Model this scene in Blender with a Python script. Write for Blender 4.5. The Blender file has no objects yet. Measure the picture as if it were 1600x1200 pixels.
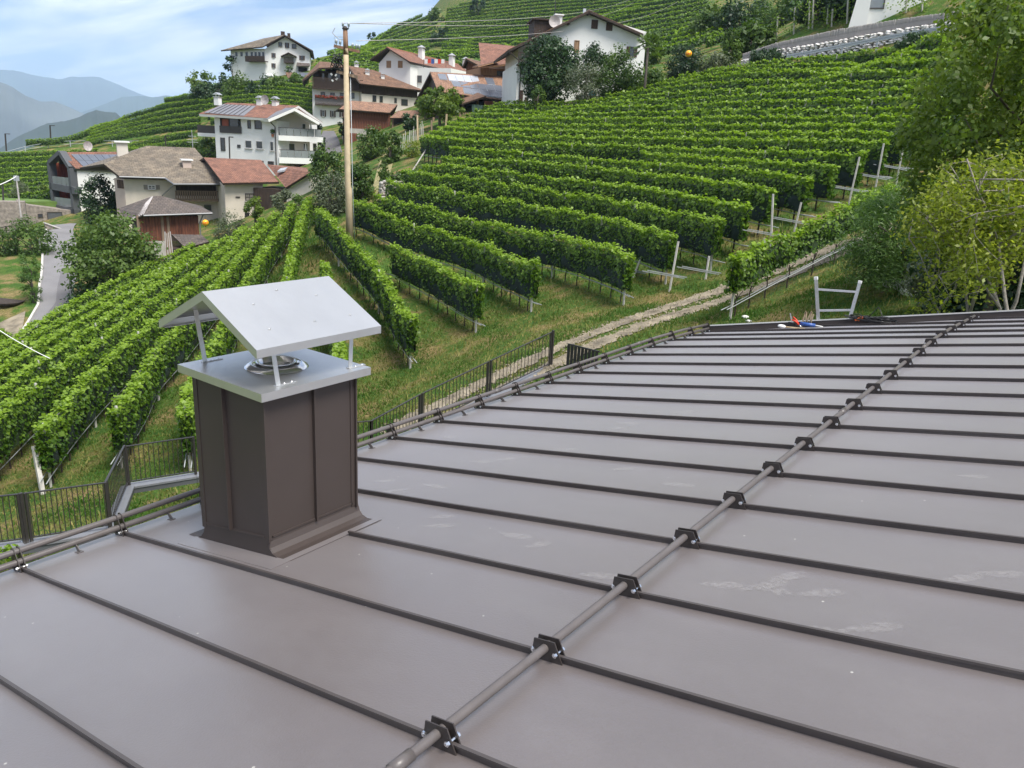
import bpy, math, random
import numpy as np
from mathutils import Vector, Matrix, noise as mnoise
rad = math.radians
RNG = np.random.default_rng(7)
random.seed(7)

# ------------------------------------------------------------------ camera, world, sun, exposure
scene = bpy.context.scene
F = 1240.0                                   # focal length in pixels of a 1600 px wide picture
_e = np.array([980.0, -325.0, F])            # direction of the eave (level) in camera axes
_n = np.array([-210.0, (F*F - 210*980)/325.0, F])
_Y = _e/np.linalg.norm(_e); _Z = -_n/np.linalg.norm(_n); _X = np.cross(_Y, _Z)
RM = np.array([_X, _Y, _Z])                  # camera (right, down, forward) -> world

cam_d = bpy.data.cameras.new('camera'); cam = bpy.data.objects.new('camera', cam_d)
scene.collection.objects.link(cam); scene.camera = cam
cam_d.sensor_width = 36.0; cam_d.lens = F/1600*36.0; cam_d.clip_start = 0.05; cam_d.clip_end = 60000
_r = RM @ np.array([1, 0, 0.]); _u = RM @ np.array([0, -1., 0]); _b = RM @ np.array([0, 0, -1.])
cam.matrix_world = Matrix(((_r[0], _u[0], _b[0], 0), (_r[1], _u[1], _b[1], 0), (_r[2], _u[2], _b[2], 0), (0, 0, 0, 1)))

SUN_EL, SUN_AZ = 60.0, 98.0                # azimuth from +Y, clockwise positive
world = bpy.data.worlds.new('World'); scene.world = world; world.use_nodes = True
wn = world.node_tree.nodes; wl = world.node_tree.links; wn.clear()
wo = wn.new('ShaderNodeOutputWorld'); bg = wn.new('ShaderNodeBackground')
sky = wn.new('ShaderNodeTexSky'); sky.sky_type = 'NISHITA'; sky.sun_disc = False
sky.sun_elevation = rad(SUN_EL); sky.sun_rotation = rad(SUN_AZ); sky.air_density = 1.0; sky.dust_density = 0.6; sky.ozone_density = 2.0
tc = wn.new('ShaderNodeTexCoord')
def N(t, **k):
    n = wn.new(t)
    for a, b in k.items(): setattr(n, a, b)
    return n
sep = N('ShaderNodeSeparateXYZ'); wl.new(tc.outputs['Generated'], sep.inputs[0])
den = N('ShaderNodeMath', operation='ADD'); den.inputs[1].default_value = 0.16; wl.new(sep.outputs['Z'], den.inputs[0])
dmx = N('ShaderNodeMath', operation='MAXIMUM'); dmx.inputs[1].default_value = 0.03; wl.new(den.outputs[0], dmx.inputs[0])
dx = N('ShaderNodeMath', operation='DIVIDE'); wl.new(sep.outputs['X'], dx.inputs[0]); wl.new(dmx.outputs[0], dx.inputs[1])
dy = N('ShaderNodeMath', operation='DIVIDE'); wl.new(sep.outputs['Y'], dy.inputs[0]); wl.new(dmx.outputs[0], dy.inputs[1])
cmb = N('ShaderNodeCombineXYZ'); wl.new(dx.outputs[0], cmb.inputs[0]); wl.new(dy.outputs[0], cmb.inputs[1])
mp = N('ShaderNodeMapping'); mp.inputs['Rotation'].default_value = (0, 0, rad(-38)); mp.inputs['Scale'].default_value = (0.55, 1.5, 1); mp.inputs['Location'].default_value = (1.3, 0.4, 0)
wl.new(cmb.outputs[0], mp.inputs[0])
n1 = N('ShaderNodeTexNoise'); n1.inputs['Scale'].default_value = 1.5; n1.inputs['Detail'].default_value = 8; n1.inputs['Roughness'].default_value = 0.56; n1.inputs['Distortion'].default_value = 0.35
wl.new(mp.outputs[0], n1.inputs['Vector'])
cr = N('ShaderNodeValToRGB'); cr.color_ramp.elements[0].position = 0.40; cr.color_ramp.elements[0].color = (0, 0, 0, 1); cr.color_ramp.elements[1].position = 0.58; cr.color_ramp.elements[1].color = (1, 1, 1, 1)
wl.new(n1.outputs['Fac'], cr.inputs[0])
n2 = N('ShaderNodeTexNoise'); n2.inputs['Scale'].default_value = 2.2; n2.inputs['Detail'].default_value = 6; wl.new(mp.outputs[0], n2.inputs['Vector'])
cc = N('ShaderNodeValToRGB'); cc.color_ramp.elements[0].position = 0.3; cc.color_ramp.elements[0].color = (5.8, 6.0, 6.6, 1); cc.color_ramp.elements[1].position = 0.72; cc.color_ramp.elements[1].color = (11.6, 11.4, 11.4, 1)
wl.new(n2.outputs['Fac'], cc.inputs[0])
tint = N('ShaderNodeMix', data_type='RGBA'); tint.blend_type = 'MULTIPLY'; tint.inputs['Factor'].default_value = 1.0
wl.new(sky.outputs[0], tint.inputs['A']); tint.inputs['B'].default_value = (0.57, 0.67, 0.90, 1)
mxs = N('ShaderNodeMix', data_type='RGBA'); wl.new(tint.outputs['Result'], mxs.inputs['A']); wl.new(cc.outputs[0], mxs.inputs['B'])
mf = N('ShaderNodeMath', operation='MULTIPLY_ADD'); mf.inputs[1].default_value = 0.86; mf.inputs[2].default_value = 0.04; wl.new(cr.outputs[0], mf.inputs[0]); wl.new(mf.outputs[0], mxs.inputs['Factor'])
wl.new(mxs.outputs['Result'], bg.inputs['Color']); bg.inputs['Strength'].default_value = 0.058
wl.new(bg.outputs[0], wo.inputs['Surface'])

sun_d = bpy.data.lights.new('sun', 'SUN'); sun_d.energy = 2.5; sun_d.angle = rad(26); sun_d.color = (1.0, 0.955, 0.88)
sun = bpy.data.objects.new('sun', sun_d); scene.collection.objects.link(sun)
_sd = Vector((math.sin(rad(SUN_AZ))*math.cos(rad(SUN_EL)), math.cos(rad(SUN_AZ))*math.cos(rad(SUN_EL)), math.sin(rad(SUN_EL))))
sun.rotation_euler = _sd.to_track_quat('Z', 'Y').to_euler()
scene.view_settings.view_transform = 'Standard'; scene.view_settings.look = 'None'
scene.view_settings.exposure = 1.4; scene.view_settings.gamma = 1; scene.view_settings.use_curve_mapping = False
scene.cycles.max_bounces = 6; scene.cycles.diffuse_bounces = 3; scene.cycles.glossy_bounces = 3; scene.cycles.transmission_bounces = 4
scene.cycles.transparent_max_bounces = 8; scene.cycles.volume_bounces = 2

# ------------------------------------------------------------------ rays
def ray(px, py):
    v = np.array([px-800.0, py-600.0, F]); v /= np.linalg.norm(v)
    return RM @ v
def P(px, py, r): return ray(px, py)*r
def rays(pp):
    pp = np.asarray(pp, float); v = np.stack([pp[:, 0]-800, pp[:, 1]-600, np.full(len(pp), F)], 1)
    v /= np.linalg.norm(v, axis=1)[:, None]
    return v @ RM.T
def at_height(px, py, z): r = ray(px, py); return r*(z/r[2])
RN = np.array([-0.19371859, 0, 0.98105714]); RH = 1.604
US = np.array([0.98105714, 0, 0.19371859])     # up the roof slope
def roof_at(u, y, h=0.0):                      # point on the metal roof: u along slope, y along eave, h above it
    base = -RN*RH
    return base + US*u + np.array([0, y, 0]) + RN*h + np.array([0,0,0])
FOLD = 10.24
def roof_h(y): return -max(0.0, y-FOLD)*0.052  # beyond the fold the roof drops slightly
def roof_pt(u, y, h=0.0): return roof_at(u, y, h+roof_h(y))

# ------------------------------------------------------------------ mesh helpers
COL = scene.collection
class MB:
    def __init__(s): s.v = []; s.f = []
    def add(s, vs, fs):
        o = len(s.v); s.v.extend([tuple(map(float, v)) for v in vs]); s.f.extend([tuple(i+o for i in f) for f in fs]); return s
    def box(s, x0, x1, y0, y1, z0, z1):
        return s.add([(x0,y0,z0),(x1,y0,z0),(x1,y1,z0),(x0,y1,z0),(x0,y0,z1),(x1,y0,z1),(x1,y1,z1),(x0,y1,z1)],
                     [(0,3,2,1),(4,5,6,7),(0,1,5,4),(1,2,6,5),(2,3,7,6),(3,0,4,7)])
    def hexa(s, a, b):      # two quads (4 pts each) joined
        return s.add(list(a)+list(b), [(3,2,1,0),(4,5,6,7),(0,1,5,4),(1,2,6,5),(2,3,7,6),(3,0,4,7)])
    def beam(s, p, q, w, h=None, up=(0,0,1)):
        h = h or w; p = np.array(p, float); q = np.array(q, float); d = q-p; L = np.linalg.norm(d)
        if L < 1e-6: return s
        d /= L; up = np.array(up, float); a = np.cross(d, up)
        if np.linalg.norm(a) < 1e-3: a = np.cross(d, (1,0,0))
        a /= np.linalg.norm(a); b = np.cross(a, d)
        A = [p+a*w/2*i+b*h/2*j for i, j in ((-1,-1),(1,-1),(1,1),(-1,1))]
        return s.hexa(A, [x+d*L for x in A])
    def tube(s, pts, r, n=8, cap=True):
        pts = [np.array(p, float) for p in pts]; k = len(pts); rs = r if hasattr(r, '__len__') else [r]*k
        o = len(s.v); prev = None
        for i, p in enumerate(pts):
            d = pts[min(i+1, k-1)]-pts[max(i-1, 0)]; d = d/(np.linalg.norm(d)+1e-9)
            if prev is None:
                a = np.cross(d, (0,0,1)); 
                if np.linalg.norm(a) < 0.05: a = np.cross(d, (1,0,0))
            else: a = prev - d*(prev@d)
            a = a/(np.linalg.norm(a)+1e-9); prev = a; b = np.cross(d, a)
            for j in range(n):
                t = 2*math.pi*j/n; q = p+(a*math.cos(t)+b*math.sin(t))*rs[i]; s.v.append(tuple(q))
        for i in range(k-1):
            for j in range(n):
                s.f.append((o+i*n+j, o+i*n+(j+1) % n, o+(i+1)*n+(j+1) % n, o+(i+1)*n+j))
        if cap: s.f.append(tuple(o+j for j in range(n))[::-1]); s.f.append(tuple(o+(k-1)*n+j for j in range(n)))
        return s
    def prism(s, poly, d):   # polygon (3D pts) extruded by vector d
        poly = [np.array(p, float) for p in poly]; d = np.array(d, float); k = len(poly)
        return s.add(poly+[p+d for p in poly], [tuple(range(k))[::-1], tuple(range(k, 2*k))]+[(i, (i+1) % k, k+(i+1) % k, k+i) for i in range(k)])
    def lathe(s, prof, n=24, c=(0,0,0), cap=True):
        o = len(s.v); k = len(prof)
        for r, z in prof:
            for j in range(n):
                t = 2*math.pi*j/n; s.v.append((c[0]+r*math.cos(t), c[1]+r*math.sin(t), c[2]+z))
        for i in range(k-1):
            for j in range(n): s.f.append((o+i*n+j, o+i*n+(j+1) % n, o+(i+1)*n+(j+1) % n, o+(i+1)*n+j))
        if cap: s.f.append(tuple(o+j for j in range(n))[::-1]); s.f.append(tuple(o+(k-1)*n+j for j in range(n)))
        return s
    def sphere(s, c, r, n=12, m=8, sc=(1,1,1)):
        o = len(s.v)
        for i in range(1, m):
            p = math.pi*i/m
            for j in range(n):
                t = 2*math.pi*j/n; s.v.append((c[0]+r*sc[0]*math.sin(p)*math.cos(t), c[1]+r*sc[1]*math.sin(p)*math.sin(t), c[2]+r*sc[2]*math.cos(p)))
        for i in range(m-2):
            for j in range(n): s.f.append((o+i*n+j, o+(i+1)*n+j, o+(i+1)*n+(j+1) % n, o+i*n+(j+1) % n))
        s.v.append((c[0], c[1], c[2]+r*sc[2])); s.v.append((c[0], c[1], c[2]-r*sc[2])); t = len(s.v)-2
        for j in range(n): s.f.append((t, o+j, o+(j+1) % n)); s.f.append((t+1, o+(m-2)*n+(j+1) % n, o+(m-2)*n+j))
        return s
    def shift(s, d): s.v = [(a[0]+d[0], a[1]+d[1], a[2]+d[2]) for a in s.v]; return s
    def mesh(s, name, mat, smooth=False):
        me = bpy.data.meshes.new(name); me.from_pydata(s.v, [], s.f); me.materials.append(mat)
        if smooth: me.shade_smooth()
        me.update(); return me

def link(name, me, parent=None, loc=None, rot=None, **tags):
    o = bpy.data.objects.new(name, me); COL.objects.link(o)
    if parent is not None: o.parent = parent
    if loc is not None: o.location = tuple(float(a) for a in loc)
    if rot is not None: o.rotation_euler = rot
    for k, v in tags.items(): o[k] = v
    return o
def obj(name, mb, mat, parent=None, smooth=False, **tags): return link(name, mb.mesh(name, mat, smooth), parent, **tags)
def root(name, loc, label, cat, group=None, rz=0.0):
    o = bpy.data.objects.new(name, None); COL.objects.link(o); o.location = tuple(float(a) for a in loc); o.rotation_euler = (0, 0, rz)
    o.empty_display_size = 0.2
    o['label'] = label; o['category'] = cat
    if group: o['group'] = group
    return o

# ------------------------------------------------------------------ materials
def newmat(name):
    m = bpy.data.materials.new(name); m.use_nodes = True; nt = m.node_tree
    return m, nt, nt.nodes['Principled BSDF']
def setin(b, **k):
    for a, v in k.items():
        b.inputs[a.replace('_', ' ')].default_value = v
def c4(c): return (c[0], c[1], c[2], 1)
def flat(name, col, rough=0.6, metal=0.0, var=0.12, scale=6.0, bump=0.0, bscale=60.0, spec=0.5, det=5):
    m, nt, b = newmat(name); b.inputs['Roughness'].default_value = rough; b.inputs['Metallic'].default_value = metal
    b.inputs['Specular IOR Level'].default_value = spec
    t = nt.nodes.new('ShaderNodeTexCoord'); n = nt.nodes.new('ShaderNodeTexNoise'); n.inputs['Scale'].default_value = scale; n.inputs['Detail'].default_value = det
    nt.links.new(t.outputs['Object'], n.inputs['Vector'])
    r = nt.nodes.new('ShaderNodeValToRGB'); r.color_ramp.elements[0].position = 0.25; r.color_ramp.elements[1].position = 0.75
    r.color_ramp.elements[0].color = c4([x*(1-var) for x in col]); r.color_ramp.elements[1].color = c4([min(1, x*(1+var)) for x in col])
    nt.links.new(n.outputs['Fac'], r.inputs[0]); nt.links.new(r.outputs[0], b.inputs['Base Color'])
    if bump > 0:
        n2 = nt.nodes.new('ShaderNodeTexNoise'); n2.inputs['Scale'].default_value = bscale; n2.inputs['Detail'].default_value = 4
        nt.links.new(t.outputs['Object'], n2.inputs['Vector'])
        bp = nt.nodes.new('ShaderNodeBump'); bp.inputs['Strength'].default_value = bump; bp.inputs['Distance'].default_value = 0.02
        nt.links.new(n2.outputs['Fac'], bp.inputs['Height']); nt.links.new(bp.outputs[0], b.inputs['Normal'])
    return m
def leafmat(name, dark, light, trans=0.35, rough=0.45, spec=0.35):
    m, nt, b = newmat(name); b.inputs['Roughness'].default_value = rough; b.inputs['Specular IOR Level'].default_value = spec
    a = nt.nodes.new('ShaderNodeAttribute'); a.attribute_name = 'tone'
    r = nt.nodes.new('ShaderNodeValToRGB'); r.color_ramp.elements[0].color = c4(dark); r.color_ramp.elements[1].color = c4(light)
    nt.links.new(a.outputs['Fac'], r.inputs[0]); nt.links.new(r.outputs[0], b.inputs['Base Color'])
    tr = nt.nodes.new('ShaderNodeBsdfTranslucent'); g = nt.nodes.new('ShaderNodeMix'); g.data_type = 'RGBA'; g.blend_type = 'MULTIPLY'; g.inputs['Factor'].default_value = 1
    nt.links.new(r.outputs[0], g.inputs['A']); g.inputs['B'].default_value = (1.5, 1.6, 0.7, 1); nt.links.new(g.outputs['Result'], tr.inputs['Color'])
    mx = nt.nodes.new('ShaderNodeMixShader'); mx.inputs[0].default_value = trans
    nt.links.new(b.outputs[0], mx.inputs[1]); nt.links.new(tr.outputs[0], mx.inputs[2]); nt.links.new(mx.outputs[0], nt.nodes['Material Output'].inputs['Surface'])
    return m
def tilemat(name, c1, c2, row=0.32, colw=0.22, bump=0.6, mortar=(0.03,0.02,0.015), rough=0.8):
    """roof tiles too far away to tell apart: courses run across the object's own 'roof' uv"""
    m, nt, b = newmat(name); b.inputs['Roughness'].default_value = rough
    uv = nt.nodes.new('ShaderNodeUVMap'); uv.uv_map = 'UVMap'
    br = nt.nodes.new('ShaderNodeTexBrick'); nt.links.new(uv.outputs[0], br.inputs['Vector'])
    br.inputs['Scale'].default_value = 1.0; br.inputs['Brick Width'].default_value = colw; br.inputs['Row Height'].default_value = row
    br.inputs['Mortar Size'].default_value = 0.018; br.inputs['Mortar Smooth'].default_value = 0.6; br.inputs['Bias'].default_value = 0
    br.inputs['Color1'].default_value = c4(c1); br.inputs['Color2'].default_value = c4(c2); br.inputs['Mortar'].default_value = c4(mortar)
    n = nt.nodes.new('ShaderNodeTexNoise'); n.inputs['Scale'].default_value = 0.9; n.inputs['Detail'].default_value = 6; nt.links.new(uv.outputs[0], n.inputs['Vector'])
    r = nt.nodes.new('ShaderNodeValToRGB'); r.color_ramp.elements[0].position = 0.3; r.color_ramp.elements[1].position = 0.75
    r.color_ramp.elements[0].color = (0.62, 0.62, 0.64, 1); r.color_ramp.elements[1].color = (1.15, 1.1, 1.05, 1); nt.links.new(n.outputs['Fac'], r.inputs[0])
    mx = nt.nodes.new('ShaderNodeMix'); mx.data_type = 'RGBA'; mx.blend_type = 'MULTIPLY'; mx.inputs['Factor'].default_value = 1
    nt.links.new(br.outputs['Color'], mx.inputs['A']); nt.links.new(r.outputs[0], mx.inputs['B']); nt.links.new(mx.outputs['Result'], b.inputs['Base Color'])
    bp = nt.nodes.new('ShaderNodeBump'); bp.inputs['Strength'].default_value = bump; bp.inputs['Distance'].default_value = 0.05; bp.invert = True
    nt.links.new(br.outputs['Fac'], bp.inputs['Height']); nt.links.new(bp.outputs[0], b.inputs['Normal'])
    return m
def woodmat(name, c1, c2, board=0.16, rough=0.75, axis='X'):
    m, nt, b = newmat(name); b.inputs['Roughness'].default_value = rough
    t = nt.nodes.new('ShaderNodeTexCoord')
    mp = nt.nodes.new('ShaderNodeMapping'); mp.inputs['Scale'].default_value = (5, 5, 0.5) if axis == 'X' else (0.5, 0.5, 5); nt.links.new(t.outputs['Object'], mp.inputs[0])
    n = nt.nodes.new('ShaderNodeTexNoise'); n.inputs['Scale'].default_value = 2.0; n.inputs['Detail'].default_value = 8; n.inputs['Distortion'].default_value = 0.4; nt.links.new(mp.outputs[0], n.inputs['Vector'])
    r = nt.nodes.new('ShaderNodeValToRGB'); r.color_ramp.elements[0].position = 0.32; r.color_ramp.elements[1].position = 0.7
    r.color_ramp.elements[0].color = c4(c1); r.color_ramp.elements[1].color = c4(c2); nt.links.new(n.outputs['Fac'], r.inputs[0]); nt.links.new(r.outputs[0], b.inputs['Base Color'])
    return m

RB = (0.108, 0.090, 0.086); RCR = 0.4; RRO = 0.45; RSH = 1.0; RSR = 0.32
def roof_metal():
    m, nt, b = newmat('brown_roof_metal'); L = nt.links; nn = nt.nodes
    t = nn.new('ShaderNodeTexCoord')
    n = nn.new('ShaderNodeTexNoise'); n.inputs['Scale'].default_value = 1.1; n.inputs['Detail'].default_value = 5; L.new(t.outputs['Object'], n.inputs['Vector'])
    r = nn.new('ShaderNodeValToRGB'); r.color_ramp.elements[0].position = 0.3; r.color_ramp.elements[1].position = 0.7
    r.color_ramp.elements[0].color = (*RB, 1); r.color_ramp.elements[1].color = (*[q*1.16 for q in RB], 1); L.new(n.outputs['Fac'], r.inputs[0])
    # specks of dust and grit
    v = nn.new('ShaderNodeTexVoronoi'); v.inputs['Scale'].default_value = 7.5; L.new(t.outputs['Object'], v.inputs['Vector'])
    vs = nn.new('ShaderNodeMath'); vs.operation = 'LESS_THAN'; vs.inputs[1].default_value = 0.042; L.new(v.outputs['Distance'], vs.inputs[0])
    vr = nn.new('ShaderNodeSeparateColor'); L.new(v.outputs['Color'], vr.inputs[0]); vg = nn.new('ShaderNodeMath'); vg.operation = 'GREATER_THAN'; vg.inputs[1].default_value = 0.55; L.new(vr.outputs[0], vg.inputs[0])
    vm = nn.new('ShaderNodeMath'); vm.operation = 'MULTIPLY'; L.new(vs.outputs[0], vm.inputs[0]); L.new(vg.outputs[0], vm.inputs[1])
    mx = nn.new('ShaderNodeMix'); mx.data_type = 'RGBA'; L.new(vm.outputs[0], mx.inputs['Factor']); L.new(r.outputs[0], mx.inputs['A']); mx.inputs['B'].default_value = (0.42, 0.40, 0.36, 1)
    # dust film
    mpx = nn.new('ShaderNodeMapping'); mpx.inputs['Scale'].default_value = (0.7, 1.3, 1.0); L.new(t.outputs['Object'], mpx.inputs[0])
    n3 = nn.new('ShaderNodeTexNoise'); n3.inputs['Scale'].default_value = 2.7; n3.inputs['Detail'].default_value = 9; n3.inputs['Roughness'].default_value = 0.68; L.new(mpx.outputs[0], n3.inputs['Vector'])
    r3 = nn.new('ShaderNodeValToRGB'); r3.color_ramp.elements[0].position = 0.45; r3.color_ramp.elements[1].position = 0.85; r3.color_ramp.elements[0].color = (0, 0, 0, 1); r3.color_ramp.elements[1].color = (0.12, 0.12, 0.12, 1); L.new(n3.outputs['Fac'], r3.inputs[0])
    m2 = nn.new('ShaderNodeMix'); m2.data_type = 'RGBA'; L.new(r3.outputs[0], m2.inputs['Factor']); L.new(mx.outputs['Result'], m2.inputs['A']); m2.inputs['B'].default_value = (0.30, 0.29, 0.28, 1)
    L.new(m2.outputs['Result'], b.inputs['Base Color'])
    rr = nn.new('ShaderNodeMapRange'); rr.inputs['To Min'].default_value = RRO-.05; rr.inputs['To Max'].default_value = RRO+.05; L.new(n3.outputs['Fac'], rr.inputs[0]); L.new(rr.outputs[0], b.inputs['Roughness'])
    b.inputs['Specular IOR Level'].default_value = 1.0; b.inputs['Coat Weight'].default_value = 0.9; b.inputs['Coat Roughness'].default_value = RCR; b.inputs['Sheen Weight'].default_value = RSH; b.inputs['Sheen Roughness'].default_value = RSR; b.inputs['Sheen Tint'].default_value = (1.0, 0.94, 0.93, 1)
    n4 = nn.new('ShaderNodeTexNoise'); n4.inputs['Scale'].default_value = 110; n4.inputs['Detail'].default_value = 3; L.new(t.outputs['Object'], n4.inputs['Vector'])
    n5 = nn.new('ShaderNodeTexNoise'); n5.inputs['Scale'].default_value = 1.7; n5.inputs['Detail'].default_value = 2; L.new(t.outputs['Object'], n5.inputs['Vector'])
    b1 = nn.new('ShaderNodeBump'); b1.inputs['Strength'].default_value = 0.35; b1.inputs['Distance'].default_value = 0.004; L.new(n4.outputs['Fac'], b1.inputs['Height'])
    b2 = nn.new('ShaderNodeBump'); b2.inputs['Strength'].default_value = 0.5; b2.inputs['Distance'].default_value = 0.03; L.new(n5.outputs['Fac'], b2.inputs['Height']); L.new(b1.outputs[0], b2.inputs['Normal'])
    L.new(b2.outputs[0], b.inputs['Normal'])
    return m

M = {}
M['roof'] = roof_metal()
M['dark_metal'] = flat('dark_brown_metal', (0.040, 0.033, 0.031), 0.42, 0.0, 0.1, 9, 0.05, 200)
M['seam'] = flat('seam_brown_metal', (0.066, 0.056, 0.053), 0.42, 0.0, 0.12, 5)
M['pipe'] = flat('brown_grey_pipe', (0.105, 0.093, 0.090), 0.38, 0.0, 0.1, 12, 0.05, 150)
M['clad'] = flat('brown_cladding', (0.050, 0.038, 0.034), 0.5, 0.0, 0.06, 5, 0.10, 400)
M['steel'] = flat('stainless_sheet', (0.66, 0.66, 0.65), 0.38, 0.9, 0.06, 3.0, 0.08, 14)
M['steel_shiny'] = flat('polished_steel', (0.78, 0.78, 0.79), 0.16, 1.0, 0.05, 8)
M['bolt'] = flat('zinc_bolt', (0.82, 0.82, 0.83), 0.22, 1.0, 0.08, 40)
M['alu'] = flat('ladder_aluminium', (0.66, 0.67, 0.68), 0.4, 0.9, 0.12, 30)
M['fence'] = flat('fence_dark_paint', (0.032, 0.029, 0.028), 0.45, 0, 0.1, 10)
M['coping'] = flat('coping_grey_metal', (0.17, 0.175, 0.19), 0.4, 0.0, 0.08, 5, 0.04, 50)
M['black'] = flat('black_opening', (0.006, 0.006, 0.006), 0.8)
M['white_plastic'] = flat('white_plastic', (0.75, 0.75, 0.73), 0.5)
M['concrete'] = flat('concrete', (0.36, 0.34, 0.31), 0.9, 0, 0.2, 2.5, 0.3, 12)
M['asphalt'] = flat('light_asphalt', (0.20, 0.195, 0.20), 0.92, 0, 0.12, 0.6, 0.3, 60)
M['asphalt2'] = flat('worn_asphalt', (0.145, 0.14, 0.145), 0.92, 0, 0.12, 0.6, 0.3, 60)
M['kerb'] = flat('pale_kerb', (0.52, 0.50, 0.47), 0.9, 0, 0.2, 4, 0.2, 30)
M['gravel'] = flat('pale_gravel', (0.235, 0.20, 0.145), 0.95, 0, 0.55, 1.6, 1.0, 22, det=14)
M['white_wall'] = flat('white_stucco', (0.74, 0.74, 0.72), 0.9, 0, 0.05, 0.5, 0.3, 25)
M['cream_wall'] = flat('cream_stucco', (0.62, 0.57, 0.50), 0.9, 0, 0.10, 0.5, 0.3, 25)
M['old_wall'] = flat('old_cream_stucco', (0.56, 0.50, 0.42), 0.9, 0, 0.16, 0.7, 0.4, 15)
M['pink_wall'] = flat('old_rose_stucco', (0.52, 0.42, 0.36), 0.9, 0, 0.14, 0.8, 0.4, 15)
M['grey_wall'] = flat('anthracite_panel', (0.085, 0.09, 0.098), 0.6, 0, 0.08, 1)
M['stone_wall'] = flat('rubble_stone_wall', (0.25, 0.215, 0.185), 0.9, 0, 0.45, 3.2, 1.0, 5)
M['glass'] = flat('dark_window_glass', (0.035, 0.04, 0.048), 0.08, 0, 0.2, 0.7, spec=0.8)
M['glass_rail'] = flat('pale_glass_panel', (0.22, 0.24, 0.25), 0.12, 0, 0.1, 1, spec=0.8)
M['solar'] = flat('solar_glass', (0.12, 0.135, 0.165), 0.22, 0.0, 0.12, 0.6, spec=1.0)
M['solar_pale'] = flat('pale_collector_glass', (0.42, 0.44, 0.48), 0.25, 0.0, 0.08, 0.6, spec=1.0)
M['seam_roof'] = flat('grey_sheet_roof', (0.17, 0.17, 0.185), 0.38, 0, 0.12, 0.8)
M['win_frame'] = flat('window_frame_white', (0.66, 0.65, 0.62), 0.6)
M['win_dark'] = flat('window_frame_dark', (0.06, 0.05, 0.045), 0.6)
M['shutter'] = woodmat('dark_shutter', (0.045, 0.025, 0.018), (0.10, 0.055, 0.035))
M['shutter_tan'] = woodmat('tan_shutter', (0.20, 0.12, 0.065), (0.34, 0.21, 0.12))
M['shutter_grey'] = woodmat('weathered_shutter', (0.16, 0.14, 0.12), (0.30, 0.27, 0.23))
M['dark_wood'] = woodmat('dark_timber', (0.022, 0.014, 0.010), (0.06, 0.036, 0.025))
M['barn_wood'] = woodmat('red_brown_boards', (0.075, 0.022, 0.012), (0.21, 0.075, 0.038))
M['old_wood'] = woodmat('weathered_boards', (0.12, 0.085, 0.06), (0.30, 0.21, 0.14))
M['larch'] = woodmat('larch_cladding', (0.26, 0.135, 0.07), (0.42, 0.24, 0.13))
M['red_wood'] = woodmat('reddish_soffit', (0.16, 0.035, 0.018), (0.30, 0.075, 0.04))
M['pale_wood'] = woodmat('pale_new_wood', (0.40, 0.30, 0.18), (0.58, 0.46, 0.30))
M['pole'] = flat('pale_yellow_pole', (0.42, 0.335, 0.215), 0.7, 0, 0.18, 3)
M['pole_old'] = woodmat('weathered_pole_top', (0.14, 0.08, 0.05), (0.30, 0.17, 0.10))
M['post'] = flat('vineyard_post_concrete', (0.50, 0.48, 0.44), 0.85, 0, 0.18, 6)
M['post_metal'] = flat('dark_stake', (0.06, 0.055, 0.05), 0.7)
M['drip'] = flat('drip_hose_pale', (0.30, 0.32, 0.32), 0.45, 0, 0.1, 3)
M['vine_bark'] = flat('vine_bark', (0.045, 0.032, 0.025), 0.95, 0, 0.4, 12, 0.8, 40)
M['bark'] = flat('tree_bark', (0.10, 0.085, 0.07), 0.95, 0, 0.35, 6, 0.8, 30)
M['bark_pale'] = flat('pale_bark', (0.26, 0.235, 0.20), 0.9, 0, 0.3, 8, 0.8, 30)
M['net'] = flat('dark_bird_net', (0.012, 0.027, 0.022), 0.85, 0, 0.5, 2.2, 1.0, 9)
M['tile_red'] = tilemat('red_clay_tiles', (0.31, 0.150, 0.100), (0.22, 0.105, 0.072))
M['tile_brown'] = tilemat('brown_clay_tiles', (0.24, 0.135, 0.082), (0.16, 0.088, 0.055))
M['tile_orange'] = tilemat('mixed_orange_tiles', (0.38, 0.215, 0.135), (0.25, 0.145, 0.095))
M['tile_grey'] = tilemat('grey_brown_tiles', (0.235, 0.20, 0.15), (0.155, 0.13, 0.10), row=0.36, colw=0.5)
M['tile_dark'] = tilemat('dark_slate_tiles', (0.15, 0.125, 0.11), (0.10, 0.085, 0.075), row=0.36, colw=0.3)
M['yellow'] = flat('yellow_balloon', (0.85, 0.42, 0.02), 0.35, 0, 0.05, 3)
M['orange_spot'] = flat('balloon_spot', (0.75, 0.12, 0.02), 0.4)
M['cable'] = flat('black_cable', (0.010, 0.010, 0.011), 0.4)
M['blue'] = flat('blue_plastic', (0.03, 0.09, 0.32), 0.35)
M['turquoise'] = flat('turquoise_plastic', (0.02, 0.42, 0.55), 0.4)
M['red'] = flat('red_plastic', (0.62, 0.05, 0.02), 0.35)
M['orange'] = flat('orange_plug', (0.75, 0.16, 0.03), 0.4)
M['tarp'] = flat('green_tarp', (0.10, 0.17, 0.13), 0.6, 0, 0.2, 2, 0.4, 5)
M['ins'] = flat('porcelain_insulator', (0.42, 0.46, 0.48), 0.25)
M['rock'] = flat('white_rock', (0.72, 0.69, 0.66), 0.9, 0, 0.22, 3, 0.8, 9)
M['rail'] = flat('galvanised_guard_rail', (0.44, 0.46, 0.49), 0.45, 0.2)
M['slat_grey'] = flat('weathered_grey_slats', (0.42, 0.39, 0.38), 0.9, 0, 0.3, 3)
M['flower'] = flat('red_geraniums', (0.30, 0.03, 0.025), 0.8, 0, 0.5, 6)
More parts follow.
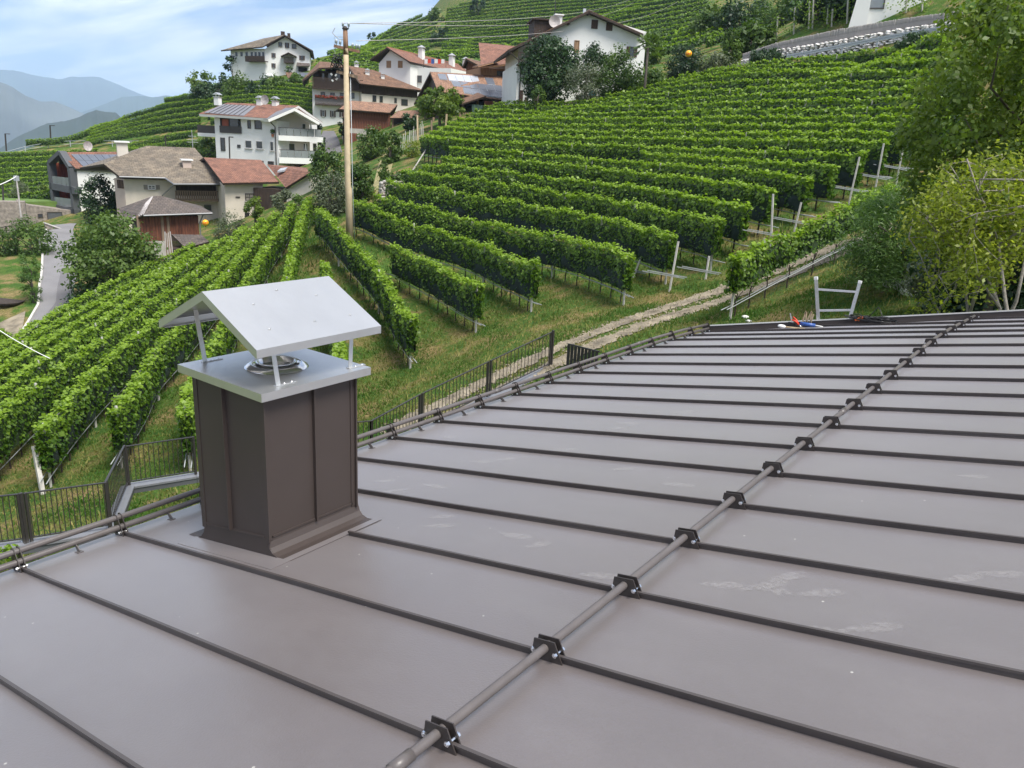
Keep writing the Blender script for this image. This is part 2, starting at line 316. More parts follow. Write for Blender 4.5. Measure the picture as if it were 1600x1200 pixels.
M['leaf_vine'] = leafmat('vine_leaves', (0.048, 0.112, 0.013), (0.225, 0.340, 0.034), 0.38)
M['leaf_vine_far'] = leafmat('vine_leaves_far', (0.046, 0.110, 0.014), (0.205, 0.315, 0.033), 0.35)
M['leaf_dark'] = leafmat('dark_leaves', (0.014, 0.038, 0.016), (0.045, 0.090, 0.028), 0.2)
M['leaf_mid'] = leafmat('mid_green_leaves', (0.035, 0.078, 0.014), (0.130, 0.200, 0.042), 0.3)
M['leaf_yellow'] = leafmat('yellow_green_leaves', (0.07, 0.12, 0.016), (0.36, 0.40, 0.05), 0.42)
M['leaf_olive'] = leafmat('olive_leaves', (0.065, 0.085, 0.045), (0.16, 0.19, 0.11), 0.2)
M['leaf_feather'] = leafmat('feathery_leaves', (0.030, 0.078, 0.014), (0.115, 0.200, 0.040), 0.3)
M['leaf_tree'] = leafmat('tree_leaves', (0.045, 0.095, 0.016), (0.20, 0.27, 0.045), 0.4)
M['grass'] = leafmat('grass_blades', (0.060, 0.135, 0.020), (0.32, 0.27, 0.10), 0.25, 0.7, 0.2)
# ------------------------------------------------------------------ terrain: a smooth surface through surveyed ground points
CT = []       # x, y, z
def g(px, py, r, up=0.0):
    p = P(px, py, r); CT.append((p[0], p[1], p[2]-up))
for a in [(43,850,17.8),(178,818,17.6),(203,760,21.0),(304,742,21.5),(250,775,19.0),(861,580,23.5),(935,566,23.5),(760,650,21.5),(640,660,23.0),(590,675,22.0)]: g(*a)
for x, y in [(0,0),(-3,4),(3,4),(0,-8),(6,-4),(6,8)]: CT.append((x, y, -7.3))
V = 1.9
for a in [(176,645,27),(242,547,33),(345,440,43),(432,335,56),(64,674,27.5),(154,580,34),(235,507,40),(320,440,47),(410,345,58),
          (0,598,34),(92,548,38),(190,480,46),(300,410,56),(355,372,63),(0,545,42),(70,502,48),(124,470,54),(200,432,60),(300,388,68),
          (483,312,56),(465,365,46),(450,435,38),(507,412,38),(497,330,54),(580,410,40),(620,470,34),(983,402,31),(1122,350,34),(1205,300,36.5),(1344,246,40),(1446,200,44.5),(1477,186,46.5),
          (609,287,52),(661,214,70),(702,193,80),(775,161,93),(900,226,58),(1000,195,61),(900,305,45),(860,368,38),(725,340,44),(1000,153,73),
          (1100,116,81),(1200,150,62),(1300,91,75),(1480,70,68),(1200,220,48),(1300,133,60),(1178,393,28),(1383,303,38),(800,187,78),(900,160,83),(1400,130,56)]: g(*a, V)
for a in [(647,590,30.5),(745,552,30.5),(838,514,30.5),(985,492,31.0),(1045,458,33),(1100,440,33),(547,372,46),(1150,503,26.5),(1383,366,37),(1130,465,31),(1000,505,28),
          (1250,480,23.5),(1400,470,21.5),(1550,480,18),(1600,440,20),
          (60,500,66),(85,440,76),(95,400,84),(90,372,94),(110,352,108),(75,352,112),(20,440,74),(10,400,84),(20,350,100),(0,470,70),
          (290,400,82),(220,395,84),(345,350,92),(420,335,86),(485,300,86),(250,345,100),
          (430,264,120),(340,262,125),(500,250,112),(560,300,66),(590,290,62),(600,250,78),(640,235,82),(560,240,98),(500,200,136),(640,178,150),
          (600,140,160),(700,150,150),(680,190,104),(790,172,98),(815,160,95),(960,152,88),(940,150,100),(880,130,112),(740,130,130),
          (440,116,190),(370,108,200),(400,140,175),(450,165,160),(320,140,215),(300,160,205),
          (240,185,215),(290,150,228),(200,190,232),(160,205,222),(100,228,205),(50,229,200),(240,219,178),(0,240,190),(20,262,160),(80,268,150),(20,300,135),(70,310,128),
          (300,225,165),(0,320,122),(160,245,160),
          (490,90,300),(560,70,330),(600,55,345),(660,30,360),(720,10,365),(700,70,290),(640,85,300),(760,92,215),(720,100,235),(900,40,240),(840,70,200),(1050,75,170),(1100,45,195),
          (1000,15,290),(850,12,330),(780,30,330),(900,0,340),(1080,0,260),(1150,20,165),(1160,80,98),(1200,66,100),(1200,20,140),(1300,10,130),
          (1190,92,84),(1300,70,80),(1480,42,74),(1100,95,110),(1040,110,105)]: g(*a)
# beyond the crests the ground falls into the valley
for az, r, z in [(-75,60,-17),(-75,110,-22),(-75,200,-22),(-75,320,-70),(-68,300,-40),(-68,420,-90),(-62,300,-20),(-60,420,-80),(-56,300,4),(-54,420,-40),(-50,330,8),(-50,450,-30),
                 (-46,480,35),(-42,480,70),(-36,480,95),(-28,480,110),(-20,420,105),(-12,300,80),(-5,200,50),(5,150,35),(5,60,5),(5,30,-3),(20,60,8),(20,200,45),(-10,150,42),(-5,90,22),(-85,60,-20),(-85,200,-40),(-14,110,23),(-8,60,9),(-3,30,-1)]:
    CT.append((r*math.sin(rad(az)), r*math.cos(rad(az)), z))
CT = np.array(CT)
_wt = 1.0/(1.0+np.linalg.norm(CT[:, :2], axis=1)/40.0)
def _tps(d2): return 0.5*d2*np.log(d2+1e-9)
SC = 50.0
_A = CT[:, :2]/SC; _k = len(_A)
_D = ((_A[:, None]-_A[None])**2).sum(-1); _K = _tps(_D) + np.diag(0.0025/_wt*np.maximum(0.4, np.linalg.norm(CT[:, :2], axis=1)/60.0))
_Pm = np.hstack([np.ones((_k, 1)), _A]); _big = np.block([[_K, _Pm], [_Pm.T, np.zeros((3, 3))]])
_sol = np.linalg.solve(_big, np.concatenate([CT[:, 2], np.zeros(3)])); _w, _c = _sol[:_k], _sol[_k:]
def _raw(x, y):
    q = np.stack([x, y], -1)/SC; out = np.empty(len(q))
    for i in range(0, len(q), 20000):
        s = q[i:i+20000]; out[i:i+20000] = _tps(((s[:, None]-_A[None])**2).sum(-1)) @ _w + _c[0] + s @ _c[1:]
    return out
AZS = np.concatenate([np.arange(-180, -84, 4.0), np.arange(-84, 12, 0.3), np.arange(12, 180, 4.0)])
RS = np.concatenate([[0.5, 2, 3.5, 5, 6.5], 8.0*1.0125**np.arange(0, 332), 495*1.09**np.arange(1, 42)])
def far_h(az, r):
    side = 1/(1+np.exp(-(az+48)/4.0))*(az < 120) + (az >= 120)*0.0
    hill = 120+0.10*np.minimum(r, 3000); valley = -180.0-60*np.clip((r-500)/2000, 0, 1)
    return side*hill+(1-side)*valley
_ag, _rg = np.meshgrid(AZS, RS, indexing='ij')
_xg, _yg = _rg*np.sin(np.radians(_ag)), _rg*np.cos(np.radians(_ag))
_h = _raw(_xg.ravel(), _yg.ravel()).reshape(_xg.shape)
_lo, _hi = 420.0, 800.0
_t = np.clip((_rg-_lo)/(_hi-_lo), 0, 1); _t = _t*_t*(3-2*_t)
_h = np.clip(_h, -200, 190)*(1-_t)+far_h(_ag, _rg)*_t
# azimuths nobody looks at: gentle ground
_back = np.clip((np.abs(_ag-(-36))-52)/25, 0, 1)
_h = _h*(1-_back) + (-8-0.02*_rg)*_back
_h[:, RS < 12] = _h[:, RS < 12]*0.3-7.3*0.7
_h[:, RS < 8.1] = -7.3
HT = _h - 0.75*np.clip((26-_rg)/5, 0, 1)*(_rg > 9)
def ground(x, y):
    x = np.asarray(x, float); y = np.asarray(y, float)
    az = np.degrees(np.arctan2(x, y)); r = np.hypot(x, y)
    i = np.clip(np.searchsorted(AZS, az)-1, 0, len(AZS)-2); j = np.clip(np.searchsorted(RS, r)-1, 0, len(RS)-2)
    a = np.clip((az-AZS[i])/(AZS[i+1]-AZS[i]), 0, 1); b = np.clip((r-RS[j])/(RS[j+1]-RS[j]), 0, 1)
    return (HT[i, j]*(1-a)*(1-b)+HT[i+1, j]*a*(1-b)+HT[i, j+1]*(1-a)*b+HT[i+1, j+1]*a*b)
def gz(x, y): return float(ground(np.array([x]), np.array([y]))[0])
_ts = 12.0*1.006**np.arange(0, 640)
def hit(pp, up=0.0, rmin=12.0, rmax=600.0):
    """where the rays through pixels pp first meet the ground raised by up; returns ground points"""
    d = rays(pp); ts = _ts[(_ts >= rmin) & (_ts <= rmax)]
    X = d[:, 0:1]*ts; Yy = d[:, 1:2]*ts; Z = d[:, 2:3]*ts
    G = ground(X.ravel(), Yy.ravel()).reshape(X.shape)+up
    below = Z < G; k = np.where(below.any(1), below.argmax(1), -1)
    out = np.full((len(d), 3), np.nan)
    for i in range(len(d)):
        if k[i] <= 0: continue
        a, b = ts[k[i]-1], ts[k[i]]; za, zb = (Z-G)[i, k[i]-1], (Z-G)[i, k[i]]
        t = a+(b-a)*za/(za-zb+1e-12); q = d[i]*t; out[i] = (q[0], q[1], gz(q[0], q[1]))
    return out
def hit1(px, py, up=0.0, rmin=12.0): return hit([(px, py)], up, rmin)[0]

def terrain_mat():
    m, nt, b = newmat('meadow_ground'); L = nt.links; nn = nt.nodes
    b.inputs['Roughness'].default_value = 0.95; b.inputs['Specular IOR Level'].default_value = 0.1
    t = nn.new('ShaderNodeNewGeometry')
    def noi(s, d=6, r=0.6):
        n = nn.new('ShaderNodeTexNoise'); n.inputs['Scale'].default_value = s; n.inputs['Detail'].default_value = d; n.inputs['Roughness'].default_value = r; L.new(t.outputs['Position'], n.inputs['Vector']); return n
    a = noi(0.55, 8, 0.65); r1 = nn.new('ShaderNodeValToRGB'); L.new(a.outputs['Fac'], r1.inputs[0])
    e = r1.color_ramp.elements; e[0].position = 0.36; e[0].color = (0.050, 0.115, 0.022, 1); e[1].position = 0.66; e[1].color = (0.300, 0.225, 0.110, 1)
    x = e.new(0.48); x.color = (0.085, 0.150, 0.030, 1); x = e.new(0.57); x.color = (0.20, 0.175, 0.07, 1)
    c = noi(9.0, 6, 0.7); r2 = nn.new('ShaderNodeValToRGB'); L.new(c.outputs['Fac'], r2.inputs[0]); r2.color_ramp.elements[0].position = 0.3; r2.color_ramp.elements[0].color = (0.45, 0.45, 0.45, 1); r2.color_ramp.elements[1].position = 0.7; r2.color_ramp.elements[1].color = (1.35, 1.35, 1.3, 1)
    mx = nn.new('ShaderNodeMix'); mx.data_type = 'RGBA'; mx.blend_type = 'MULTIPLY'; mx.inputs['Factor'].default_value = 1; L.new(r1.outputs[0], mx.inputs['A']); L.new(r2.outputs[0], mx.inputs['B'])
    L.new(mx.outputs['Result'], b.inputs['Base Color'])
    d = noi(5.0, 8, 0.75); bp = nn.new('ShaderNodeBump'); bp.inputs['Strength'].default_value = 1.0; bp.inputs['Distance'].default_value = 0.15; L.new(d.outputs['Fac'], bp.inputs['Height']); L.new(bp.outputs[0], b.inputs['Normal'])
    return m
M['ground'] = terrain_mat()
def np_mesh(name, verts, quads, mat, smooth=False, tone=None):
    me = bpy.data.meshes.new(name); nv, nf = len(verts), len(quads); k = quads.shape[1]
    me.vertices.add(nv); me.vertices.foreach_set('co', np.ascontiguousarray(verts, dtype=np.float32).ravel())
    me.loops.add(nf*k); me.loops.foreach_set('vertex_index', np.ascontiguousarray(quads, dtype=np.int32).ravel())
    me.polygons.add(nf); me.polygons.foreach_set('loop_start', np.arange(0, nf*k, k, dtype=np.int32))
    try: me.polygons.foreach_set('loop_total', np.full(nf, k, dtype=np.int32))
    except Exception: pass
    if smooth: me.polygons.foreach_set('use_smooth', np.ones(nf, dtype=bool))
    me.materials.append(mat)
    if tone is not None:
        at = me.attributes.new('tone', 'FLOAT', 'POINT'); at.data.foreach_set('value', np.ascontiguousarray(tone, dtype=np.float32))
    me.update(calc_edges=True); me.validate(); return me
na, nr = len(AZS), len(RS)
_idx = np.arange(na*nr).reshape(na, nr)
_q = np.stack([_idx[:-1, :-1].ravel(), _idx[:-1, 1:].ravel(), _idx[1:, 1:].ravel(), _idx[1:, :-1].ravel()], 1)
_qc = np.stack([_idx[-1, :-1], _idx[-1, 1:], _idx[0, 1:], _idx[0, :-1]], 1)
_v = np.stack([_xg.ravel(), _yg.ravel(), HT.ravel()], 1)
_q = np.vstack([_q, _qc])[:, ::-1]
link('ground', np_mesh('ground', _v, _q, M['ground'], True), None, kind='structure')

def drape(name, left, right, mat, lift=0.03, n=60, m=7, parent=None, rough=0.0, **tags):
    """a sheet between two ground polylines (world xy) lying on the terrain"""
    def res(pl, n):
        pl = np.asarray(pl, float)[:, :2]; d = np.concatenate([[0], np.cumsum(np.linalg.norm(np.diff(pl, axis=0), axis=1))]); s = np.linspace(0, d[-1], n)
        return np.stack([np.interp(s, d, pl[:, 0]), np.interp(s, d, pl[:, 1])], 1)
    A, B = res(left, n), res(right, n)
    t = np.linspace(0, 1, m)[None, :, None]; Q = A[:, None]*(1-t)+B[:, None]*t
    if rough: 
        w = RNG.normal(0, rough, (n, 2)); w = (w+np.roll(w, 1, 0))/2
        dv = (B-A)/np.linalg.norm(B-A, axis=1)[:, None]; Q[:, 0] += dv*w[:, :1]; Q[:, -1] += dv*w[:, 1:]
    Q = Q.reshape(-1, 2); z = ground(Q[:, 0], Q[:, 1])+lift
    idx = np.arange(n*m).reshape(n, m); q = np.stack([idx[:-1, :-1].ravel(), idx[1:, :-1].ravel(), idx[1:, 1:].ravel(), idx[:-1, 1:].ravel()], 1)
    v = np.column_stack([Q, z]); me = np_mesh(name, v, q, mat, True)
    e1 = v[q[0, 1]]-v[q[0, 0]]; e2 = v[q[0, 3]]-v[q[0, 0]]
    if np.cross(e1, e2)[2] < 0: me.flip_normals()
    return link(name, me, parent, **tags)

# ---- farm track beside the vineyard (two pale ruts with a green strip between)
tr = hit([(600,672),(660,640),(740,600),(800,572),(860,545),(930,518),(1000,490),(1060,472),(1110,455),(1150,443),(1200,425),(1260,402),(1320,378),(1380,352)])
_d = np.gradient(tr[:, :2], axis=0); _d /= np.linalg.norm(_d, axis=1)[:, None]; _nr = np.stack([_d[:, 1], -_d[:, 0]], 1)
TRACK = tr
for a, b_ in ((-0.05, 0.72), (1.25, 2.0)):
    drape('track', tr[:, :2]+_nr*a, tr[:, :2]+_nr*b_, M['gravel'], 0.035, 220, 5, rough=0.10, kind='structure')

# ---- village road on the left
rl = hit([(28,530),(60,478),(66,420),(68,385),(70,366),(75,356)], rmin=55); rr_ = hit([(62,520),(112,470),(122,420),(120,385),(116,366),(112,356)], rmin=55)
drape('road', rl, rr_, M['asphalt'], 0.05, 60, 9, kind='structure')
_mid = (rl[:3, :2]+rr_[:3, :2])/2
drape('road_patch', _mid+0.02*(rr_[:3, :2]-rl[:3, :2]), rl[:3, :2]*0.03+rr_[:3, :2]*0.97, M['asphalt2'], 0.058, 30, 5, kind='structure')
kb = MB()
_kp = rl[:, :]; 
for i in range(len(_kp)-1):
    n_ = 14
    for k in range(n_):
        p = _kp[i]+(_kp[i+1]-_kp[i])*k/n_; q = _kp[i]+(_kp[i+1]-_kp[i])*(k+1)/n_
        p = np.array([p[0], p[1], gz(p[0], p[1])+0.06]); q = np.array([q[0], q[1], gz(q[0], q[1])+0.06]); kb.beam(p, q, 0.16, 0.2)
obj('kerb', kb, M['kerb'], kind='structure')
drape('gravel_yard', hit([(0,505),(15,498),(40,487)], rmin=50), hit([(0,545),(20,530),(35,515)], rmin=50), M['gravel'], 0.05, 20, 6, kind='structure')
drape('garage_forecourt', hit([(72,352),(72,362)], rmin=70), hit([(120,350),(112,366)], rmin=70), M['asphalt'], 0.07, 8, 6, kind='structure')
# ------------------------------------------------------------------ the metal-roofed house in front
SEAM0, SW = 1.638, 0.6155
U_E = -5.30                                         # eave
def edge_y(u): return 11.55+(u-U_E)*0.345           # slanting far edge of the roof
U_R = 1.6
house = root('metal_roofed_house', (0, 0, 0), 'house under the viewer with a low brown standing seam metal roof', 'house')
def sheet(u0, u1, ya, yb_fn, h=0.0, nseg=8, thick=0.004):
    mb = MB(); us = np.linspace(u0, u1, nseg+1); top = []; 
    for u in us:
        a = ya(u) if callable(ya) else ya; b = yb_fn(u) if callable(yb_fn) else yb_fn
        top.append((roof_pt(u, a, h), roof_pt(u, max(b, a+0.001), h)))
    for i in range(nseg):
        A = [top[i][0], top[i+1][0], top[i+1][1], top[i][1]]; B = [p-RN*thick for p in A]; mb.hexa(B, A)
    return mb
ys = [SEAM0+SW*n for n in range(-4, 30)]
for i in range(len(ys)-1):
    y0, y1 = ys[i], ys[i+1]
    if y0 > edge_y(U_R): break
    us = U_E
    if y0 > edge_y(U_E): us = U_E+(y0-edge_y(U_E))/0.345
    jit = [random.uniform(-0.0015, 0.0015) for _ in range(4)]
    obj('roof_panel', sheet(us, U_R, y0+0.003, lambda u, y1=y1: min(y1-0.003, edge_y(u)), jit[0], 10), M['roof'], house)
CH_X0, CH_X1, CH_Y0, CH_Y1 = -4.12, -3.495, 2.452, 3.095   # chimney body
def u_of_x(x): return (x - (-RN*RH)[0])/US[0]
for i, y in enumerate(ys):
    if y > edge_y(U_R)-0.05: break
    us = U_E+0.012 if y < edge_y(U_E)-0.03 else U_E+(y-edge_y(U_E))/0.345+0.02
    runs = [(us, U_R)]
    if abs(y-(SEAM0+2*SW)) < 0.02: runs = [(-3.66, U_R), (us, -4.52)]
    for (a, b) in runs:
        mb = MB(); n = 14; us_ = np.linspace(a, b, n+1); H = 0.031; w0 = 0.005; w1 = 0.009
        wob = [random.uniform(-0.0035, 0.0035) for _ in us_]; wob[0] = 0
        prof = [(-w0, 0), (-w0, H-0.012), (-w1, H-0.010), (-w1, H), (w0, H), (w0, 0)]
        rings = [[roof_pt(u, y+dy+wv*(hh/H), hh) for dy, hh in prof] for u, wv in zip(us_, wob)]
        for k in range(n):
            A, B = rings[k], rings[k+1]; m = len(A)
            mb.add(A+B, [(j, (j+1) % m, m+(j+1) % m, m+j) for j in range(m)])
        mb.add(rings[0], [tuple(range(len(prof)))]); mb.add(rings[-1], [tuple(range(len(prof)))[::-1]])
        obj('standing_seam', mb, M['seam'], house)
# eave flashing, gutter edge and far edge upstand
mb = MB(); yy = np.linspace(ys[0], edge_y(U_E), 30)
for a, b in zip(yy[:-1], yy[1:]):
    q = [roof_pt(U_E, a, 0.001), roof_pt(U_E, b, 0.001), roof_pt(U_E-0.035, b, -0.02), roof_pt(U_E-0.035, a, -0.02)]; mb.hexa([p-np.array([0, 0, 0.16]) for p in q], q)
obj('eave_flashing', mb, M['dark_metal'], house)
mb = MB(); uu = np.linspace(U_E-0.03, U_R, 24)
for a, b in zip(uu[:-1], uu[1:]):
    A = [roof_pt(a, edge_y(a)+0.002, -0.1), roof_pt(b, edge_y(b)+0.002, -0.1), roof_pt(b, edge_y(b)+0.03, -0.1), roof_pt(a, edge_y(a)+0.03, -0.1)]
    B = [roof_pt(a, edge_y(a)+0.002, 0.085), roof_pt(b, edge_y(b)+0.002, 0.085), roof_pt(b, edge_y(b)+0.03, 0.085), roof_pt(a, edge_y(a)+0.03, 0.085)]
    mb.hexa(A, B)
obj('edge_upstand', mb, M['dark_metal'], house)
mb = MB()
for a, b in zip(uu[:-1], uu[1:]):
    A = [roof_pt(a, edge_y(a)-0.01, 0.0865), roof_pt(b, edge_y(b)-0.01, 0.0865), roof_pt(b, edge_y(b)+0.20, 0.0865), roof_pt(a, edge_y(a)+0.20, 0.0865)]
    B = [p+RN*0.006 for p in A]; mb.hexa(A, B)
    A = [roof_pt(a, edge_y(a)+0.195, -0.15), roof_pt(b, edge_y(b)+0.195, -0.15), roof_pt(b, edge_y(b)+0.2, -0.15), roof_pt(a, edge_y(a)+0.2, -0.15)]
    B = [p+RN*0.235 for p in A]; mb.hexa(A, B)
obj('edge_coping', mb, flat('coping_bright_metal', (0.42, 0.42, 0.44), 0.35, 0.3, 0.06, 3), house)
# walls and the other slope below
e0 = roof_pt(U_E+0.5, ys[0], -0.1); far_l = roof_pt(U_E+0.5, edge_y(U_E+0.5)-0.25, -0.1); far_r = roof_pt(U_R, edge_y(U_R)-0.25, -0.1); nr_ = roof_pt(U_R, ys[0], -0.1)
top = [e0, far_l, far_r, nr_]; bot = [np.array([p[0], p[1], -9.0]) for p in top]
obj('wall', MB().hexa([p for p in bot[::-1]], [p for p in top[::-1]]), M['white_wall'], house)
r0 = roof_pt(U_R, ys[0], 0); r1 = roof_pt(U_R, edge_y(U_R), 0)
obj('rear_slope', MB().prism([r0, r1, r1+np.array([6, 0, -1.2]), r0+np.array([6, 0, -1.2])], (0, 0, -0.12)), M['roof'], house)

# white scuffs: dusty footprints (thin films of dust on the sheets)
def dustmat():
    m, nt, b = newmat('dusty_footprint'); L = nt.links; nn = nt.nodes
    b.inputs['Base Color'].default_value = (0.62, 0.60, 0.58, 1); b.inputs['Roughness'].default_value = 0.9
    t = nn.new('ShaderNodeTexCoord'); n = nn.new('ShaderNodeTexNoise'); n.inputs['Scale'].default_value = 38; n.inputs['Detail'].default_value = 6; n.inputs['Roughness'].default_value = 0.7; L.new(t.outputs['Object'], n.inputs['Vector'])
    at = nn.new('ShaderNodeAttribute'); at.attribute_name = 'tone'
    mu = nn.new('ShaderNodeMath'); mu.operation = 'MULTIPLY'; L.new(n.outputs['Fac'], mu.inputs[0]); L.new(at.outputs['Fac'], mu.inputs[1])
    r = nn.new('ShaderNodeValToRGB'); r.color_ramp.elements[0].position = 0.36; r.color_ramp.elements[0].color = (0, 0, 0, 1); r.color_ramp.elements[1].position = 0.56; r.color_ramp.elements[1].color = (0.13, 0.13, 0.13, 1); L.new(mu.outputs[0], r.inputs[0]); L.new(r.outputs[0], b.inputs['Alpha'])
    return m
M['dust'] = dustmat()
def rpix(px, py):
    r = ray(px, py); t = -RH/(RN@r); p = r*t; return (p-(-RN*RH))@US, p[1]
FEET = [(600,752,22),(612,768,16),(680,760,24),(690,808,20),(688,822,22),(805,838,20),(840,852,22),(935,900,26),(752,722,16),(790,718,16),(700,683,8),(885,703,10),(960,670,8),(985,662,8),(1070,645,8),(1110,617,8),(1165,600,7),(1200,571,6),(1175,578,6),
        (1128,915,22),(1195,916,22),(1208,924,20),(1280,928,18),(1360,982,36),(1290,987,18),(1500,905,22),(1565,898,24),(1520,745,16),(1230,902,10),(1060,758,12),(975,733,12)]
for i, (px, py, s) in enumerate(FEET):
    u, y = rpix(px, py); r0 = math.hypot(u, y); L_ = 0.135+0.03*(i % 3); W_ = 0.055
    th = .40+0.45*math.sin(i*2.3) ; vs = [roof_pt(u, y, 0.0035)]; tn = [1.0]
    fs = []
    K = 20
    for ring, rr in enumerate((0.55, 1.0)):
        for k in range(K):
            a = 2*math.pi*k/K; lx = math.cos(a)*L_*rr; ly = math.sin(a)*W_*rr*(1+0.35*math.cos(a))
            du = lx*math.cos(th)-ly*math.sin(th); dy_ = lx*math.sin(th)+ly*math.cos(th)
            vs.append(roof_pt(u+du, y+dy_, 0.0035)); tn.append(0.9 if ring == 0 else 0.0)
    for k in range(K): fs.append((0, 1+k, 1+(k+1) % K)); fs.append((1+k, 1+K+k, 1+K+(k+1) % K, 1+(k+1) % K))
    me = bpy.data.meshes.new('footprint'); me.from_pydata([tuple(v) for v in vs], [], fs); me.materials.append(M['dust'])
    at = me.attributes.new('tone', 'FLOAT', 'POINT'); at.data.foreach_set('value', np.array(tn, dtype=np.float32)); me.update()
    link('footprint', me, house)

# ------------------------------------------------------------------ chimney
zr = lambda x: float((-RN*RH)[2] + (x-(-RN*RH)[0])*US[2]/US[0])
PT = -1.328                                        # top of the steel plate
cx, cy = (CH_X0+CH_X1)/2, (CH_Y0+CH_Y1)/2
ch = root('chimney', (cx, cy, zr(cx)), 'square brown metal-clad chimney with a gabled stainless steel rain hood', 'chimney')
ORG = np.array([cx, cy, zr(cx)])
def cobj(name, mb, mat, parent=ch, smooth=False, **t):
    mb.shift(-ORG); return obj(name, mb, mat, parent, smooth, **t)
bt = PT-0.05
def zb(x): return zr(x)+0.02
core = MB().hexa([(CH_X0+.01, CH_Y0+.01, zb(CH_X0)), (CH_X1-.01, CH_Y0+.01, zb(CH_X1)), (CH_X1-.01, CH_Y1-.01, zb(CH_X1)), (CH_X0+.01, CH_Y1-.01, zb(CH_X0))],
                 [(CH_X0+.01, CH_Y0+.01, bt), (CH_X1-.01, CH_Y0+.01, bt), (CH_X1-.01, CH_Y1-.01, bt), (CH_X0+.01, CH_Y1-.01, bt)])
cobj('chimney_core', core, M['dark_metal'])
g1 = 0.115                                          # cladding starts this far above the roof
def side_y(yv, s):                                  # two panels on a face of constant y (s = outward sign)
    xs = [CH_X0+0.012, CH_X0+0.29, CH_X1-0.012]
    for a, b in zip(xs[:-1], xs[1:]):
        q = [(a+.004, yv, zr(a)+g1), (b-.004, yv, zr(b)+g1), (b-.004, yv, bt), (a+.004, yv, bt)]
        cobj('cladding_panel', MB().prism(q if s > 0 else q, (0, s*0.006, 0)), M['clad'])
    x = xs[1]; cobj('cladding_seam', MB().hexa([(x-.008, yv, zr(x)+g1), (x+.004, yv, zr(x)+g1), (x+.004, yv+s*.03, zr(x)+g1+.004), (x-.008, yv+s*.03, zr(x)+g1+.004)], [(x-.008, yv, bt), (x+.004, yv, bt), (x+.004, yv+s*.03, bt), (x-.008, yv+s*.03, bt)]), M['clad'])
def side_x(xv, s):
    yv = [CH_Y0+0.012, CH_Y0+0.335, CH_Y1-0.012]
    for a, b in zip(yv[:-1], yv[1:]):
        z0 = zr(xv)+g1; cobj('cladding_panel', MB().box(min(xv, xv+s*.006), max(xv, xv+s*.006), a+.004, b-.004, z0, bt), M['clad'])
    y = yv[1]; cobj('cladding_seam', MB().box(min(xv, xv+s*.03), max(xv, xv+s*.03), y-.006, y+.006, zr(xv)+g1-.01, bt), M['clad'])
side_y(CH_Y0, -1); side_y(CH_Y1, 1); side_x(CH_X1, 1); side_x(CH_X0, -1)
for (x, y, sx, sy_) in ((CH_X1, CH_Y0, 1, -1), (CH_X1, CH_Y1, 1, 1), (CH_X0, CH_Y0, -1, -1), (CH_X0, CH_Y1, -1, 1)):
    z0 = zr(x)+0.085
    mb = MB().box(min(x-sx*.014, x+sx*.028), max(x-sx*.014, x+sx*.028), min(y, y+sy_*.010), max(y, y+sy_*.010), z0, bt)
    mb.box(min(x, x+sx*.012), max(x, x+sx*.012), min(y-sy_*.028, y), max(y-sy_*.028, y), z0+.01, bt)
    cobj('corner_trim', mb, M['clad'])
# thin trim line above the skirt
q = MB()
q.box(CH_X1+.006, CH_X1+.012, CH_Y0+.02, CH_Y1-.02, zr(CH_X1)+g1-.008, zr(CH_X1)+g1+.004)
q.hexa([(CH_X0+.02, CH_Y0-.012, zr(CH_X0)+g1-.008), (CH_X1-.02, CH_Y0-.012, zr(CH_X1)+g1-.008), (CH_X1-.02, CH_Y0-.006, zr(CH_X1)+g1-.008), (CH_X0+.02, CH_Y0-.006, zr(CH_X0)+g1-.008)],
       [(CH_X0+.02, CH_Y0-.012, zr(CH_X0)+g1+.004), (CH_X1-.02, CH_Y0-.012, zr(CH_X1)+g1+.004), (CH_X1-.02, CH_Y0-.006, zr(CH_X1)+g1+.004), (CH_X0+.02, CH_Y0-.006, zr(CH_X0)+g1+.004)])
cobj('base_trim', q, M['clad'])
# flared flashing skirt: a quarter-round on the up-slope side, straight at the front, ears at the ends
prof = [(0.0, 0.125), (0.006, 0.085), (0.02, 0.05), (0.045, 0.022), (0.085, 0.006), (0.20, 0.004)]
for sx in (1, -1):
    sk = MB(); X = CH_X1 if sx > 0 else CH_X0
    f0 = lambda y, d, h: (X+sx*(d+.003), y, zr(X+sx*d)+h)
    for (d0, h0), (d1, h1) in zip(prof[:-1], prof[1:]):
        sk.add([f0(CH_Y0-.004, d0, h0), f0(CH_Y1+.03, d0, h0), f0(CH_Y1+.03, d1, h1), f0(CH_Y0-.004, d1, h1)], [(0, 1, 2, 3)] if sx < 0 else [(3, 2, 1, 0)])
    cobj('flashing_skirt', sk, M['clad'], smooth=True)
sk2 = MB()
# front (facing the viewer) apron: concave outline at its left and right ends
pts_top = [(CH_X0-.003, 0.125), (CH_X1+.003, 0.125)]
left = [(CH_X0-.003-d, h) for d, h in prof[:-1]]; right = [(CH_X1+.003+d, h) for d, h in prof[:-1]]
poly = [(x, CH_Y0-.006, zr(x)+h) for x, h in left[::-1]]+[(x, CH_Y0-.006, zr(x)+h) for x, h in right]
poly += [(CH_X1+.08, CH_Y0-.006, zr(CH_X1+.08)+.0015), (CH_X0-.08, CH_Y0-.006, zr(CH_X0-.08)+.0015)]
sk2.prism(poly, (0, -0.003, 0)); 
poly2 = [(x, y+CH_Y1-CH_Y0+.036, z) for x, y, z in poly]
cobj('flashing_apron', sk2, M['clad']); cobj('flashing_apron', MB().prism(poly2, (0, -0.003, 0)), M['clad'])
ap = MB()
def rq(x, y, h): return (x, y, zr(x)+h)
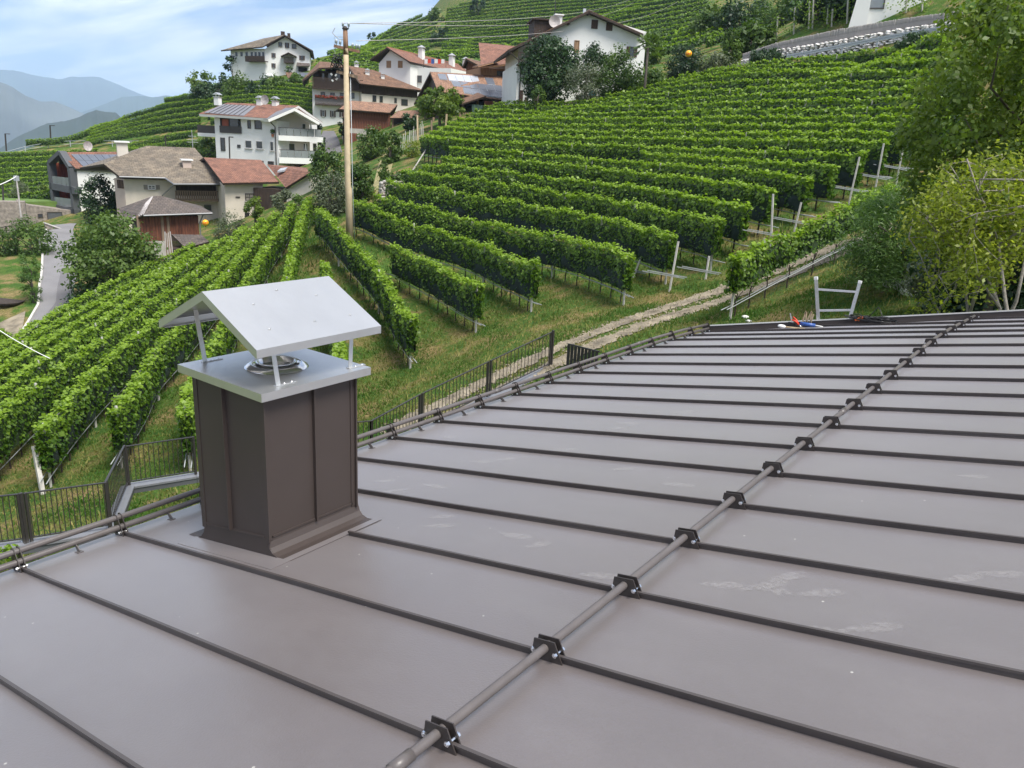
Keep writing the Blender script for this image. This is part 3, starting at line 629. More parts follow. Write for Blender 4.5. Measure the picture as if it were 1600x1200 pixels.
A = [rq(CH_X0-.12, CH_Y0-.13, .002), rq(CH_X1+.20, CH_Y0-.13, .002), rq(CH_X1+.20, CH_Y1+.05, .002), rq(CH_X0-.12, CH_Y1+.05, .002)]
ap.hexa(A, [(a[0], a[1], a[2]+.0025) for a in A]); cobj('base_sheet', ap, M['roof'])
# stainless plate with lip
PX0, PX1, PY0, PY1 = -4.225, -3.425, 2.402, 3.178
mb = MB().box(PX0, PX1, PY0, PY1, PT-.004, PT)
for b in ((PX0, PX1, PY0, PY0+.004), (PX0, PX1, PY1-.004, PY1), (PX0, PX0+.004, PY0+.004, PY1-.004), (PX1-.004, PX1, PY0+.004, PY1-.004)): mb.box(*b, PT-.047, PT-.004)
cobj('cover_plate', mb, M['steel'])
fx_, fy_ = (PX0+PX1)/2+.01, (PY0+PY1)/2
fl = MB().lathe([(0.185, 0.001), (0.18, 0.007), (0.165, 0.015), (0.15, 0.022), (0.142, 0.023), (0.135, 0.018), (0.13, -.1)], 40, (fx_, fy_, PT), cap=False); cobj('flue_collar', fl, M['steel_shiny'], smooth=True)
fl = MB().lathe([(0.115, -.02), (0.115, 0.030), (0.120, 0.034), (0.105, 0.034), (0.102, -.1)], 36, (fx_, fy_, PT), cap=False); cobj('flue_pipe', fl, M['steel_shiny'], smooth=True)
cobj('flue_opening', MB().lathe([(0.001, -.012), (0.103, -.012)], 24, (fx_, fy_, PT), cap=False), M['black'])
# hood
HX0, HX1, HY0, HY1 = -4.365, -3.425, 2.385, 3.262; HR = -.848; HE = -1.085; HXM = (HX0+HX1)/2; T = .004
hood = MB()
for sx, xe in ((-1, HX0), (1, HX1)):
    A = [(HXM, HY0, HR), (xe, HY0, HE), (xe, HY1, HE), (HXM, HY1, HR)]; hood.prism(A, (0, 0, -T))
    hood.box(min(xe, xe-sx*T), max(xe, xe-sx*T), HY0, HY1, HE-.045, HE-T)
    for yv, s in ((HY0, 1), (HY1, -1)):
        q = [(HXM, yv, HR-T), (xe-sx*T, yv, HE-T), (xe-sx*T, yv, HE-T-.045), (HXM, yv, HR-T-.045)]; hood.prism(q, (0, s*T, 0))
    q = [(xe-sx*T, HY0+.02, HE-.045), (xe-sx*.03, HY0+.02, HE-.045), (xe-sx*.03, HY1-.02, HE-.045), (xe-sx*T, HY1-.02, HE-.045)]; hood.prism(q, (0, 0, .003))
cobj('hood', hood, M['steel'])
for tx, ty in ((.3, .25), (.3, .75), (.72, .2), (.72, .55), (.72, .85), (.12, .5)):
    x = HXM+(HX1-HXM)*tx; y = HY0+(HY1-HY0)*ty; z = HR+(HE-HR)*tx; dm = MB().lathe([(0.011, -.002), (0.008, .0006), (0.002, .0014)], 10, (x, y, z)); cobj('hood_dimple', dm, M['steel'], smooth=True)
for (x, y, tx, ty) in ((PX0+.06, PY0+.14, HX0+.13, HY0+.16), (PX0+.06, PY1-.12, HX0+.13, HY1-.14), (PX1-.07, PY0+.16, HX1-.10, HY0+.16), (PX1-.07, PY1-.10, HX1-.10, HY1-.14)):
    zt = HR+(HE-HR)*abs(tx-HXM)/(HX1-HXM)-.006
    mb = MB().beam((x, y, PT+.002), (tx, ty, zt), .028, .004, up=(1, 0, 0)); mb.box(x-.014, x+.014, y-.02, y+.11, PT+.001, PT+.005)
    leg = cobj('hood_leg', mb, M['steel'])
    for dy_ in (.04, .09): cobj('rivet', MB().lathe([(.006, 0), (.004, .003)], 8, (x, y+dy_, PT+.005)), M['bolt'], leg)

# ------------------------------------------------------------------ snow guards
def plate_bracket(kind):
    mb = MB(); t = .005
    if kind == 'eave': prof = [(-.055, -.0), (.055, -.0), (.055, .03), (.012, .135), (-.012, .147), (-.032, .14), (-.038, .122), (-.055, .03)]
    else: prof = [(-.075, .0), (.075, .0), (.048, .088), (-.048, .088)]
    for s in (-1, 1):
        q = [np.array([a, s*.013, h]) for a, h in prof]; mb.prism(q, (0, t*s, 0))
    return mb
def local_roof(u, y): # matrix frame with x = up slope, y = along eave, z = roof normal
    p = roof_pt(u, y, 0); return p, (0, -math.asin(US[2]), 0)
me_e = plate_bracket('eave').mesh('bracket', M['dark_metal']); me_m = plate_bracket('mid').mesh('bracket', M['dark_metal'])
def bolt_mesh(r=.011):
    return MB().tube([(0, -.034, 0), (0, .034, 0)], .006, 6).tube([(0, -.030, 0), (0, -.022, 0)], r, 6).tube([(0, .022, 0), (0, .030, 0)], r, 6).mesh('bolt', M['bolt'])
me_b = bolt_mesh(); ang = -math.asin(US[2])
def guard(label, u0, kind, yend):
    p0 = roof_pt(u0, SEAM0, 0); t = root('snow_guard', p0, label, 'snow guard')
    def L(v): return np.array(v)-p0
    pipes = [(0.0, .055, .018)] if kind == 'mid' else [(-.008, .118, .019), (.030, .062, .019)]
    if kind == 'eave': pipes[1] = (.0, .058, .019)
    for (du, h, r) in pipes:
        ys_ = np.linspace(-1.0, yend(u0)-.10, 16)
        pts = [L(roof_pt(u0+du+(0.012 if kind == 'eave' and h < .1 else 0), y, h)) for y in ys_]
        obj('pipe', MB().tube(pts, r, 12), M['pipe'], t, True)
        for ycut in (1.50, 6.30, 9.35): 
            a, b = (L(roof_pt(u0+du, ycut-.09, h)), L(roof_pt(u0+du, ycut+.0, h)))
            if kind == 'mid' or h > .1: obj('pipe_sleeve', MB().tube([a, b], r+.004, 12), M['pipe'], t, True)
    n = -4
    while True:
        y = SEAM0+SW*n; n += 1
        if y > yend(u0)-.03: break
        if y < -1.0: continue
        b = link('bracket', me_e if kind == 'eave' else me_m, t, L(roof_pt(u0, y, 0)), (0, ang, 0))
        for (bu, bh) in (((-.034, .024), (.030, .026)) if kind == 'eave' else ((-.052, .042), (.050, .040))):
            link('bolt', me_b, b, (bu, 0, bh))
        if kind == 'eave' and y+SW*.5 < yend(u0)-.4:
            a = L(roof_pt(u0+.012, y+SW*.52, .045)); c_ = L(roof_pt(u0+.055, y+SW*.52, .004)); m_ = L(roof_pt(u0+.03, y+SW*.52, .03))
            obj('pipe_foot', MB().beam(a, m_, .022, .006, up=(0, 1, 0)).beam(m_, c_, .03, .006, up=(0, 1, 0)).beam(c_+US*-.03, c_+US*.02, .035, .004), M['pipe'], t)
    return t
guard('double pipe snow guard on triangular brackets along the eave of the metal roof', U_E+.09, 'eave', edge_y)
guard('single pipe snow guard on low brackets crossing the middle of the metal roof', -1.77, 'mid', edge_y)

# ------------------------------------------------------------------ ladder, tools, cable at the far edge
def edge_pt(px, py, back=0.0, h=0.09):             # point on the vertical plane of the far roof edge through a pixel
    r = ray(px, py); # plane: y = 11.55+(u-U_E)*.345+back
    a = roof_pt(0, 0, 0); # u as function of x
    k = .345/US[0]; c0 = 11.55+(u_of_x(0)-U_E)*.345+back
    t = c0/(r[1]-k*r[0]); return r*t
l0 = edge_pt(1279, 508, .12); l1 = edge_pt(1275, 434, .12); q0 = edge_pt(1326, 504, .12); q1 = edge_pt(1344, 440, .12)
def ext(a, b, L=3.0): d = (a-b)/np.linalg.norm(a-b); return a+d*L
lad = root('ladder', l0, 'aluminium ladder whose two top rungs stick up over the far roof edge', 'ladder')
O = l0
for a, b in ((l0, l1), (q0, q1)):
    rl_ = obj('rail', MB().beam(ext(a, b)-O, b-O, .045, .03, up=(0, 1, 0)), M['alu'], lad)
    obj('end_cap', MB().beam(b-O-(b-a)*.04, b-O+(b-a)*.02, .05, .034, up=(0, 1, 0)), M['white_plastic'], rl_)
def lerp(a, b, t): return a+(b-a)*t
for t1, t2 in ((.76, .75), (.31, .31), (-.15, -.15), (-.6, -.6)):
    obj('rung', MB().beam(lerp(l0, l1, t1)-O, lerp(q0, q1, t2)-O, .028, .028), M['alu'], lad)
# cable coil
cc0 = edge_pt(1360, 512, -.12); cc0 = roof_pt(u_of_x(cc0[0]), cc0[1], .02)
coil = MB(); rng = np.random.default_rng(3); pts = []
for k in range(230):
    a = k*.27; rr = .17+.06*math.sin(k*.11)+.02*rng.normal(); pts.append((cc0[0]+rr*1.55*math.cos(a)+.02*math.sin(k*.05), cc0[1]+rr*.62*math.sin(a), cc0[2]+.018+.045*abs(math.sin(k*.043))+.055*max(0, math.sin(a*1.0+k*.02))*(k % 60 > 30)))
coil.tube(pts, .0075, 6)
cb = root('cable_coil', cc0, 'tangled black cable coil with orange plugs lying on the far edge of the metal roof', 'cable')
coil.shift(-cc0); obj('cable', coil, M['cable'], cb, True)
obj('cable', MB().tube([(-.1, 0, .03), (-.02, .05, .16), (.03, .05, .24), (.07, .02, .20), (.12, -.02, .12), (.2, 0, .05)], .006, 6), M['cable'], cb, True)
for dx_, dy_ in ((-.22, -.10), (-.19, -.07)): obj('plug', MB().beam((dx_, dy_, .02), (dx_+.06, dy_+.05, .07), .022, .022), M['orange'], cb)
for dx_, dy_ in ((-.10, -.06), (.10, .05), (.06, -.11)): obj('connector', MB().beam((dx_, dy_, .03), (dx_+.09, dy_+.01, .035), .025, .022), M['white_plastic'], cb)
# tools
def on_roof(px, py, h=.0, back=-.1):
    p = edge_pt(px, py, back); return roof_pt(u_of_x(p[0]), p[1], h)
p = on_roof(1220, 514, .03, -.25)
t = root('silicone_brush', p, 'white brush with a bent pale wooden handle left of the tools on the roof edge', 'brush')
obj('brush_head', MB().sphere((0, 0, .02), .055, 10, 6, (1.2, .7, .5)), M['white_plastic'], t, True); obj('handle', MB().beam((.05, 0, .02), (.33, .06, .03), .022, .016), M['pale_wood'], t)
p = on_roof(1247, 507, .02)
t = root('pliers', p, 'red-handled pliers lying open on the roof edge', 'pliers')
for s in (-1, 1):
    obj('handle', MB().tube([(0, 0, .03), (-.05, .01*s, .08+.01*s), (-.11, .03*s, .11+.015*s)], .012, 6), M['red'], t, True); obj('jaw', MB().tube([(0, 0, .03), (.05, .01*s, .0)], [.012, .005], 6), M['steel_shiny'], t, True)
p = on_roof(1257, 510, .02)
t = root('sealant_cartridge', p, 'blue sealant cartridge with a white nozzle lying on the roof edge', 'sealant cartridge')
obj('barrel', MB().tube([(-.08, 0, .03), (.13, .03, .03)], .028, 12), M['blue'], t, True); obj('nozzle', MB().tube([(.13, .03, .03), (.24, .045, .03)], [.012, .006], 8), M['white_plastic'], t, True)
p = on_roof(1236, 511, .02)
t = root('utility_knife', p, 'dark knife with its pale blade standing up beside the red pliers', 'knife')
obj('handle', MB().box(-.06, .05, -.02, .02, 0, .07), M['cable'], t); obj('blade', MB().prism([(-.02, 0, .07), (.01, 0, .07), (-.05, 0, .20), (-.065, 0, .20)], (0, .006, 0)), M['steel'], t)
p = on_roof(1258, 506, .02, -.02)
t = root('folding_rule', p, 'half-folded yellow wooden rule standing on edge behind the blue cartridge', 'folding rule')
zz = [(-.06, .0, .02), (-.03, 0, .21), (.0, .0, .05), (.05, 0, .23), (.06, 0, .03), (.085, 0, .19)]
for a, b in zip(zz[:-1], zz[1:]): obj('rule_segment', MB().beam(a, b, .012, .02), M['pale_wood'], t)
# ------------------------------------------------------------------ foliage
def leaf_quads(c, nrm, size, rng, shape=1.0, fold=0.0):
    """one bent four-cornered leaf per point, facing roughly along nrm"""
    n = len(c); nrm = nrm/(np.linalg.norm(nrm, axis=1)[:, None]+1e-9)
    t = rng.normal(size=(n, 3)); t -= nrm*(t*nrm).sum(1)[:, None]; t /= np.linalg.norm(t, axis=1)[:, None]+1e-9
    b = np.cross(nrm, t); s = size[:, None]
    v = np.stack([c-t*s*.55, c+b*s*.5*shape-t*s*.05, c+t*s*.55-nrm*s*.12, c-b*s*.5*shape-t*s*.05], 1).reshape(-1, 3)
    return v, np.arange(n*4).reshape(n, 4)
def leaf_obj(name, c, nrm, size, tone, mat, parent=None, seed=0, shape=1.0, origin=(0, 0, 0), **tags):
    rng = np.random.default_rng(seed+11)
    v, q = leaf_quads(c-np.array(origin), nrm, size, rng, shape)
    return link(name, np_mesh(name, v, q, mat, False, np.repeat(np.clip(tone, 0, 1), 4)), parent, **tags)
def resample(pl, step):
    pl = np.asarray(pl, float); pl = pl[~np.isnan(pl).any(1)]
    d = np.concatenate([[0], np.cumsum(np.linalg.norm(np.diff(pl[:, :2], axis=0), axis=1))]); n = max(3, int(d[-1]/step)+1); s = np.linspace(0, d[-1], n)
    Q = np.stack([np.interp(s, d, pl[:, 0]), np.interp(s, d, pl[:, 1])], 1)
    k = max(1, int(2.0/step))                       # soften kinks
    if n > 4*k:
        pad = np.vstack([2*Q[0]-Q[1:k+1][::-1], Q, 2*Q[-1]-Q[-k-1:-1][::-1]]); ker = np.ones(2*k+1)/(2*k+1)
        Q = np.stack([np.convolve(pad[:, 0], ker, 'valid'), np.convolve(pad[:, 1], ker, 'valid')], 1)
    return np.column_stack([Q, ground(Q[:, 0], Q[:, 1])])
_post_me = {}
ROWS = []
def vine_row(label, pts, near=1, group=None, top=1.95, low=0.62, width=0.52, leaf=None, dens=None, net=True, trunk=True, ends=(1, 1), seed=0, pipe=True, gap=0.0, posts=True):
    rng = np.random.default_rng(1000+seed); Q = resample(pts, 0.3 if near <= 2 else 0.8)
    if len(Q) < 3: return None
    d = np.gradient(Q[:, :2], axis=0); d /= np.linalg.norm(d, axis=1)[:, None]+1e-9; lat = np.stack([d[:, 1], -d[:, 0]], 1)
    seg = np.linalg.norm(np.diff(Q[:, :2], axis=0), axis=1); S = np.concatenate([[0], np.cumsum(seg)]); L = S[-1]
    if L < 1.5: return None
    dist = np.linalg.norm(Q[:, :2], axis=1).mean()
    leaf = leaf or {1: .108, 2: .135, 3: .185, 4: .36}[near]
    dens = dens or {1: 420, 2: 270, 3: 125, 4: 34}[near]
    o = Q[0].copy(); t = root('vine_row', o, label, 'vine row', group)
    n = int(dens*L)+int(dens*.9); s = rng.uniform(-.15, L+.15, n); ne = int(dens*.45); s[:ne] = -rng.random(ne)*.22; s[ne:2*ne] = L+rng.random(ne)*.22
    ph = rng.uniform(0, 100, 3)
    hvk = .7 if near == 1 else .4
    hv = lambda s: hvk*(.14*np.sin(s*1.9+ph[0])*np.sin(s*.63+ph[1])+.10*np.sin(s*4.7+ph[2])+.06*np.sin(s*9.1+ph[0]))
    wv = lambda s, z: 1+.22*np.sin(s*2.7+ph[1]+z*2)+.16*np.sin(s*6.1+z*5+ph[2])
    px = np.interp(s, S, Q[:, 0]); py = np.interp(s, S, Q[:, 1]); pz = np.interp(s, S, Q[:, 2]); lx = np.interp(s, S, lat[:, 0]); ly = np.interp(s, S, lat[:, 1])
    over = np.clip(s, 0, L)-s; dxs = np.interp(s, S, d[:, 0]); dys = np.interp(s, S, d[:, 1]); px -= dxs*over*.0; py -= dys*over*.0; px += dxs*np.where(over > 0, -over, np.where(over < 0, -over, 0)); py += dys*np.where(over > 0, -over, np.where(over < 0, -over, 0))
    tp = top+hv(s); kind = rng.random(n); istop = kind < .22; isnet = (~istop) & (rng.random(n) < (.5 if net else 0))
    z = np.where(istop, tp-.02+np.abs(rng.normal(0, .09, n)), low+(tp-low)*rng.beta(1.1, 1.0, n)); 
    if net: 
        lowz = (z < low+.62) & (~istop); keep = ~(lowz & (rng.random(n) < .12)); 
    else: keep = np.ones(n, bool)
    side = rng.choice([-1, 1], n)
    hw = width/2*wv(s, z)*np.where(z > tp-.25, np.clip((tp+.12-z)/.37, .35, 1), 1.0)*(1-.25*(z < low+.5))
    off = np.where(istop | (np.abs(over) > 1e-6), rng.uniform(-1, 1, n)*width*.42, side*hw*(1-.35*rng.random(n)**2))
    if gap: keep &= ~((np.sin(s*.37+ph[0]) > 1-gap))
    c = np.stack([px+lx*off, py+ly*off, pz+z], 1)
    nr_ = np.stack([lx*side, ly*side, np.full(n, .45)], 1)*np.where(istop, .25, 1.0)[:, None]+np.stack([np.zeros(n), np.zeros(n), np.where(istop, 1.0, .1)], 1)+rng.normal(0, .5, (n, 3))
    tone = np.where(istop, .72, .26)+rng.normal(0, .17, n)+.22*np.clip((z-tp+.45)/.5, -1, 1)  # young tops paler, exaggerated: lit top and shaded sides put into the tone
    c, nr_, tone = c[keep], nr_[keep], tone[keep]; sz = leaf*rng.lognormal(0, .22, len(c))
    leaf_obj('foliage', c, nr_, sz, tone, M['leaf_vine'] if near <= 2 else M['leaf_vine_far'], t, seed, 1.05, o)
    # woody core so the row is not see-through
    K = 1 if near <= 2 else 1
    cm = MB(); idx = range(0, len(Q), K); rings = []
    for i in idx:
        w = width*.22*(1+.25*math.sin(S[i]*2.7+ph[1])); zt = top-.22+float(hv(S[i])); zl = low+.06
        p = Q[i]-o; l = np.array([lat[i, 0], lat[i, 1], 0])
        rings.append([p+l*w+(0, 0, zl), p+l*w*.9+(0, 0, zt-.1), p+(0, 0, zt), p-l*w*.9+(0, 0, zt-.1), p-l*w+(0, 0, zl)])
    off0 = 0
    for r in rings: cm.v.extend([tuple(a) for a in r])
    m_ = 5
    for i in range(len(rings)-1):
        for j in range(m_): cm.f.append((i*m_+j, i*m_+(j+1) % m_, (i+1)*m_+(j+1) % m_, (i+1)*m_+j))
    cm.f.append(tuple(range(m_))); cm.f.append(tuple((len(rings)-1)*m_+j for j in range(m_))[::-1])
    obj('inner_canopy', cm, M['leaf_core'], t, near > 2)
    if net and near <= 3:
        for sgn in (-1, 1):
            nm = MB(); rows = 4; jj = rng.normal(0, .028, (len(Q), rows))
            for i in range(len(Q)):
                for k in range(rows):
                    zz = low-.02+k/(rows-1)*.62; ww = (width*.34+jj[i, k])*(.8 if k in (0,) else 1); p = Q[i]-o
                    nm.v.append((p[0]+lat[i, 0]*ww*sgn, p[1]+lat[i, 1]*ww*sgn, p[2]+zz+.02*math.sin(S[i]*5+k)))
            for i in range(len(Q)-1):
                for k in range(rows-1): nm.f.append((i*rows+k, (i+1)*rows+k, (i+1)*rows+k+1, i*rows+k+1))
            obj('bird_net', nm, M['net'], t, True)
    if trunk and near <= 2:
        key = 'trunk'
        if key not in _post_me:
            mb = MB().tube([(0, 0, -.1), (.02, .01, .25), (-.02, .0, .5), (.02, .02, .8)], [.032, .026, .022, .018], 5); mb.tube([(.02, .02, .62), (.12, .0, .8), (.2, 0, .9)], .012, 4); mb.tube([(.02, .02, .62), (-.1, .02, .78), (-.2, 0, .88)], .012, 4)
            _post_me[key] = mb.mesh('trunk', M['vine_bark'])
            _post_me['stake'] = MB().box(-.012, .012, -.012, .012, -.1, .85).mesh('stake', M['post_metal'])
            _post_me['post'] = MB().prism([(-.032, -.032, -.2), (.032, -.032, -.2), (.032, .032, -.2), (-.032, .032, -.2)], (0, 0, 2.25)).mesh('post', M['post'])
        ns = int(L/1.0)
        if near == 1:
            for k in range(ns):
                ss = (k+.5)*L/ns; p = [np.interp(ss, S, Q[:, a]) for a in range(3)]
                link('trunk', _post_me['trunk'], t, (p[0]-o[0], p[1]-o[1], p[2]-o[2]), (0, 0, rng.uniform(0, 6.28)))
        else:
            tm = MB()
            for k in range(ns):
                ss = (k+.5)*L/ns; p = [np.interp(ss, S, Q[:, a])-o[a] for a in range(3)]; tm.box(p[0]-.03, p[0]+.03, p[1]-.03, p[1]+.03, p[2]-.1, p[2]+.8)
            obj('trunks', tm, M['vine_bark'], t, kind='stuff')
    if pipe and near <= 2:
        for k, (lo_, hh) in enumerate(((.10, .50), (-.08, .46))):
            pp = [(Q[i, 0]-o[0]+lat[i, 0]*lo_, Q[i, 1]-o[1]+lat[i, 1]*lo_, Q[i, 2]-o[2]+hh-.05*abs(math.sin(S[i]*.6))) for i in range(0, len(Q), 3)]
            a = Q[-1]+np.array([d[-1, 0], d[-1, 1], 0])*.7-o; b0 = Q[0]-np.array([d[0, 0], d[0, 1], 0])*.7-o
            pp = [(b0[0]+lat[0, 0]*lo_, b0[1]+lat[0, 1]*lo_, b0[2]+hh)]+pp+[(a[0]+lat[-1, 0]*lo_, a[1]+lat[-1, 1]*lo_, a[2]+hh)]
            obj('drip_hose', MB().tube(pp, .017, 5), M['drip'], t, True)
    if posts and near <= 3 and 'post' in _post_me:
        npst = max(1, int(L/5.5))
        for k in range(npst+1):
            ss = k*L/npst; e = 0
            if k == 0:
                if not ends[0]: continue
                e = .03
            if k == npst:
                if not ends[1]: continue
                e = -.03
            p = np.array([np.interp(ss+e*2.2, S, Q[:, a]) for a in range(3)])
            dd = np.array([np.interp(ss, S, d[:, 0]), np.interp(ss, S, d[:, 1])]); p[:2] += dd*(e*2.6)
            link('post', _post_me['post'], t, p-o, (dd[1]*-e*1.1, dd[0]*e*1.1, rng.uniform(-.2, .2)))
    ROWS.append((label, Q)); return t
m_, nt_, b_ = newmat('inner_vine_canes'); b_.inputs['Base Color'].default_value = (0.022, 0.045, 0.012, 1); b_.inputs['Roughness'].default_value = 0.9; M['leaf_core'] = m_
_post_me['trunk0'] = None
def px_row(pp, up=1.9, rmin=14, rmax=420): return hit(pp, up, rmin, rmax)
ORD = ['first','second','third','fourth','fifth','sixth','seventh','eighth','ninth','tenth','eleventh','twelfth','thirteenth','fourteenth','fifteenth','sixteenth','seventeenth','eighteenth','nineteenth','twentieth','twenty-first','twenty-second','twenty-third','twenty-fourth','twenty-fifth','twenty-sixth','twenty-seventh','twenty-eighth','twenty-ninth','thirtieth','thirty-first','thirty-second','thirty-third','thirty-fourth','thirty-fifth','thirty-sixth','thirty-seventh','thirty-eighth','thirty-ninth','fortieth']
G_R = 'vine rows on the slope right of the tall pole'; G_L = 'vine rows falling away to the village road'
# --- rows left of the tall pole, from the pole towards the road
LEFT = [
 [(497,333),(520,355),(552,382),(580,411),(605,446),(622,476),(643,503)],
 [(507,412),(512,440),(520,480),(528,520),(532,560),(530,600)],
 [(483,312),(472,335),(465,365),(455,400),(450,435),(438,480),(425,520),(410,570),(395,610)],
 [(457,322),(435,360),(417,385),(400,417),(385,440),(350,512),(330,545),(310,577),(296,608),(290,645)],
 [(432,335),(410,362),(377,400),(345,440),(310,480),(280,515),(242,547),(227,582),(215,600),(200,620),(180,645)],
 [(410,345),(380,377),(345,415),(320,440),(290,460),(262,482),(235,507),(207,532),(180,555),(154,580),(130,598),(112,624),(86,646),(66,672)],
 [(382,357),(360,382),(335,405),(300,432),(260,460),(222,485),(200,500),(166,528),(128,554),(100,576),(60,600),(26,630),(-10,658),(-60,700)],
 [(355,372),(330,390),(300,410),(262,434),(225,460),(190,482),(165,500),(140,515),(92,549),(50,573),(20,600),(-20,630),(-60,660)],
 [(335,381),(300,400),(267,420),(235,441),(197,462),(160,483),(125,504),(95,521),(65,538),(40,554),(0,580),(-50,612)],
 [(315,388),(280,405),(242,426),(210,443),(175,461),(140,480),(100,500),(65,519),(35,538),(0,562),(-50,592)],
 [(300,384),(270,398),(235,413),(200,430),(160,450),(124,469),(96,485),(70,501),(40,518),(0,545),(-50,572)],
]
LL = ['long vine row starting beside the yellow pole and ending nearest the stair fence corner',
 'short vine row whose top peeps out behind the steel hood right of its ridge',
 'narrow vine row climbing straight up behind the left half of the steel hood',
 'vine row whose lower end shows just left of the chimney body',
 'vine row ending closest to the terrace fence with a pale post in its end',
 'vine row ending at the leaning white post by the terrace fence',
 'sixth vine row left of the tall pole, running on past the left picture edge',
 'seventh vine row left of the tall pole on the slope towards the road',
 'eighth vine row left of the tall pole, third from the village road',
 'ninth vine row left of the tall pole, second from the village road',
 'lowest vine row on the slope, bordering the village road']
_post_me.pop('trunk0')
for i, (r, lb) in enumerate(zip(LEFT, LL)):
    nearf = 1 if i < 7 else 2
    vine_row(lb, px_row(r), nearf, G_L, seed=i, ends=(0, 1), net=(i < 6), width=.5 if i else .55)
# --- rows right of the tall pole, bottom to top
RIGHT = [
 [(617,387),(635,396),(670,411),(690,423),(715,433),(748,450)],
 [(550,318),(590,333),(642,353),(690,363),(740,378),(765,391),(795,403),(836,418)],
 [(590,309),(625,320),(670,328),(725,341),(787,356),(862,369),(912,381),(960,391),(983,403)],
 [(609,288),(650,296),(725,303),(757,312),(815,318),(900,335),(955,347),(1010,359),(1050,373)],
 [(632,271),(675,276),(717,281),(760,284),(825,295),(900,306),(950,313),(1012,328),(1050,335),(1100,343),(1122,351)],
 [(665,261),(700,261),(750,266),(825,276),(900,284),(957,290),(1012,296),(1050,305),(1100,313),(1165,328)],
 [(695,250),(740,251),(775,253),(825,254),(875,258),(925,263),(992,271),(1025,276),(1075,279),(1112,286),(1150,291),(1205,300)],
 [(707,234),(750,236),(800,239),(875,246),(925,251),(1012,256),(1062,261),(1112,264),(1175,270),(1222,276),(1262,284)],
 [(1007,242),(1075,246),(1140,252),(1200,257),(1260,261),(1300,264)],
 [(661,215),(700,219),(750,223),(800,225),(850,226),(900,227),(975,229),(1050,233),(1125,237),(1200,240),(1300,244),(1344,247)],
 [(675,208),(725,211),(775,213),(850,215),(925,216),(1000,217),(1100,219),(1200,221),(1300,224),(1381,227)],
 [(687,201),(750,203),(825,205),(900,206),(1000,207),(1100,209),(1200,210),(1300,211),(1415,213)],
 [(702,194),(775,196),(875,197),(1000,196),(1100,196),(1200,197),(1300,198),(1446,203)],
 [(717,187),(800,188),(900,188),(1000,186),(1100,185),(1200,185),(1300,185),(1400,186),(1477,188)],
 [(732,180),(800,180),(900,180),(1000,177),(1100,174),(1200,173),(1300,172),(1400,172),(1500,174)],
 [(745,174),(800,173),(900,172),(1000,168),(1100,163),(1200,160),(1300,158),(1400,157),(1500,158)],
 [(760,168),(850,166),(950,163),(1050,157),(1150,151),(1250,147),(1350,144),(1500,143)],
 [(775,162),(850,160),(930,157),(1000,151),(1100,144),(1200,137),(1300,133),(1400,130),(1500,129)],
 [(950,149),(1000,143),(1050,137),(1125,130),(1200,125),(1300,121),(1400,117),(1500,116)],
 [(985,140),(1040,131),(1100,123),(1180,115),(1260,111),(1350,107),(1500,104)],
 [(1020,129),(1080,121),(1140,114),(1220,109),(1300,107),(1400,102),(1500,98)],
 [(1065,119),(1110,112),(1170,106),(1240,101),(1320,97),(1400,90),(1500,85)],
 [(1110,110),(1150,104),(1200,97),(1260,91),(1320,85),(1400,76),(1480,70)],
]
for i, r in enumerate(RIGHT):
    if i == 0: lb = 'short stubby vine row nearest the stair fence on the slope right of the pole'
    elif i == 8: lb = 'short vine row squeezed in above the eighth long row right of the pole'
    elif i == 22: lb = 'topmost vine row, directly below the white stone wall and guard rail'
    else:
        k = i-1 if i < 8 else i-2
        lb = ORD[k]+' long vine row up the right-hand slope, counted from the farm track'
    near = 1 if i < 5 else (2 if i < 14 else 3)
    vine_row(lb, px_row(r), near, G_R, seed=40+i, ends=(0, 1) if i < 5 else (0, 0), net=i < 12)
vine_row('lone vine row in front of the farm track beside the feathery shrub', px_row([(1150,412),(1178,394),(1220,377),(1262,354),(1305,338),(1347,318),(1395,300)], 1.85), 1, G_R, seed=80, net=False, ends=(1, 0), low=.9)
# leaning white end posts with cross hoses at the right ends of the rows
def end_post(px0, py0, px1, py1, lb):
    b = hit1(px0, py0); r = np.linalg.norm(b); d = ray(px1, py1); tp_ = d*(r*1.0); 
    t = root('end_post', b, lb, 'vineyard post', 'leaning end posts of the vine rows')
    obj('post_shaft', MB().beam((0, 0, -.3), tp_-b, .065, .06, up=(0, 1, 0)), M['post'], t)
    m1 = (tp_-b)*.32; lft = RM @ np.array([1, .18, 0.])
    for k in (0, 1): obj('drip_hose', MB().beam(m1-lft*(1.2-.2*k)+(0, 0, .06*k), m1+lft*(.5+.1*k)+(0, 0, .06*k), .035, .035), M['drip'], t)
for (a, b, c_, d_, lb) in [(1045,457,1060,377,'tall leaning white post standing free between two row ends near the track'), (985,436,1003,400,'leaning post just left of the tall free-standing end post'),
    (1240,362,1252,316,'pale post between the rows, above the lone vine row'), (1325,321,1343,245,'tallest leaning white post in the upper right of the vineyard'),
    (1205,397,1208,303,'end post at the corner of the sixth long row'),
    (1366,303,1381,224,'leaning white post second highest at the right edge of the vineyard'), (1400,288,1415,212,'leaning white post above and right of the lone vine row'), (1435,262,1447,201,'highest leaning white post next to the feathery shrub'), (1187,430,1195,372,'white post behind the near end of the lone vine row'),
    (1102,437,1108,400,'short grey stake right of the tall free-standing end post')]: end_post(a, b, c_, d_, lb)
_b = hit1(68, 773); _t = ray(53, 697)*np.linalg.norm(_b)
t = root('end_post', _b, 'leaning white wooden post in front of the row end beside the terrace fence', 'vineyard post', 'leaning end posts of the vine rows')
obj('post_shaft', MB().beam((0, 0, -.3), _t-_b, .12, .12, up=(0, 1, 0)), M['post'], t)
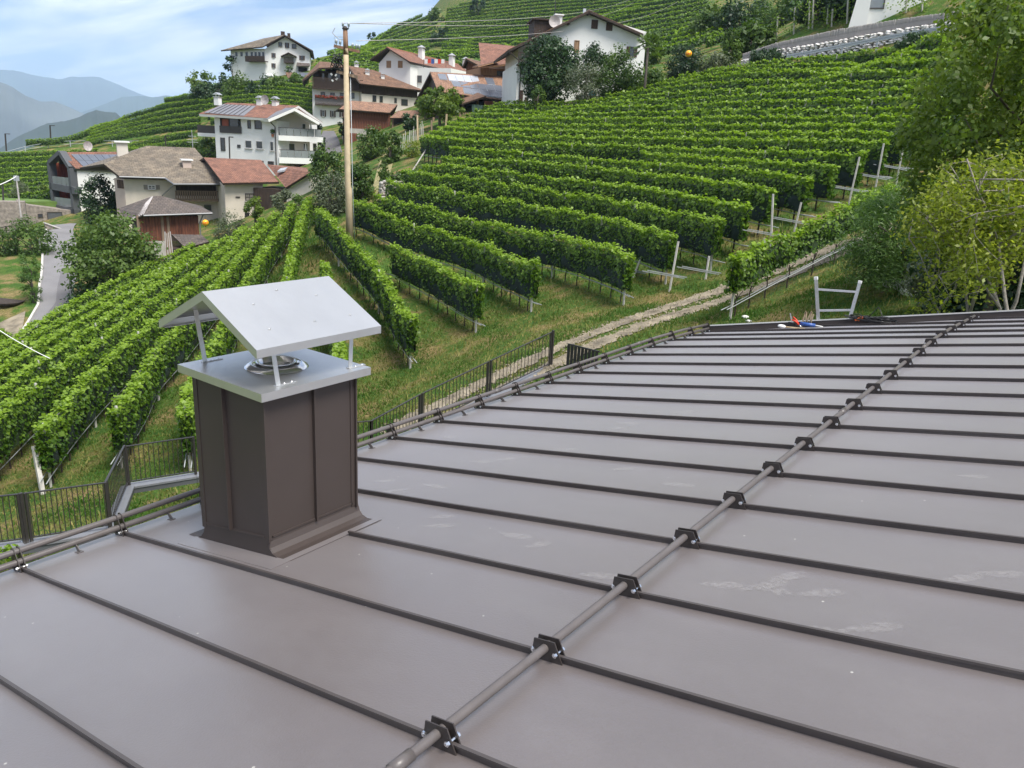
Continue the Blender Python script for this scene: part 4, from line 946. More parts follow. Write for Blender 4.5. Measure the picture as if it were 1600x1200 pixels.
# --- terraces on the far left and on the hill behind (rows between two bounding lines)
def family(T, B, n, label_fn, near, group, seed0, top=1.8, rmin=60, rmax=430, **kw):
    T = np.array(T, float); B = np.array(B, float)
    for k in range(n):
        f = k/(n-1) if n > 1 else 0; pl = T*(1-f)+B*f
        m = 14; s = np.linspace(0, len(pl)-1, m); pp = np.stack([np.interp(s, np.arange(len(pl)), pl[:, 0]), np.interp(s, np.arange(len(pl)), pl[:, 1])], 1)
        h = hit(pp, top, rmin, rmax); ok = ~np.isnan(h).any(1)
        if ok.sum() < 3: continue
        h = h[ok]; r = np.linalg.norm(h[:, :2], axis=1); med = np.median(r); h = h[np.abs(r-med) < med*.3]
        if len(h) < 3: continue
        vine_row(label_fn(k), h, near, group, seed=seed0+k, net=False, trunk=False, pipe=False, posts=False, top=top, **kw)
family([(310,136),(250,146),(200,164),(160,182),(150,190)], [(312,192),(270,196),(210,205),(160,213),(136,219)], 7, lambda k: ORD[k]+' terrace vine row from the top, left of the modern white house', 3, 'terrace rows behind the modern house', 200, rmin=120)
family([(300,205),(270,209),(235,216),(205,224),(185,230)], [(330,232),(295,232),(265,232),(232,232),(205,232)], 3, lambda k: ORD[k]+' vine row below the railing road, left of the round tree', 3, 'vine rows below the railing road', 220, rmin=100)
family([(0,239),(40,238),(80,236),(110,236),(150,233)], [(0,306),(20,303),(45,303),(65,300),(85,296)], 9, lambda k: ORD[k]+' vine row down the far left field beside the grey gabled house', 3, 'vine rows in the far left field', 240, rmin=90)
family([(40,214),(80,208),(120,198),(160,180),(185,170)], [(42,219),(80,217),(105,214),(130,206),(150,196)], 2, lambda k: ['bright vine row along the road crest above the far left field', 'vine row just above the railing of the crest road'][k], 3, 'rows on the road crest', 260, rmin=120)
family([(300,136),(350,130),(400,128),(450,130),(488,134)], [(330,185),(360,180),(400,172),(450,176),(488,182)], 8, lambda k: ORD[k]+' vine row down the slope below the hilltop house', 3, 'rows between hilltop house and modern house', 280, rmin=110)
family([(512,80),(560,62),(600,46),(640,30),(690,8)], [(484,106),(540,104),(600,96),(640,90),(665,88)], 11, lambda k: ORD[k]+' vine row from the skyline, far hill left of the gully', 4, 'rows on the far hill left of the gully', 300, rmin=200)
family([(500,84),(560,72),(620,62),(690,52),(740,60)], [(490,112),(560,110),(620,108),(680,100),(730,96)], 8, lambda k: ORD[k]+' vine row down the lower hill slope behind the farmhouse roofs', 4, 'rows on the lower hill behind the farm roofs', 315, rmin=150)
family([(700,8),(760,-2),(840,-12),(950,-20),(1080,-30)], [(690,84),(740,82),(790,78),(850,72),(900,60)], 17, lambda k: ORD[k]+' vine row from the top of the big hillside above the red-roofed farm', 4, 'rows on the big hillside', 330, rmin=150)
family([(960,10),(1010,4),(1060,-4),(1100,-12)], [(1000,90),(1040,80),(1080,70),(1130,52)], 12, lambda k: ORD[k]+' vine row from the top of the hillside right of the big white house', 4, 'rows right of the big white house', 360, rmin=120)
# ------------------------------------------------------------------ trees and shrubs
def blob(n, rng, rx, ry, rz, hollow=.45):
    v = rng.normal(size=(n, 3)); v /= np.linalg.norm(v, axis=1)[:, None]; r = (hollow**3+(1-hollow**3)*rng.random(n))**(1/3)
    return v*r[:, None]*np.array([rx, ry, rz]), v
def tree(name, label, cat, base, H, crown, leaf=.2, n=2500, clumps=38, cr=None, mat='leaf_mid', trunk_r=.12, trunk_h=None, bark='bark', seed=0, group=None, tone=(.45, .2), drop=0.0, shape=.7, up=.35, limbs=9, flatten=1.0, hollow=.5, lean=(0, 0)):
    """crown = (rx, ry, rz) ellipsoid centred so that its top is at H"""
    rng = np.random.default_rng(500+seed); base = np.array(base, float); rx, ry, rz = crown; cz = H-rz; th = trunk_h or cz
    t = root(name, base, label, cat, group)
    cc, cv = blob(clumps, rng, rx*.78, ry*.78, rz*.80, hollow); cc += np.array([lean[0], lean[1], cz]); cc[:, 2] = np.maximum(cc[:, 2], .25)
    cr = cr or .36*min(rx, rz)
    k = rng.integers(0, clumps, n); rad_ = cr*(.65+.7*rng.random(clumps))
    off = rng.normal(size=(n, 3)); off /= np.linalg.norm(off, axis=1)[:, None]; rr = rng.random(n)**.45
    c = cc[k]+off*(rad_[k]*rr)[:, None]*np.array([1, 1, flatten]); c[:, 2] = np.maximum(c[:, 2], .05)
    nr_ = off+np.array([0, 0, up])+rng.normal(0, .45, (n, 3))
    ct = rng.normal(0, tone[1]*.8, clumps); tn = tone[0]+ct[k]+rng.normal(0, tone[1]*.6, n)
    c[:, 2] -= drop*rng.random(n)
    leaf_obj('crown', c, nr_, leaf*rng.lognormal(0, .25, n), tn, M[mat], t, seed, shape)
    tb = MB(); top = np.array([lean[0]*.6, lean[1]*.6, cz]); mid = np.array([rng.normal(0, .08)*rx, rng.normal(0, .08)*rx, th*.5])
    tb.tube([(0, 0, -.4), mid*.6, mid+(0, 0, .1), top*.85, top], [trunk_r*1.25, trunk_r, trunk_r*.85, trunk_r*.6, trunk_r*.4], 8)
    for j in rng.permutation(clumps)[:limbs]:
        e = cc[j]; s0 = top*rng.uniform(.45, 1.0); m2 = (s0+e)/2+rng.normal(0, .1, 3)*rx; tb.tube([s0, m2, e], [trunk_r*.42, trunk_r*.28, trunk_r*.1], 5)
    obj('trunk', tb, M[bark], t, True)
    return t
def at_px(px, py, r=None):
    if r is None: p = hit1(px, py); return p
    d = ray(px, py); p = d*r; return np.array([p[0], p[1], gz(p[0], p[1])])
def px_m(r): return r/F                              # metres per picture pixel at range r
def tree_px(name, label, cat, x0, x1, ytop, ybot, r, **k):
    """tree whose crown spans pixels x0..x1 and whose top is at ytop, foot near ybot, at range r"""
    cx_ = (x0+x1)/2; hh_ = hit1(cx_, ybot, 0, min(12, r*.6)); r_h = np.linalg.norm(hh_)
    if not np.isnan(r_h) and r_h < r: r = r_h+.3
    d = ray(cx_, ybot); rh0 = math.hypot(d[0], d[1])*r; dm_ = ray(cx_, ytop*.55+ybot*.45); dm_ = dm_[:2]/math.hypot(dm_[0], dm_[1]); p = np.array([dm_[0]*rh0, dm_[1]*rh0, d[2]*r]); z = gz(p[0], p[1]); base = np.array([p[0], p[1], min(z, p[2])]) if z < p[2]+3 else np.array([p[0], p[1], z])
    rh = math.hypot(p[0], p[1]); dt = ray(cx_, ytop); ztop = dt[2]/math.hypot(dt[0], dt[1])*rh
    H = ztop-base[2]; rx = (x1-x0)/2*px_m(r)*1.1; ybv = (ybot-ytop)*px_m(r)
    rz = k.pop('rzf', .5)*ybv
    return tree(name, label, cat, base, H, (rx, rx, rz), **k)
T_ = tree_px
# hilltop and behind
T_('leafy_tree', 'yellow-green tree at the left end of the hilltop hedge', 'tree', 292,332,104,146,200, n=1100, leaf=.5, clumps=22, mat='leaf_tree', seed=1, rzf=.48)
for i, (a, b, c_, d_, lb) in enumerate([(325,362,112,150,'low hedge bush right of the yellow-green hilltop tree'), (350,392,112,152,'dense hedge bush below the hilltop house balcony'), (385,425,112,150,'hedge bush beneath the corner of the hilltop house'), (418,452,116,146,'bush in front of the hilltop house gable'), (300,345,124,160,'dark shrub hanging over the terrace below the yellow-green tree'), (446,482,112,136,'shrub at the garden door of the hilltop house')]):
    T_('hedge_bush', lb, 'bush', a, b, c_, d_, 182+2*i, n=1500, leaf=.42, clumps=26, seed=10+i, rzf=.6, mat='leaf_mid' if i % 2 else 'leaf_dark', group='bushes below the hilltop house')
T_('round_bush', 'dark round bush against the left wall of the hilltop house', 'bush', 347,380,85,108,192, n=600, leaf=.4, clumps=14, mat='leaf_dark', seed=20, rzf=.55)
T_('climbing_shrub', 'slender shrub climbing the gable of the hilltop house', 'shrub', 446,458,95,118,188, n=220, leaf=.35, clumps=10, mat='leaf_mid', seed=21, rzf=.6)
T_('round_tree', 'round green tree between the grey tiled roof and the modern white house', 'tree', 300,355,210,248,122, n=2200, leaf=.30, clumps=32, mat='leaf_mid', seed=22, rzf=.6)
T_('hill_tree', 'lone tree on the skyline above the far terraces', 'tree', 664,696,6,34,345, n=420, leaf=.9, clumps=14, seed=23, rzf=.55)
T_('hill_tree', 'small airy tree on the skyline right of the pole top', 'tree', 572,588,48,62,335, n=160, leaf=.7, clumps=8, seed=24, mat='leaf_dark')
T_('hill_bush', 'dark bushes beside the dirt gully on the far hill', 'bush', 672,704,40,72,290, n=500, leaf=.8, clumps=14, seed=25, mat='leaf_dark', rzf=.6)
T_('hill_tree', 'dark tree at the top edge of the picture on the far hill', 'tree', 733,760,-10,16,330, n=350, leaf=.9, clumps=12, seed=26, mat='leaf_dark')
# village
T_('spruce_bush', 'big dark evergreen between the modern grey house and the old tiled house', 'tree', 126,184,270,338,101, n=4200, leaf=.30, clumps=50, mat='leaf_dark', seed=30, rzf=.58, tone=(.4, .15), shape=.5)
T_('broadleaf_tree', 'broad spreading tree in front of the wooden barn, left of it', 'tree', 112,236,322,466,80, n=9500, leaf=.24, clumps=110, mat='leaf_mid', seed=31, rzf=.52, trunk_r=.2, cr=1.15, flatten=.6, tone=(.55, .22), bark='bark')
T_('roadside_shrub', 'round glossy shrub on the left verge of the road', 'shrub', 14,76,338,398,86, n=3000, leaf=.2, clumps=40, mat='leaf_mid', seed=32, rzf=.6, tone=(.35, .18))
T_('conifer_shrub', 'narrow upright conifer beside the road kerb', 'shrub', 32,62,378,476,72, n=3200, leaf=.14, clumps=40, mat='leaf_feather', seed=33, rzf=.52, shape=.35, tone=(.6, .15))
T_('cypress', 'slim cypress on the lawn left of the modern grey house', 'tree', 52,62,262,312,124, n=700, leaf=.2, clumps=16, mat='leaf_dark', seed=34, rzf=.52, shape=.5)
T_('cypress', 'dark cypress touching the corner of the modern grey house', 'tree', 76,84,256,306,119, n=600, leaf=.2, clumps=14, mat='leaf_dark', seed=35, rzf=.52, shape=.5)
T_('olive_tree', 'grey-green olive tree behind the white mast', 'tree', 8,46,278,312,122, n=1400, leaf=.22, clumps=26, mat='leaf_olive', seed=36, rzf=.6, shape=.4)
T_('garden_shrub', 'yellowish shrub on the lawn between the two cypresses', 'shrub', 62,78,286,306,121, n=420, leaf=.2, clumps=10, mat='leaf_tree', seed=37, rzf=.7)
T_('garden_shrub', 'low green shrub at the foot of the olive tree', 'shrub', 44,58,290,306,121, n=300, leaf=.2, clumps=8, mat='leaf_mid', seed=38, rzf=.7)
T_('wild_shrub', 'leafy shrub at the left picture edge below the dark railing', 'shrub', -14,22,346,400,88, n=1300, leaf=.2, clumps=26, mat='leaf_mid', seed=39, rzf=.6)
T_('wild_shrub', 'bright shrub at the left picture edge beside the dog-leg of the road', 'shrub', -16,16,506,540,50, n=900, leaf=.16, clumps=16, mat='leaf_vine', seed=40, rzf=.7, tone=(.7, .15))
T_('slope_shrub', 'dark shrubs on the bank between the road and the lowest vine row', 'shrub', 112,180,420,480,68, n=3200, leaf=.2, clumps=46, mat='leaf_dark', seed=41, rzf=.6, tone=(.6, .2))
T_('slope_shrub', 'leafy shrub right below the wooden barn beside the lowest vine row', 'shrub', 172,240,398,444,70, n=2600, leaf=.2, clumps=36, mat='leaf_mid', seed=42, rzf=.65, tone=(.4, .2))
T_('garden_shrub', 'tall olive-green shrub beside the yellow balloon', 'shrub', 332,382,322,374,78, n=2600, leaf=.17, clumps=36, mat='leaf_olive', seed=43, rzf=.58, shape=.45, tone=(.35, .25))
T_('garden_tree', 'small airy tree in front of the long tiled annex', 'tree', 380,416,308,346,80, n=900, leaf=.2, clumps=16, mat='leaf_tree', seed=44, rzf=.42)
T_('garden_tree', 'small grey-leaved tree in front of the annex gable', 'tree', 422,462,294,334,79, n=1300, leaf=.18, clumps=20, mat='leaf_olive', seed=45, rzf=.45)
T_('garden_shrub', 'shrub under the lower corner of the red annex roof', 'shrub', 452,478,302,330,77, n=600, leaf=.2, clumps=12, mat='leaf_mid', seed=46, rzf=.6)
T_('slope_tree', 'large shrubby tree left of the yellow pole, top of the group', 'tree', 486,536,224,290,88, n=3600, leaf=.22, clumps=46, mat='leaf_mid', seed=47, rzf=.55, tone=(.35, .2))
T_('slope_tree', 'silvery shrubby tree touching the yellow pole on its left', 'tree', 484,548,262,342,66, n=5200, leaf=.16, clumps=60, mat='leaf_olive', seed=48, rzf=.55, shape=.5, tone=(.3, .25))
T_('slope_tree', 'dark shrub just right of the yellow pole', 'tree', 545,582,240,318,70, n=2800, leaf=.17, clumps=38, mat='leaf_mid', seed=49, rzf=.55, tone=(.25, .2))
T_('slope_tree', 'pale-fruited tree on the bank right of the yellow pole', 'tree', 556,604,192,250,92, n=2800, leaf=.22, clumps=38, mat='leaf_mid', seed=50, rzf=.55, tone=(.4, .2))
T_('slope_tree', 'bushy tree below the small red roof, left of the picket fence', 'tree', 592,628,196,256,90, n=2200, leaf=.22, clumps=30, mat='leaf_mid', seed=51, rzf=.55)
T_('creeper_shrub', 'creeper-covered shrub hanging over the low dry wall', 'shrub', 590,634,252,288,58, n=1600, leaf=.16, clumps=26, mat='leaf_mid', seed=52, rzf=.6, tone=(.3, .2))
T_('evergreen_hedge', 'dark upright hedge at the right corner of the modern house', 'hedge', 488,510,190,234,124, n=900, leaf=.22, clumps=18, mat='leaf_dark', seed=53, rzf=.52)
T_('ivy_shrub', 'dark ivy shrub at the left wall of the red wooden shed', 'shrub', 529,545,182,212,118, n=500, leaf=.25, clumps=12, mat='leaf_dark', seed=54, rzf=.55)
T_('walnut_tree', 'light green spreading tree in front of the solar-roofed barn', 'tree', 650,726,132,200,100, n=4200, leaf=.30, clumps=56, mat='leaf_tree', seed=55, rzf=.40, trunk_r=.16, flatten=.7, tone=(.4, .18), limbs=16)
T_('creeper', 'dark creeper on the pergola left of the light green tree', 'shrub', 618,668,176,200,104, n=1200, leaf=.25, clumps=20, mat='leaf_dark', seed=56, rzf=.6)
T_('weeds', 'tall yellow-flowered weeds at the picket fence', 'plant', 628,664,212,246,80, n=1300, leaf=.14, clumps=26, mat='leaf_yellow', seed=57, rzf=.6, tone=(.35, .3), shape=.4)
T_('weeds', 'weeds between the picket fence and the curved end of the rows', 'plant', 634,668,250,280,64, n=900, leaf=.12, clumps=20, mat='leaf_mid', seed=58, rzf=.6, shape=.4)
# around the big white house
T_('maple_tree', 'tall dark leafy tree in front of the big white house', 'tree', 814,908,46,158,88, n=12000, leaf=.26, clumps=90, mat='leaf_dark', seed=60, rzf=.52, cr=1.0, tone=(.55, .22), trunk_r=.2)
T_('laurel_tree', 'dark bush against the white gable wall, centre one of three', 'tree', 900,958,60,124,90, n=3400, leaf=.22, clumps=40, mat='leaf_dark', seed=61, rzf=.6, tone=(.45, .2))
T_('fruit_tree', 'mid green tree right of the silvery tree by the white gable', 'tree', 930,1000,62,152,84, n=5200, leaf=.2, clumps=60, mat='leaf_mid', seed=62, rzf=.55, tone=(.3, .2))
T_('olive_tree', 'round silvery willow-like tree in the garden of the big white house', 'tree', 882,952,92,150,83, n=4200, leaf=.2, clumps=50, mat='leaf_olive', seed=63, rzf=.58, shape=.3, tone=(.3, .2))
T_('garden_shrub', 'small reddish shrub at the foot of the white wall', 'shrub', 829,853,130,160,84, n=800, leaf=.18, clumps=16, mat='leaf_mid', seed=64, rzf=.6)
T_('creeper', 'broad vine creeper spreading right of the garden table', 'shrub', 966,1056,106,142,84, n=4200, leaf=.26, clumps=60, mat='leaf_mid', seed=65, rzf=.62, cr=.8, tone=(.3, .22))
T_('willow_bush', 'big dark bush carrying the yellow balloon in front of it', 'bush', 1046,1106,62,124,92, n=7500, leaf=.20, clumps=50, mat='leaf_dark', seed=66, rzf=.6, shape=.5, tone=(.25, .2))
T_('wild_bush', 'pale feathery bush right of the balloon bush', 'bush', 1096,1162,78,122,96, n=3200, leaf=.2, clumps=44, mat='leaf_olive', seed=67, rzf=.6, tone=(.4, .2))
T_('wild_tree', 'light green tree above the pale feathery bush', 'tree', 1126,1160,40,100,104, n=1900, leaf=.26, clumps=28, mat='leaf_mid', seed=68, rzf=.52)
T_('wall_bush', 'dark bush growing at the left end of the stone wall', 'bush', 1170,1228,70,104,84, n=2800, leaf=.18, clumps=34, mat='leaf_dark', seed=69, rzf=.62, tone=(.5, .2))
for i, (a, b, c_, d_, r, m, lb) in enumerate([(1120,1200,-20,50,150,'leaf_dark','large dark tree mass at the top edge left of centre of the wood'), (1180,1262,-30,42,140,'leaf_mid','green wood edge tree above the stone wall'), (1240,1330,-30,30,135,'leaf_dark','dark tree left of the white house behind the stone wall'), (1300,1356,-40,22,132,'leaf_dark','darkest tree touching the white house above the stone wall'),
        (1085,1135,4,60,165,'leaf_mid','bushy tree at the left margin of the wood'), (990,1040,48,92,120,'leaf_mid','shrub behind the palm on the hillside'), (1150,1210,30,80,118,'leaf_mid','shrubby tree below the wood, left of the vine posts')]):
    T_('wood_tree', lb, 'tree', a, b, c_, d_, r, n=2600, leaf=.42, clumps=40, mat=m, seed=70+i, rzf=.58, group='trees of the wood at the top', tone=(.35, .2))
T_('hedge', 'dark creeping hedge on top of the vineyard below the right end of the guard rail', 'hedge', 1405,1484,46,72,69, n=3200, leaf=.16, clumps=50, mat='leaf_dark', seed=78, rzf=.6, cr=.5, tone=(.55, .2), flatten=.7)
# palm
pb = at_px(1008, 122, 81); t = root('palm_tree', pb, 'fan palm at the right corner of the big white house', 'palm')
ph = ray(1006, 72)[2]/math.hypot(*ray(1006, 72)[:2])*math.hypot(pb[0], pb[1])-pb[2]
obj('trunk', MB().tube([(0, 0, -.3), (.05, 0, ph*.5), (0, 0, ph)], [.16, .13, .12], 8), M['bark'], t, True)
rng = np.random.default_rng(9)
for k in range(26):
    a = k*2.4; el = rng.uniform(-.5, 1.1); dv = np.array([math.cos(a)*math.cos(el), math.sin(a)*math.cos(el), math.sin(el)]); fr = MB(); st = np.array([0, 0, ph]); e_ = st+dv*.75; fr.tube([st, e_], .015, 4)
    sd_ = np.cross(dv, (0, 0, 1)); sd_ /= np.linalg.norm(sd_)+1e-6; upv = np.cross(sd_, dv)
    for j in range(-6, 7):
        b2 = j*.2; q = e_+(dv*math.cos(b2)+sd_*math.sin(b2))*.75-np.array([0, 0, .25*abs(math.sin(b2))+.12]); w = upv*.03+np.cross(dv, upv)*.05; fr.add([e_-w*.4, e_+w*.4, q*.6+e_*.4+w, q, q*.6+e_*.4-w], [(0, 1, 2, 3, 4)])
    v = np.array(fr.v); me = fr.mesh('frond', M['leaf_mid']); at = me.attributes.new('tone', 'FLOAT', 'POINT'); at.data.foreach_set('value', np.full(len(v), .6, dtype=np.float32)); link('frond', me, t)
# --- near trees on the right
def branchy(name, label, base, H, crown_c, spread, n, leaf, mat, seed, nb=26, tr=.07, bark='bark_pale', tone=(.5, .25), depth=3, shape=.6, near_tips=.35, up=.3, cat='tree'):
    rng = np.random.default_rng(900+seed); base = np.array(base, float); t = root(name, base, label, cat); tb = MB(); tips = []
    cc_ = np.array(crown_c)-base; sp = np.array(spread)
    def grow(p, dv, L, r, lvl):
        steps = 4; pts = [p]; q = p.copy(); d_ = dv.copy()
        for s in range(steps):
            d_ = d_+rng.normal(0, .22, 3)+np.array([0, 0, .05]); 
            tow = (cc_-q)/sp; 
            ell = np.linalg.norm((q-cc_)/sp)
            if ell > .8 and lvl > 0: d_ = d_+tow*1.2
            if ell > 1.0 and lvl > 0: break
            if lvl == 0 and s > 0 and ell > .85 and q[2] > cc_[2]: break
            d_ /= np.linalg.norm(d_); q = q+d_*L/steps; pts.append(q.copy())
        if len(pts) < 3: return
        steps = len(pts)-1
        tb.tube(pts, np.linspace(r, r*.55, steps+1), 6 if lvl < 2 else 4)
        if lvl >= depth: tips.extend(pts[2:]); return
        for k in range(rng.integers(3, 5)):
            s = rng.integers(1, steps+1); side = rng.normal(size=3); side -= d_*(side@d_); side /= np.linalg.norm(side)
            nd = d_*.55+side*.85; nd /= np.linalg.norm(nd); grow(pts[s], nd, L*.66, r*.52, lvl+1)
        if lvl >= depth-1: tips.extend(pts[1:])
    for k in range(nb):
        a = rng.uniform(0, 6.28); tgt = cc_+blob(1, rng, *(sp*.75), .3)[0][0]; dv = tgt/np.linalg.norm(tgt)+rng.normal(0, .15, 3); dv /= np.linalg.norm(dv); grow(np.array([rng.normal(0, .15), rng.normal(0, .15), 0]), dv, np.linalg.norm(tgt)*.8, tr, 0)
    tips_ = np.array(tips); tips_ = tips_[np.linalg.norm((tips_-cc_)/sp, axis=1) < 1.15]
    k = rng.integers(0, len(tips_), n); off = rng.normal(0, near_tips, (n, 3)); c = tips_[k]+off
    ct = rng.normal(0, tone[1], len(tips_)); tn = tone[0]+ct[k]*.6+rng.normal(0, tone[1]*.5, n)
    leaf_obj('crown', c, rng.normal(0, .7, (n, 3))+np.array([0, 0, up+.3]), leaf*rng.lognormal(0, .25, n), tn, M[mat], t, seed, shape)
    obj('trunk', tb, M[bark], t, True); return t
def P3(px, py, r): return P(px, py, r)
b = at_px(1575, 545, 15.0); b[2] = gz(b[0], b[1])
yc = P3(1540, 395, 15.2)
branchy('yellow_green_tree', 'yellow-green leaved tree with bare grey twigs rising behind the right end of the roof edge', b, 5, yc, (1.45, 1.6, 1.75), 16000, .066, 'leaf_yellow', 1, nb=6, tr=.042, tone=(.50, .26), depth=3, near_tips=.13)
dk = at_px(1580, 430, 18.5)
T_('dark_thicket', 'deep green thicket in the shade behind the yellow-green tree', 'bush', 1490,1680,250,500,19.5, n=16000, leaf=.11, clumps=120, mat='leaf_dark', seed=91, rzf=.55, cr=.55, tone=(.35, .2))
T_('feathery_shrub', 'big feathery dark green shrub at the end of the lone vine row', 'shrub', 1340,1520,235,450,24.5, n=26000, leaf=.10, clumps=110, mat='leaf_feather', seed=92, rzf=.53, cr=.75, shape=.22, flatten=.55, tone=(.45, .25), up=.8)
T_('feathery_shrub', 'smaller feathery shrub leaning over the lone vine row', 'shrub', 1338,1445,280,430,27, n=12000, leaf=.10, clumps=70, mat='leaf_feather', seed=93, rzf=.5, cr=.6, shape=.22, flatten=.55, tone=(.5, .25), up=.8)
# overhanging branches top right: trunk stands outside the frame
bb = at_px(1760, 420, 20); cr_ = P3(1640, 60, 18)
T_('overhanging_tree', 'tree with broad hanging leaves filling the upper right corner', 'tree', 1458,1790,-200,500,18.5, n=40000, leaf=.085, clumps=170, mat='leaf_tree', seed=97, rzf=.345, cr=.44, tone=(.62, .24), hollow=.2, drop=.25, trunk_r=.08, limbs=22, shape=.75)
T_('autumn_shrub', 'loose shrub with yellowing leaves between the hanging tree and the yellow-green tree', 'shrub', 1478,1650,150,460,20.5, n=9000, leaf=.085, clumps=80, mat='leaf_tree', seed=98, rzf=.36, cr=.34, tone=(.62, .3), hollow=.3, trunk_r=.05, limbs=30, shape=.7)
T_('rock_shrub', 'weedy shrub with pale seed heads on the bank behind the ladder', 'shrub', 1420,1500,395,480,22, n=2600, leaf=.07, clumps=60, mat='leaf_olive', seed=95, rzf=.45, cr=.28, tone=(.5, .3))
# young climbing plants with posts above the stone wall
# ------------------------------------------------------------------ grass blades and weeds on the nearer ground
def grass_patch(name, n, azr, rr, hgt, seed, mask=None, kindtone=(.34, .3)):
    rng = np.random.default_rng(seed); az = np.radians(rng.uniform(*azr, n)); r = np.sqrt(rng.uniform(rr[0]**2, rr[1]**2, n)); x, y = r*np.sin(az), r*np.cos(az)
    pat = np.array([mnoise.noise((a*.5, b*.5, 3.1)) for a, b in zip(x, y)]); keep = rng.random(n) < np.clip(.62+pat*.9, .12, 1)
    tr_ = TRACK[:, :2]; dd = np.min(np.hypot(x[:, None]-tr_[None, :, 0], y[:, None]-tr_[None, :, 1]), axis=1) if len(tr_) else np.full(n, 9)
    seg = resample(TRACK, .5)[:, :2]; D = np.full(n, 99.)
    for s in range(0, n, 20000): D[s:s+20000] = np.min(np.hypot(x[s:s+20000, None]-seg[None, :, 0], y[s:s+20000, None]-seg[None, :, 1]), axis=1)
    dseg = np.gradient(seg, axis=0); dseg /= np.linalg.norm(dseg, axis=1)[:, None]
    nrm_ = np.stack([dseg[:, 1], -dseg[:, 0]], 1); lat_ = np.full(n, 99.)
    for s in range(0, n, 20000):
        j = np.argmin(np.hypot(x[s:s+20000, None]-seg[None, :, 0], y[s:s+20000, None]-seg[None, :, 1]), axis=1); lat_[s:s+20000] = np.where(D[s:s+20000] < 3, (x[s:s+20000]-seg[j, 0])*nrm_[j, 0]+(y[s:s+20000]-seg[j, 1])*nrm_[j, 1], 99.)
    jl = lat_+rng.normal(0, .09, n); inrut = ((jl > -.02) & (jl < .68)) | ((jl > 1.3) & (jl < 1.96)); keep &= ~(inrut & (rng.random(n) < .97))
    x, y, pat = x[keep], y[keep], pat[keep]; m = len(x); z = ground(x, y)
    h = hgt*rng.lognormal(0, .4, m); a = rng.uniform(0, 6.28, m); w = h*.2+.008; lx, ly = rng.normal(0, .35, m)*h, rng.normal(0, .35, m)*h
    ca, sa = np.cos(a)*w, np.sin(a)*w
    v = np.stack([np.stack([x-ca, y-sa, z-.01], 1), np.stack([x+ca, y+sa, z-.01], 1), np.stack([x+lx+ca*.3, y+ly+sa*.3, z+h], 1), np.stack([x+lx-ca*.3, y+ly-sa*.3, z+h], 1)], 1).reshape(-1, 3)
    tn = np.repeat(np.clip(kindtone[0]-pat*.95+rng.normal(0, kindtone[1]*.6, m), 0, 1), 4)
    link(name, np_mesh(name, v, np.arange(m*4).reshape(m, 4), M['grass'], False, tn), None, kind='stuff', label='short grass and dry weeds between the vine rows and beside the track', category='grass')
grass_patch('grass', 230000, (-74, -2), (14, 36), .055, 5)
grass_patch('grass', 90000, (-72, -8), (36, 62), .10, 6)

# loose stones on the two ruts
def pebbles(n, seed=4):
    rng = np.random.default_rng(seed); seg = resample(TRACK, .5)[:, :2]; ds = np.gradient(seg, axis=0); ds /= np.linalg.norm(ds, axis=1)[:, None]; nr2 = np.stack([ds[:, 1], -ds[:, 0]], 1)
    i = rng.integers(0, len(seg), n); lat = np.where(rng.random(n) < .5, rng.normal(.33, .28, n), rng.normal(1.62, .28, n)); q = seg[i]+nr2[i]*lat[:, None]+ds[i]*rng.uniform(-.3, .3, n)[:, None]
    z = ground(q[:, 0], q[:, 1])+.04; s = rng.lognormal(-3.7, .45, n); c = np.column_stack([q, z]); tmp = np.array([(1, 0, 0), (0, 1, 0), (-1, 0, 0), (0, -1, 0), (0, 0, .8)], float)
    a = rng.uniform(0, 6.28, n); R_ = np.stack([np.stack([np.cos(a), -np.sin(a)], 1), np.stack([np.sin(a), np.cos(a)], 1)], 1)
    v = np.repeat(tmp[None], n, 0); v[:, :, :2] = np.einsum('nij,nkj->nki', R_, v[:, :, :2]); v = v*s[:, None, None]*rng.uniform(.6, 1.3, (n, 1, 3))+c[:, None]
    f = np.array([(0, 1, 4), (1, 2, 4), (2, 3, 4), (3, 0, 4)]); F_ = (np.arange(n)[:, None, None]*5+f[None]).reshape(-1, 3)
    link('gravel', np_mesh('gravel', v.reshape(-1, 3), F_, M['gravel']), None, kind='stuff')
pebbles(9000)
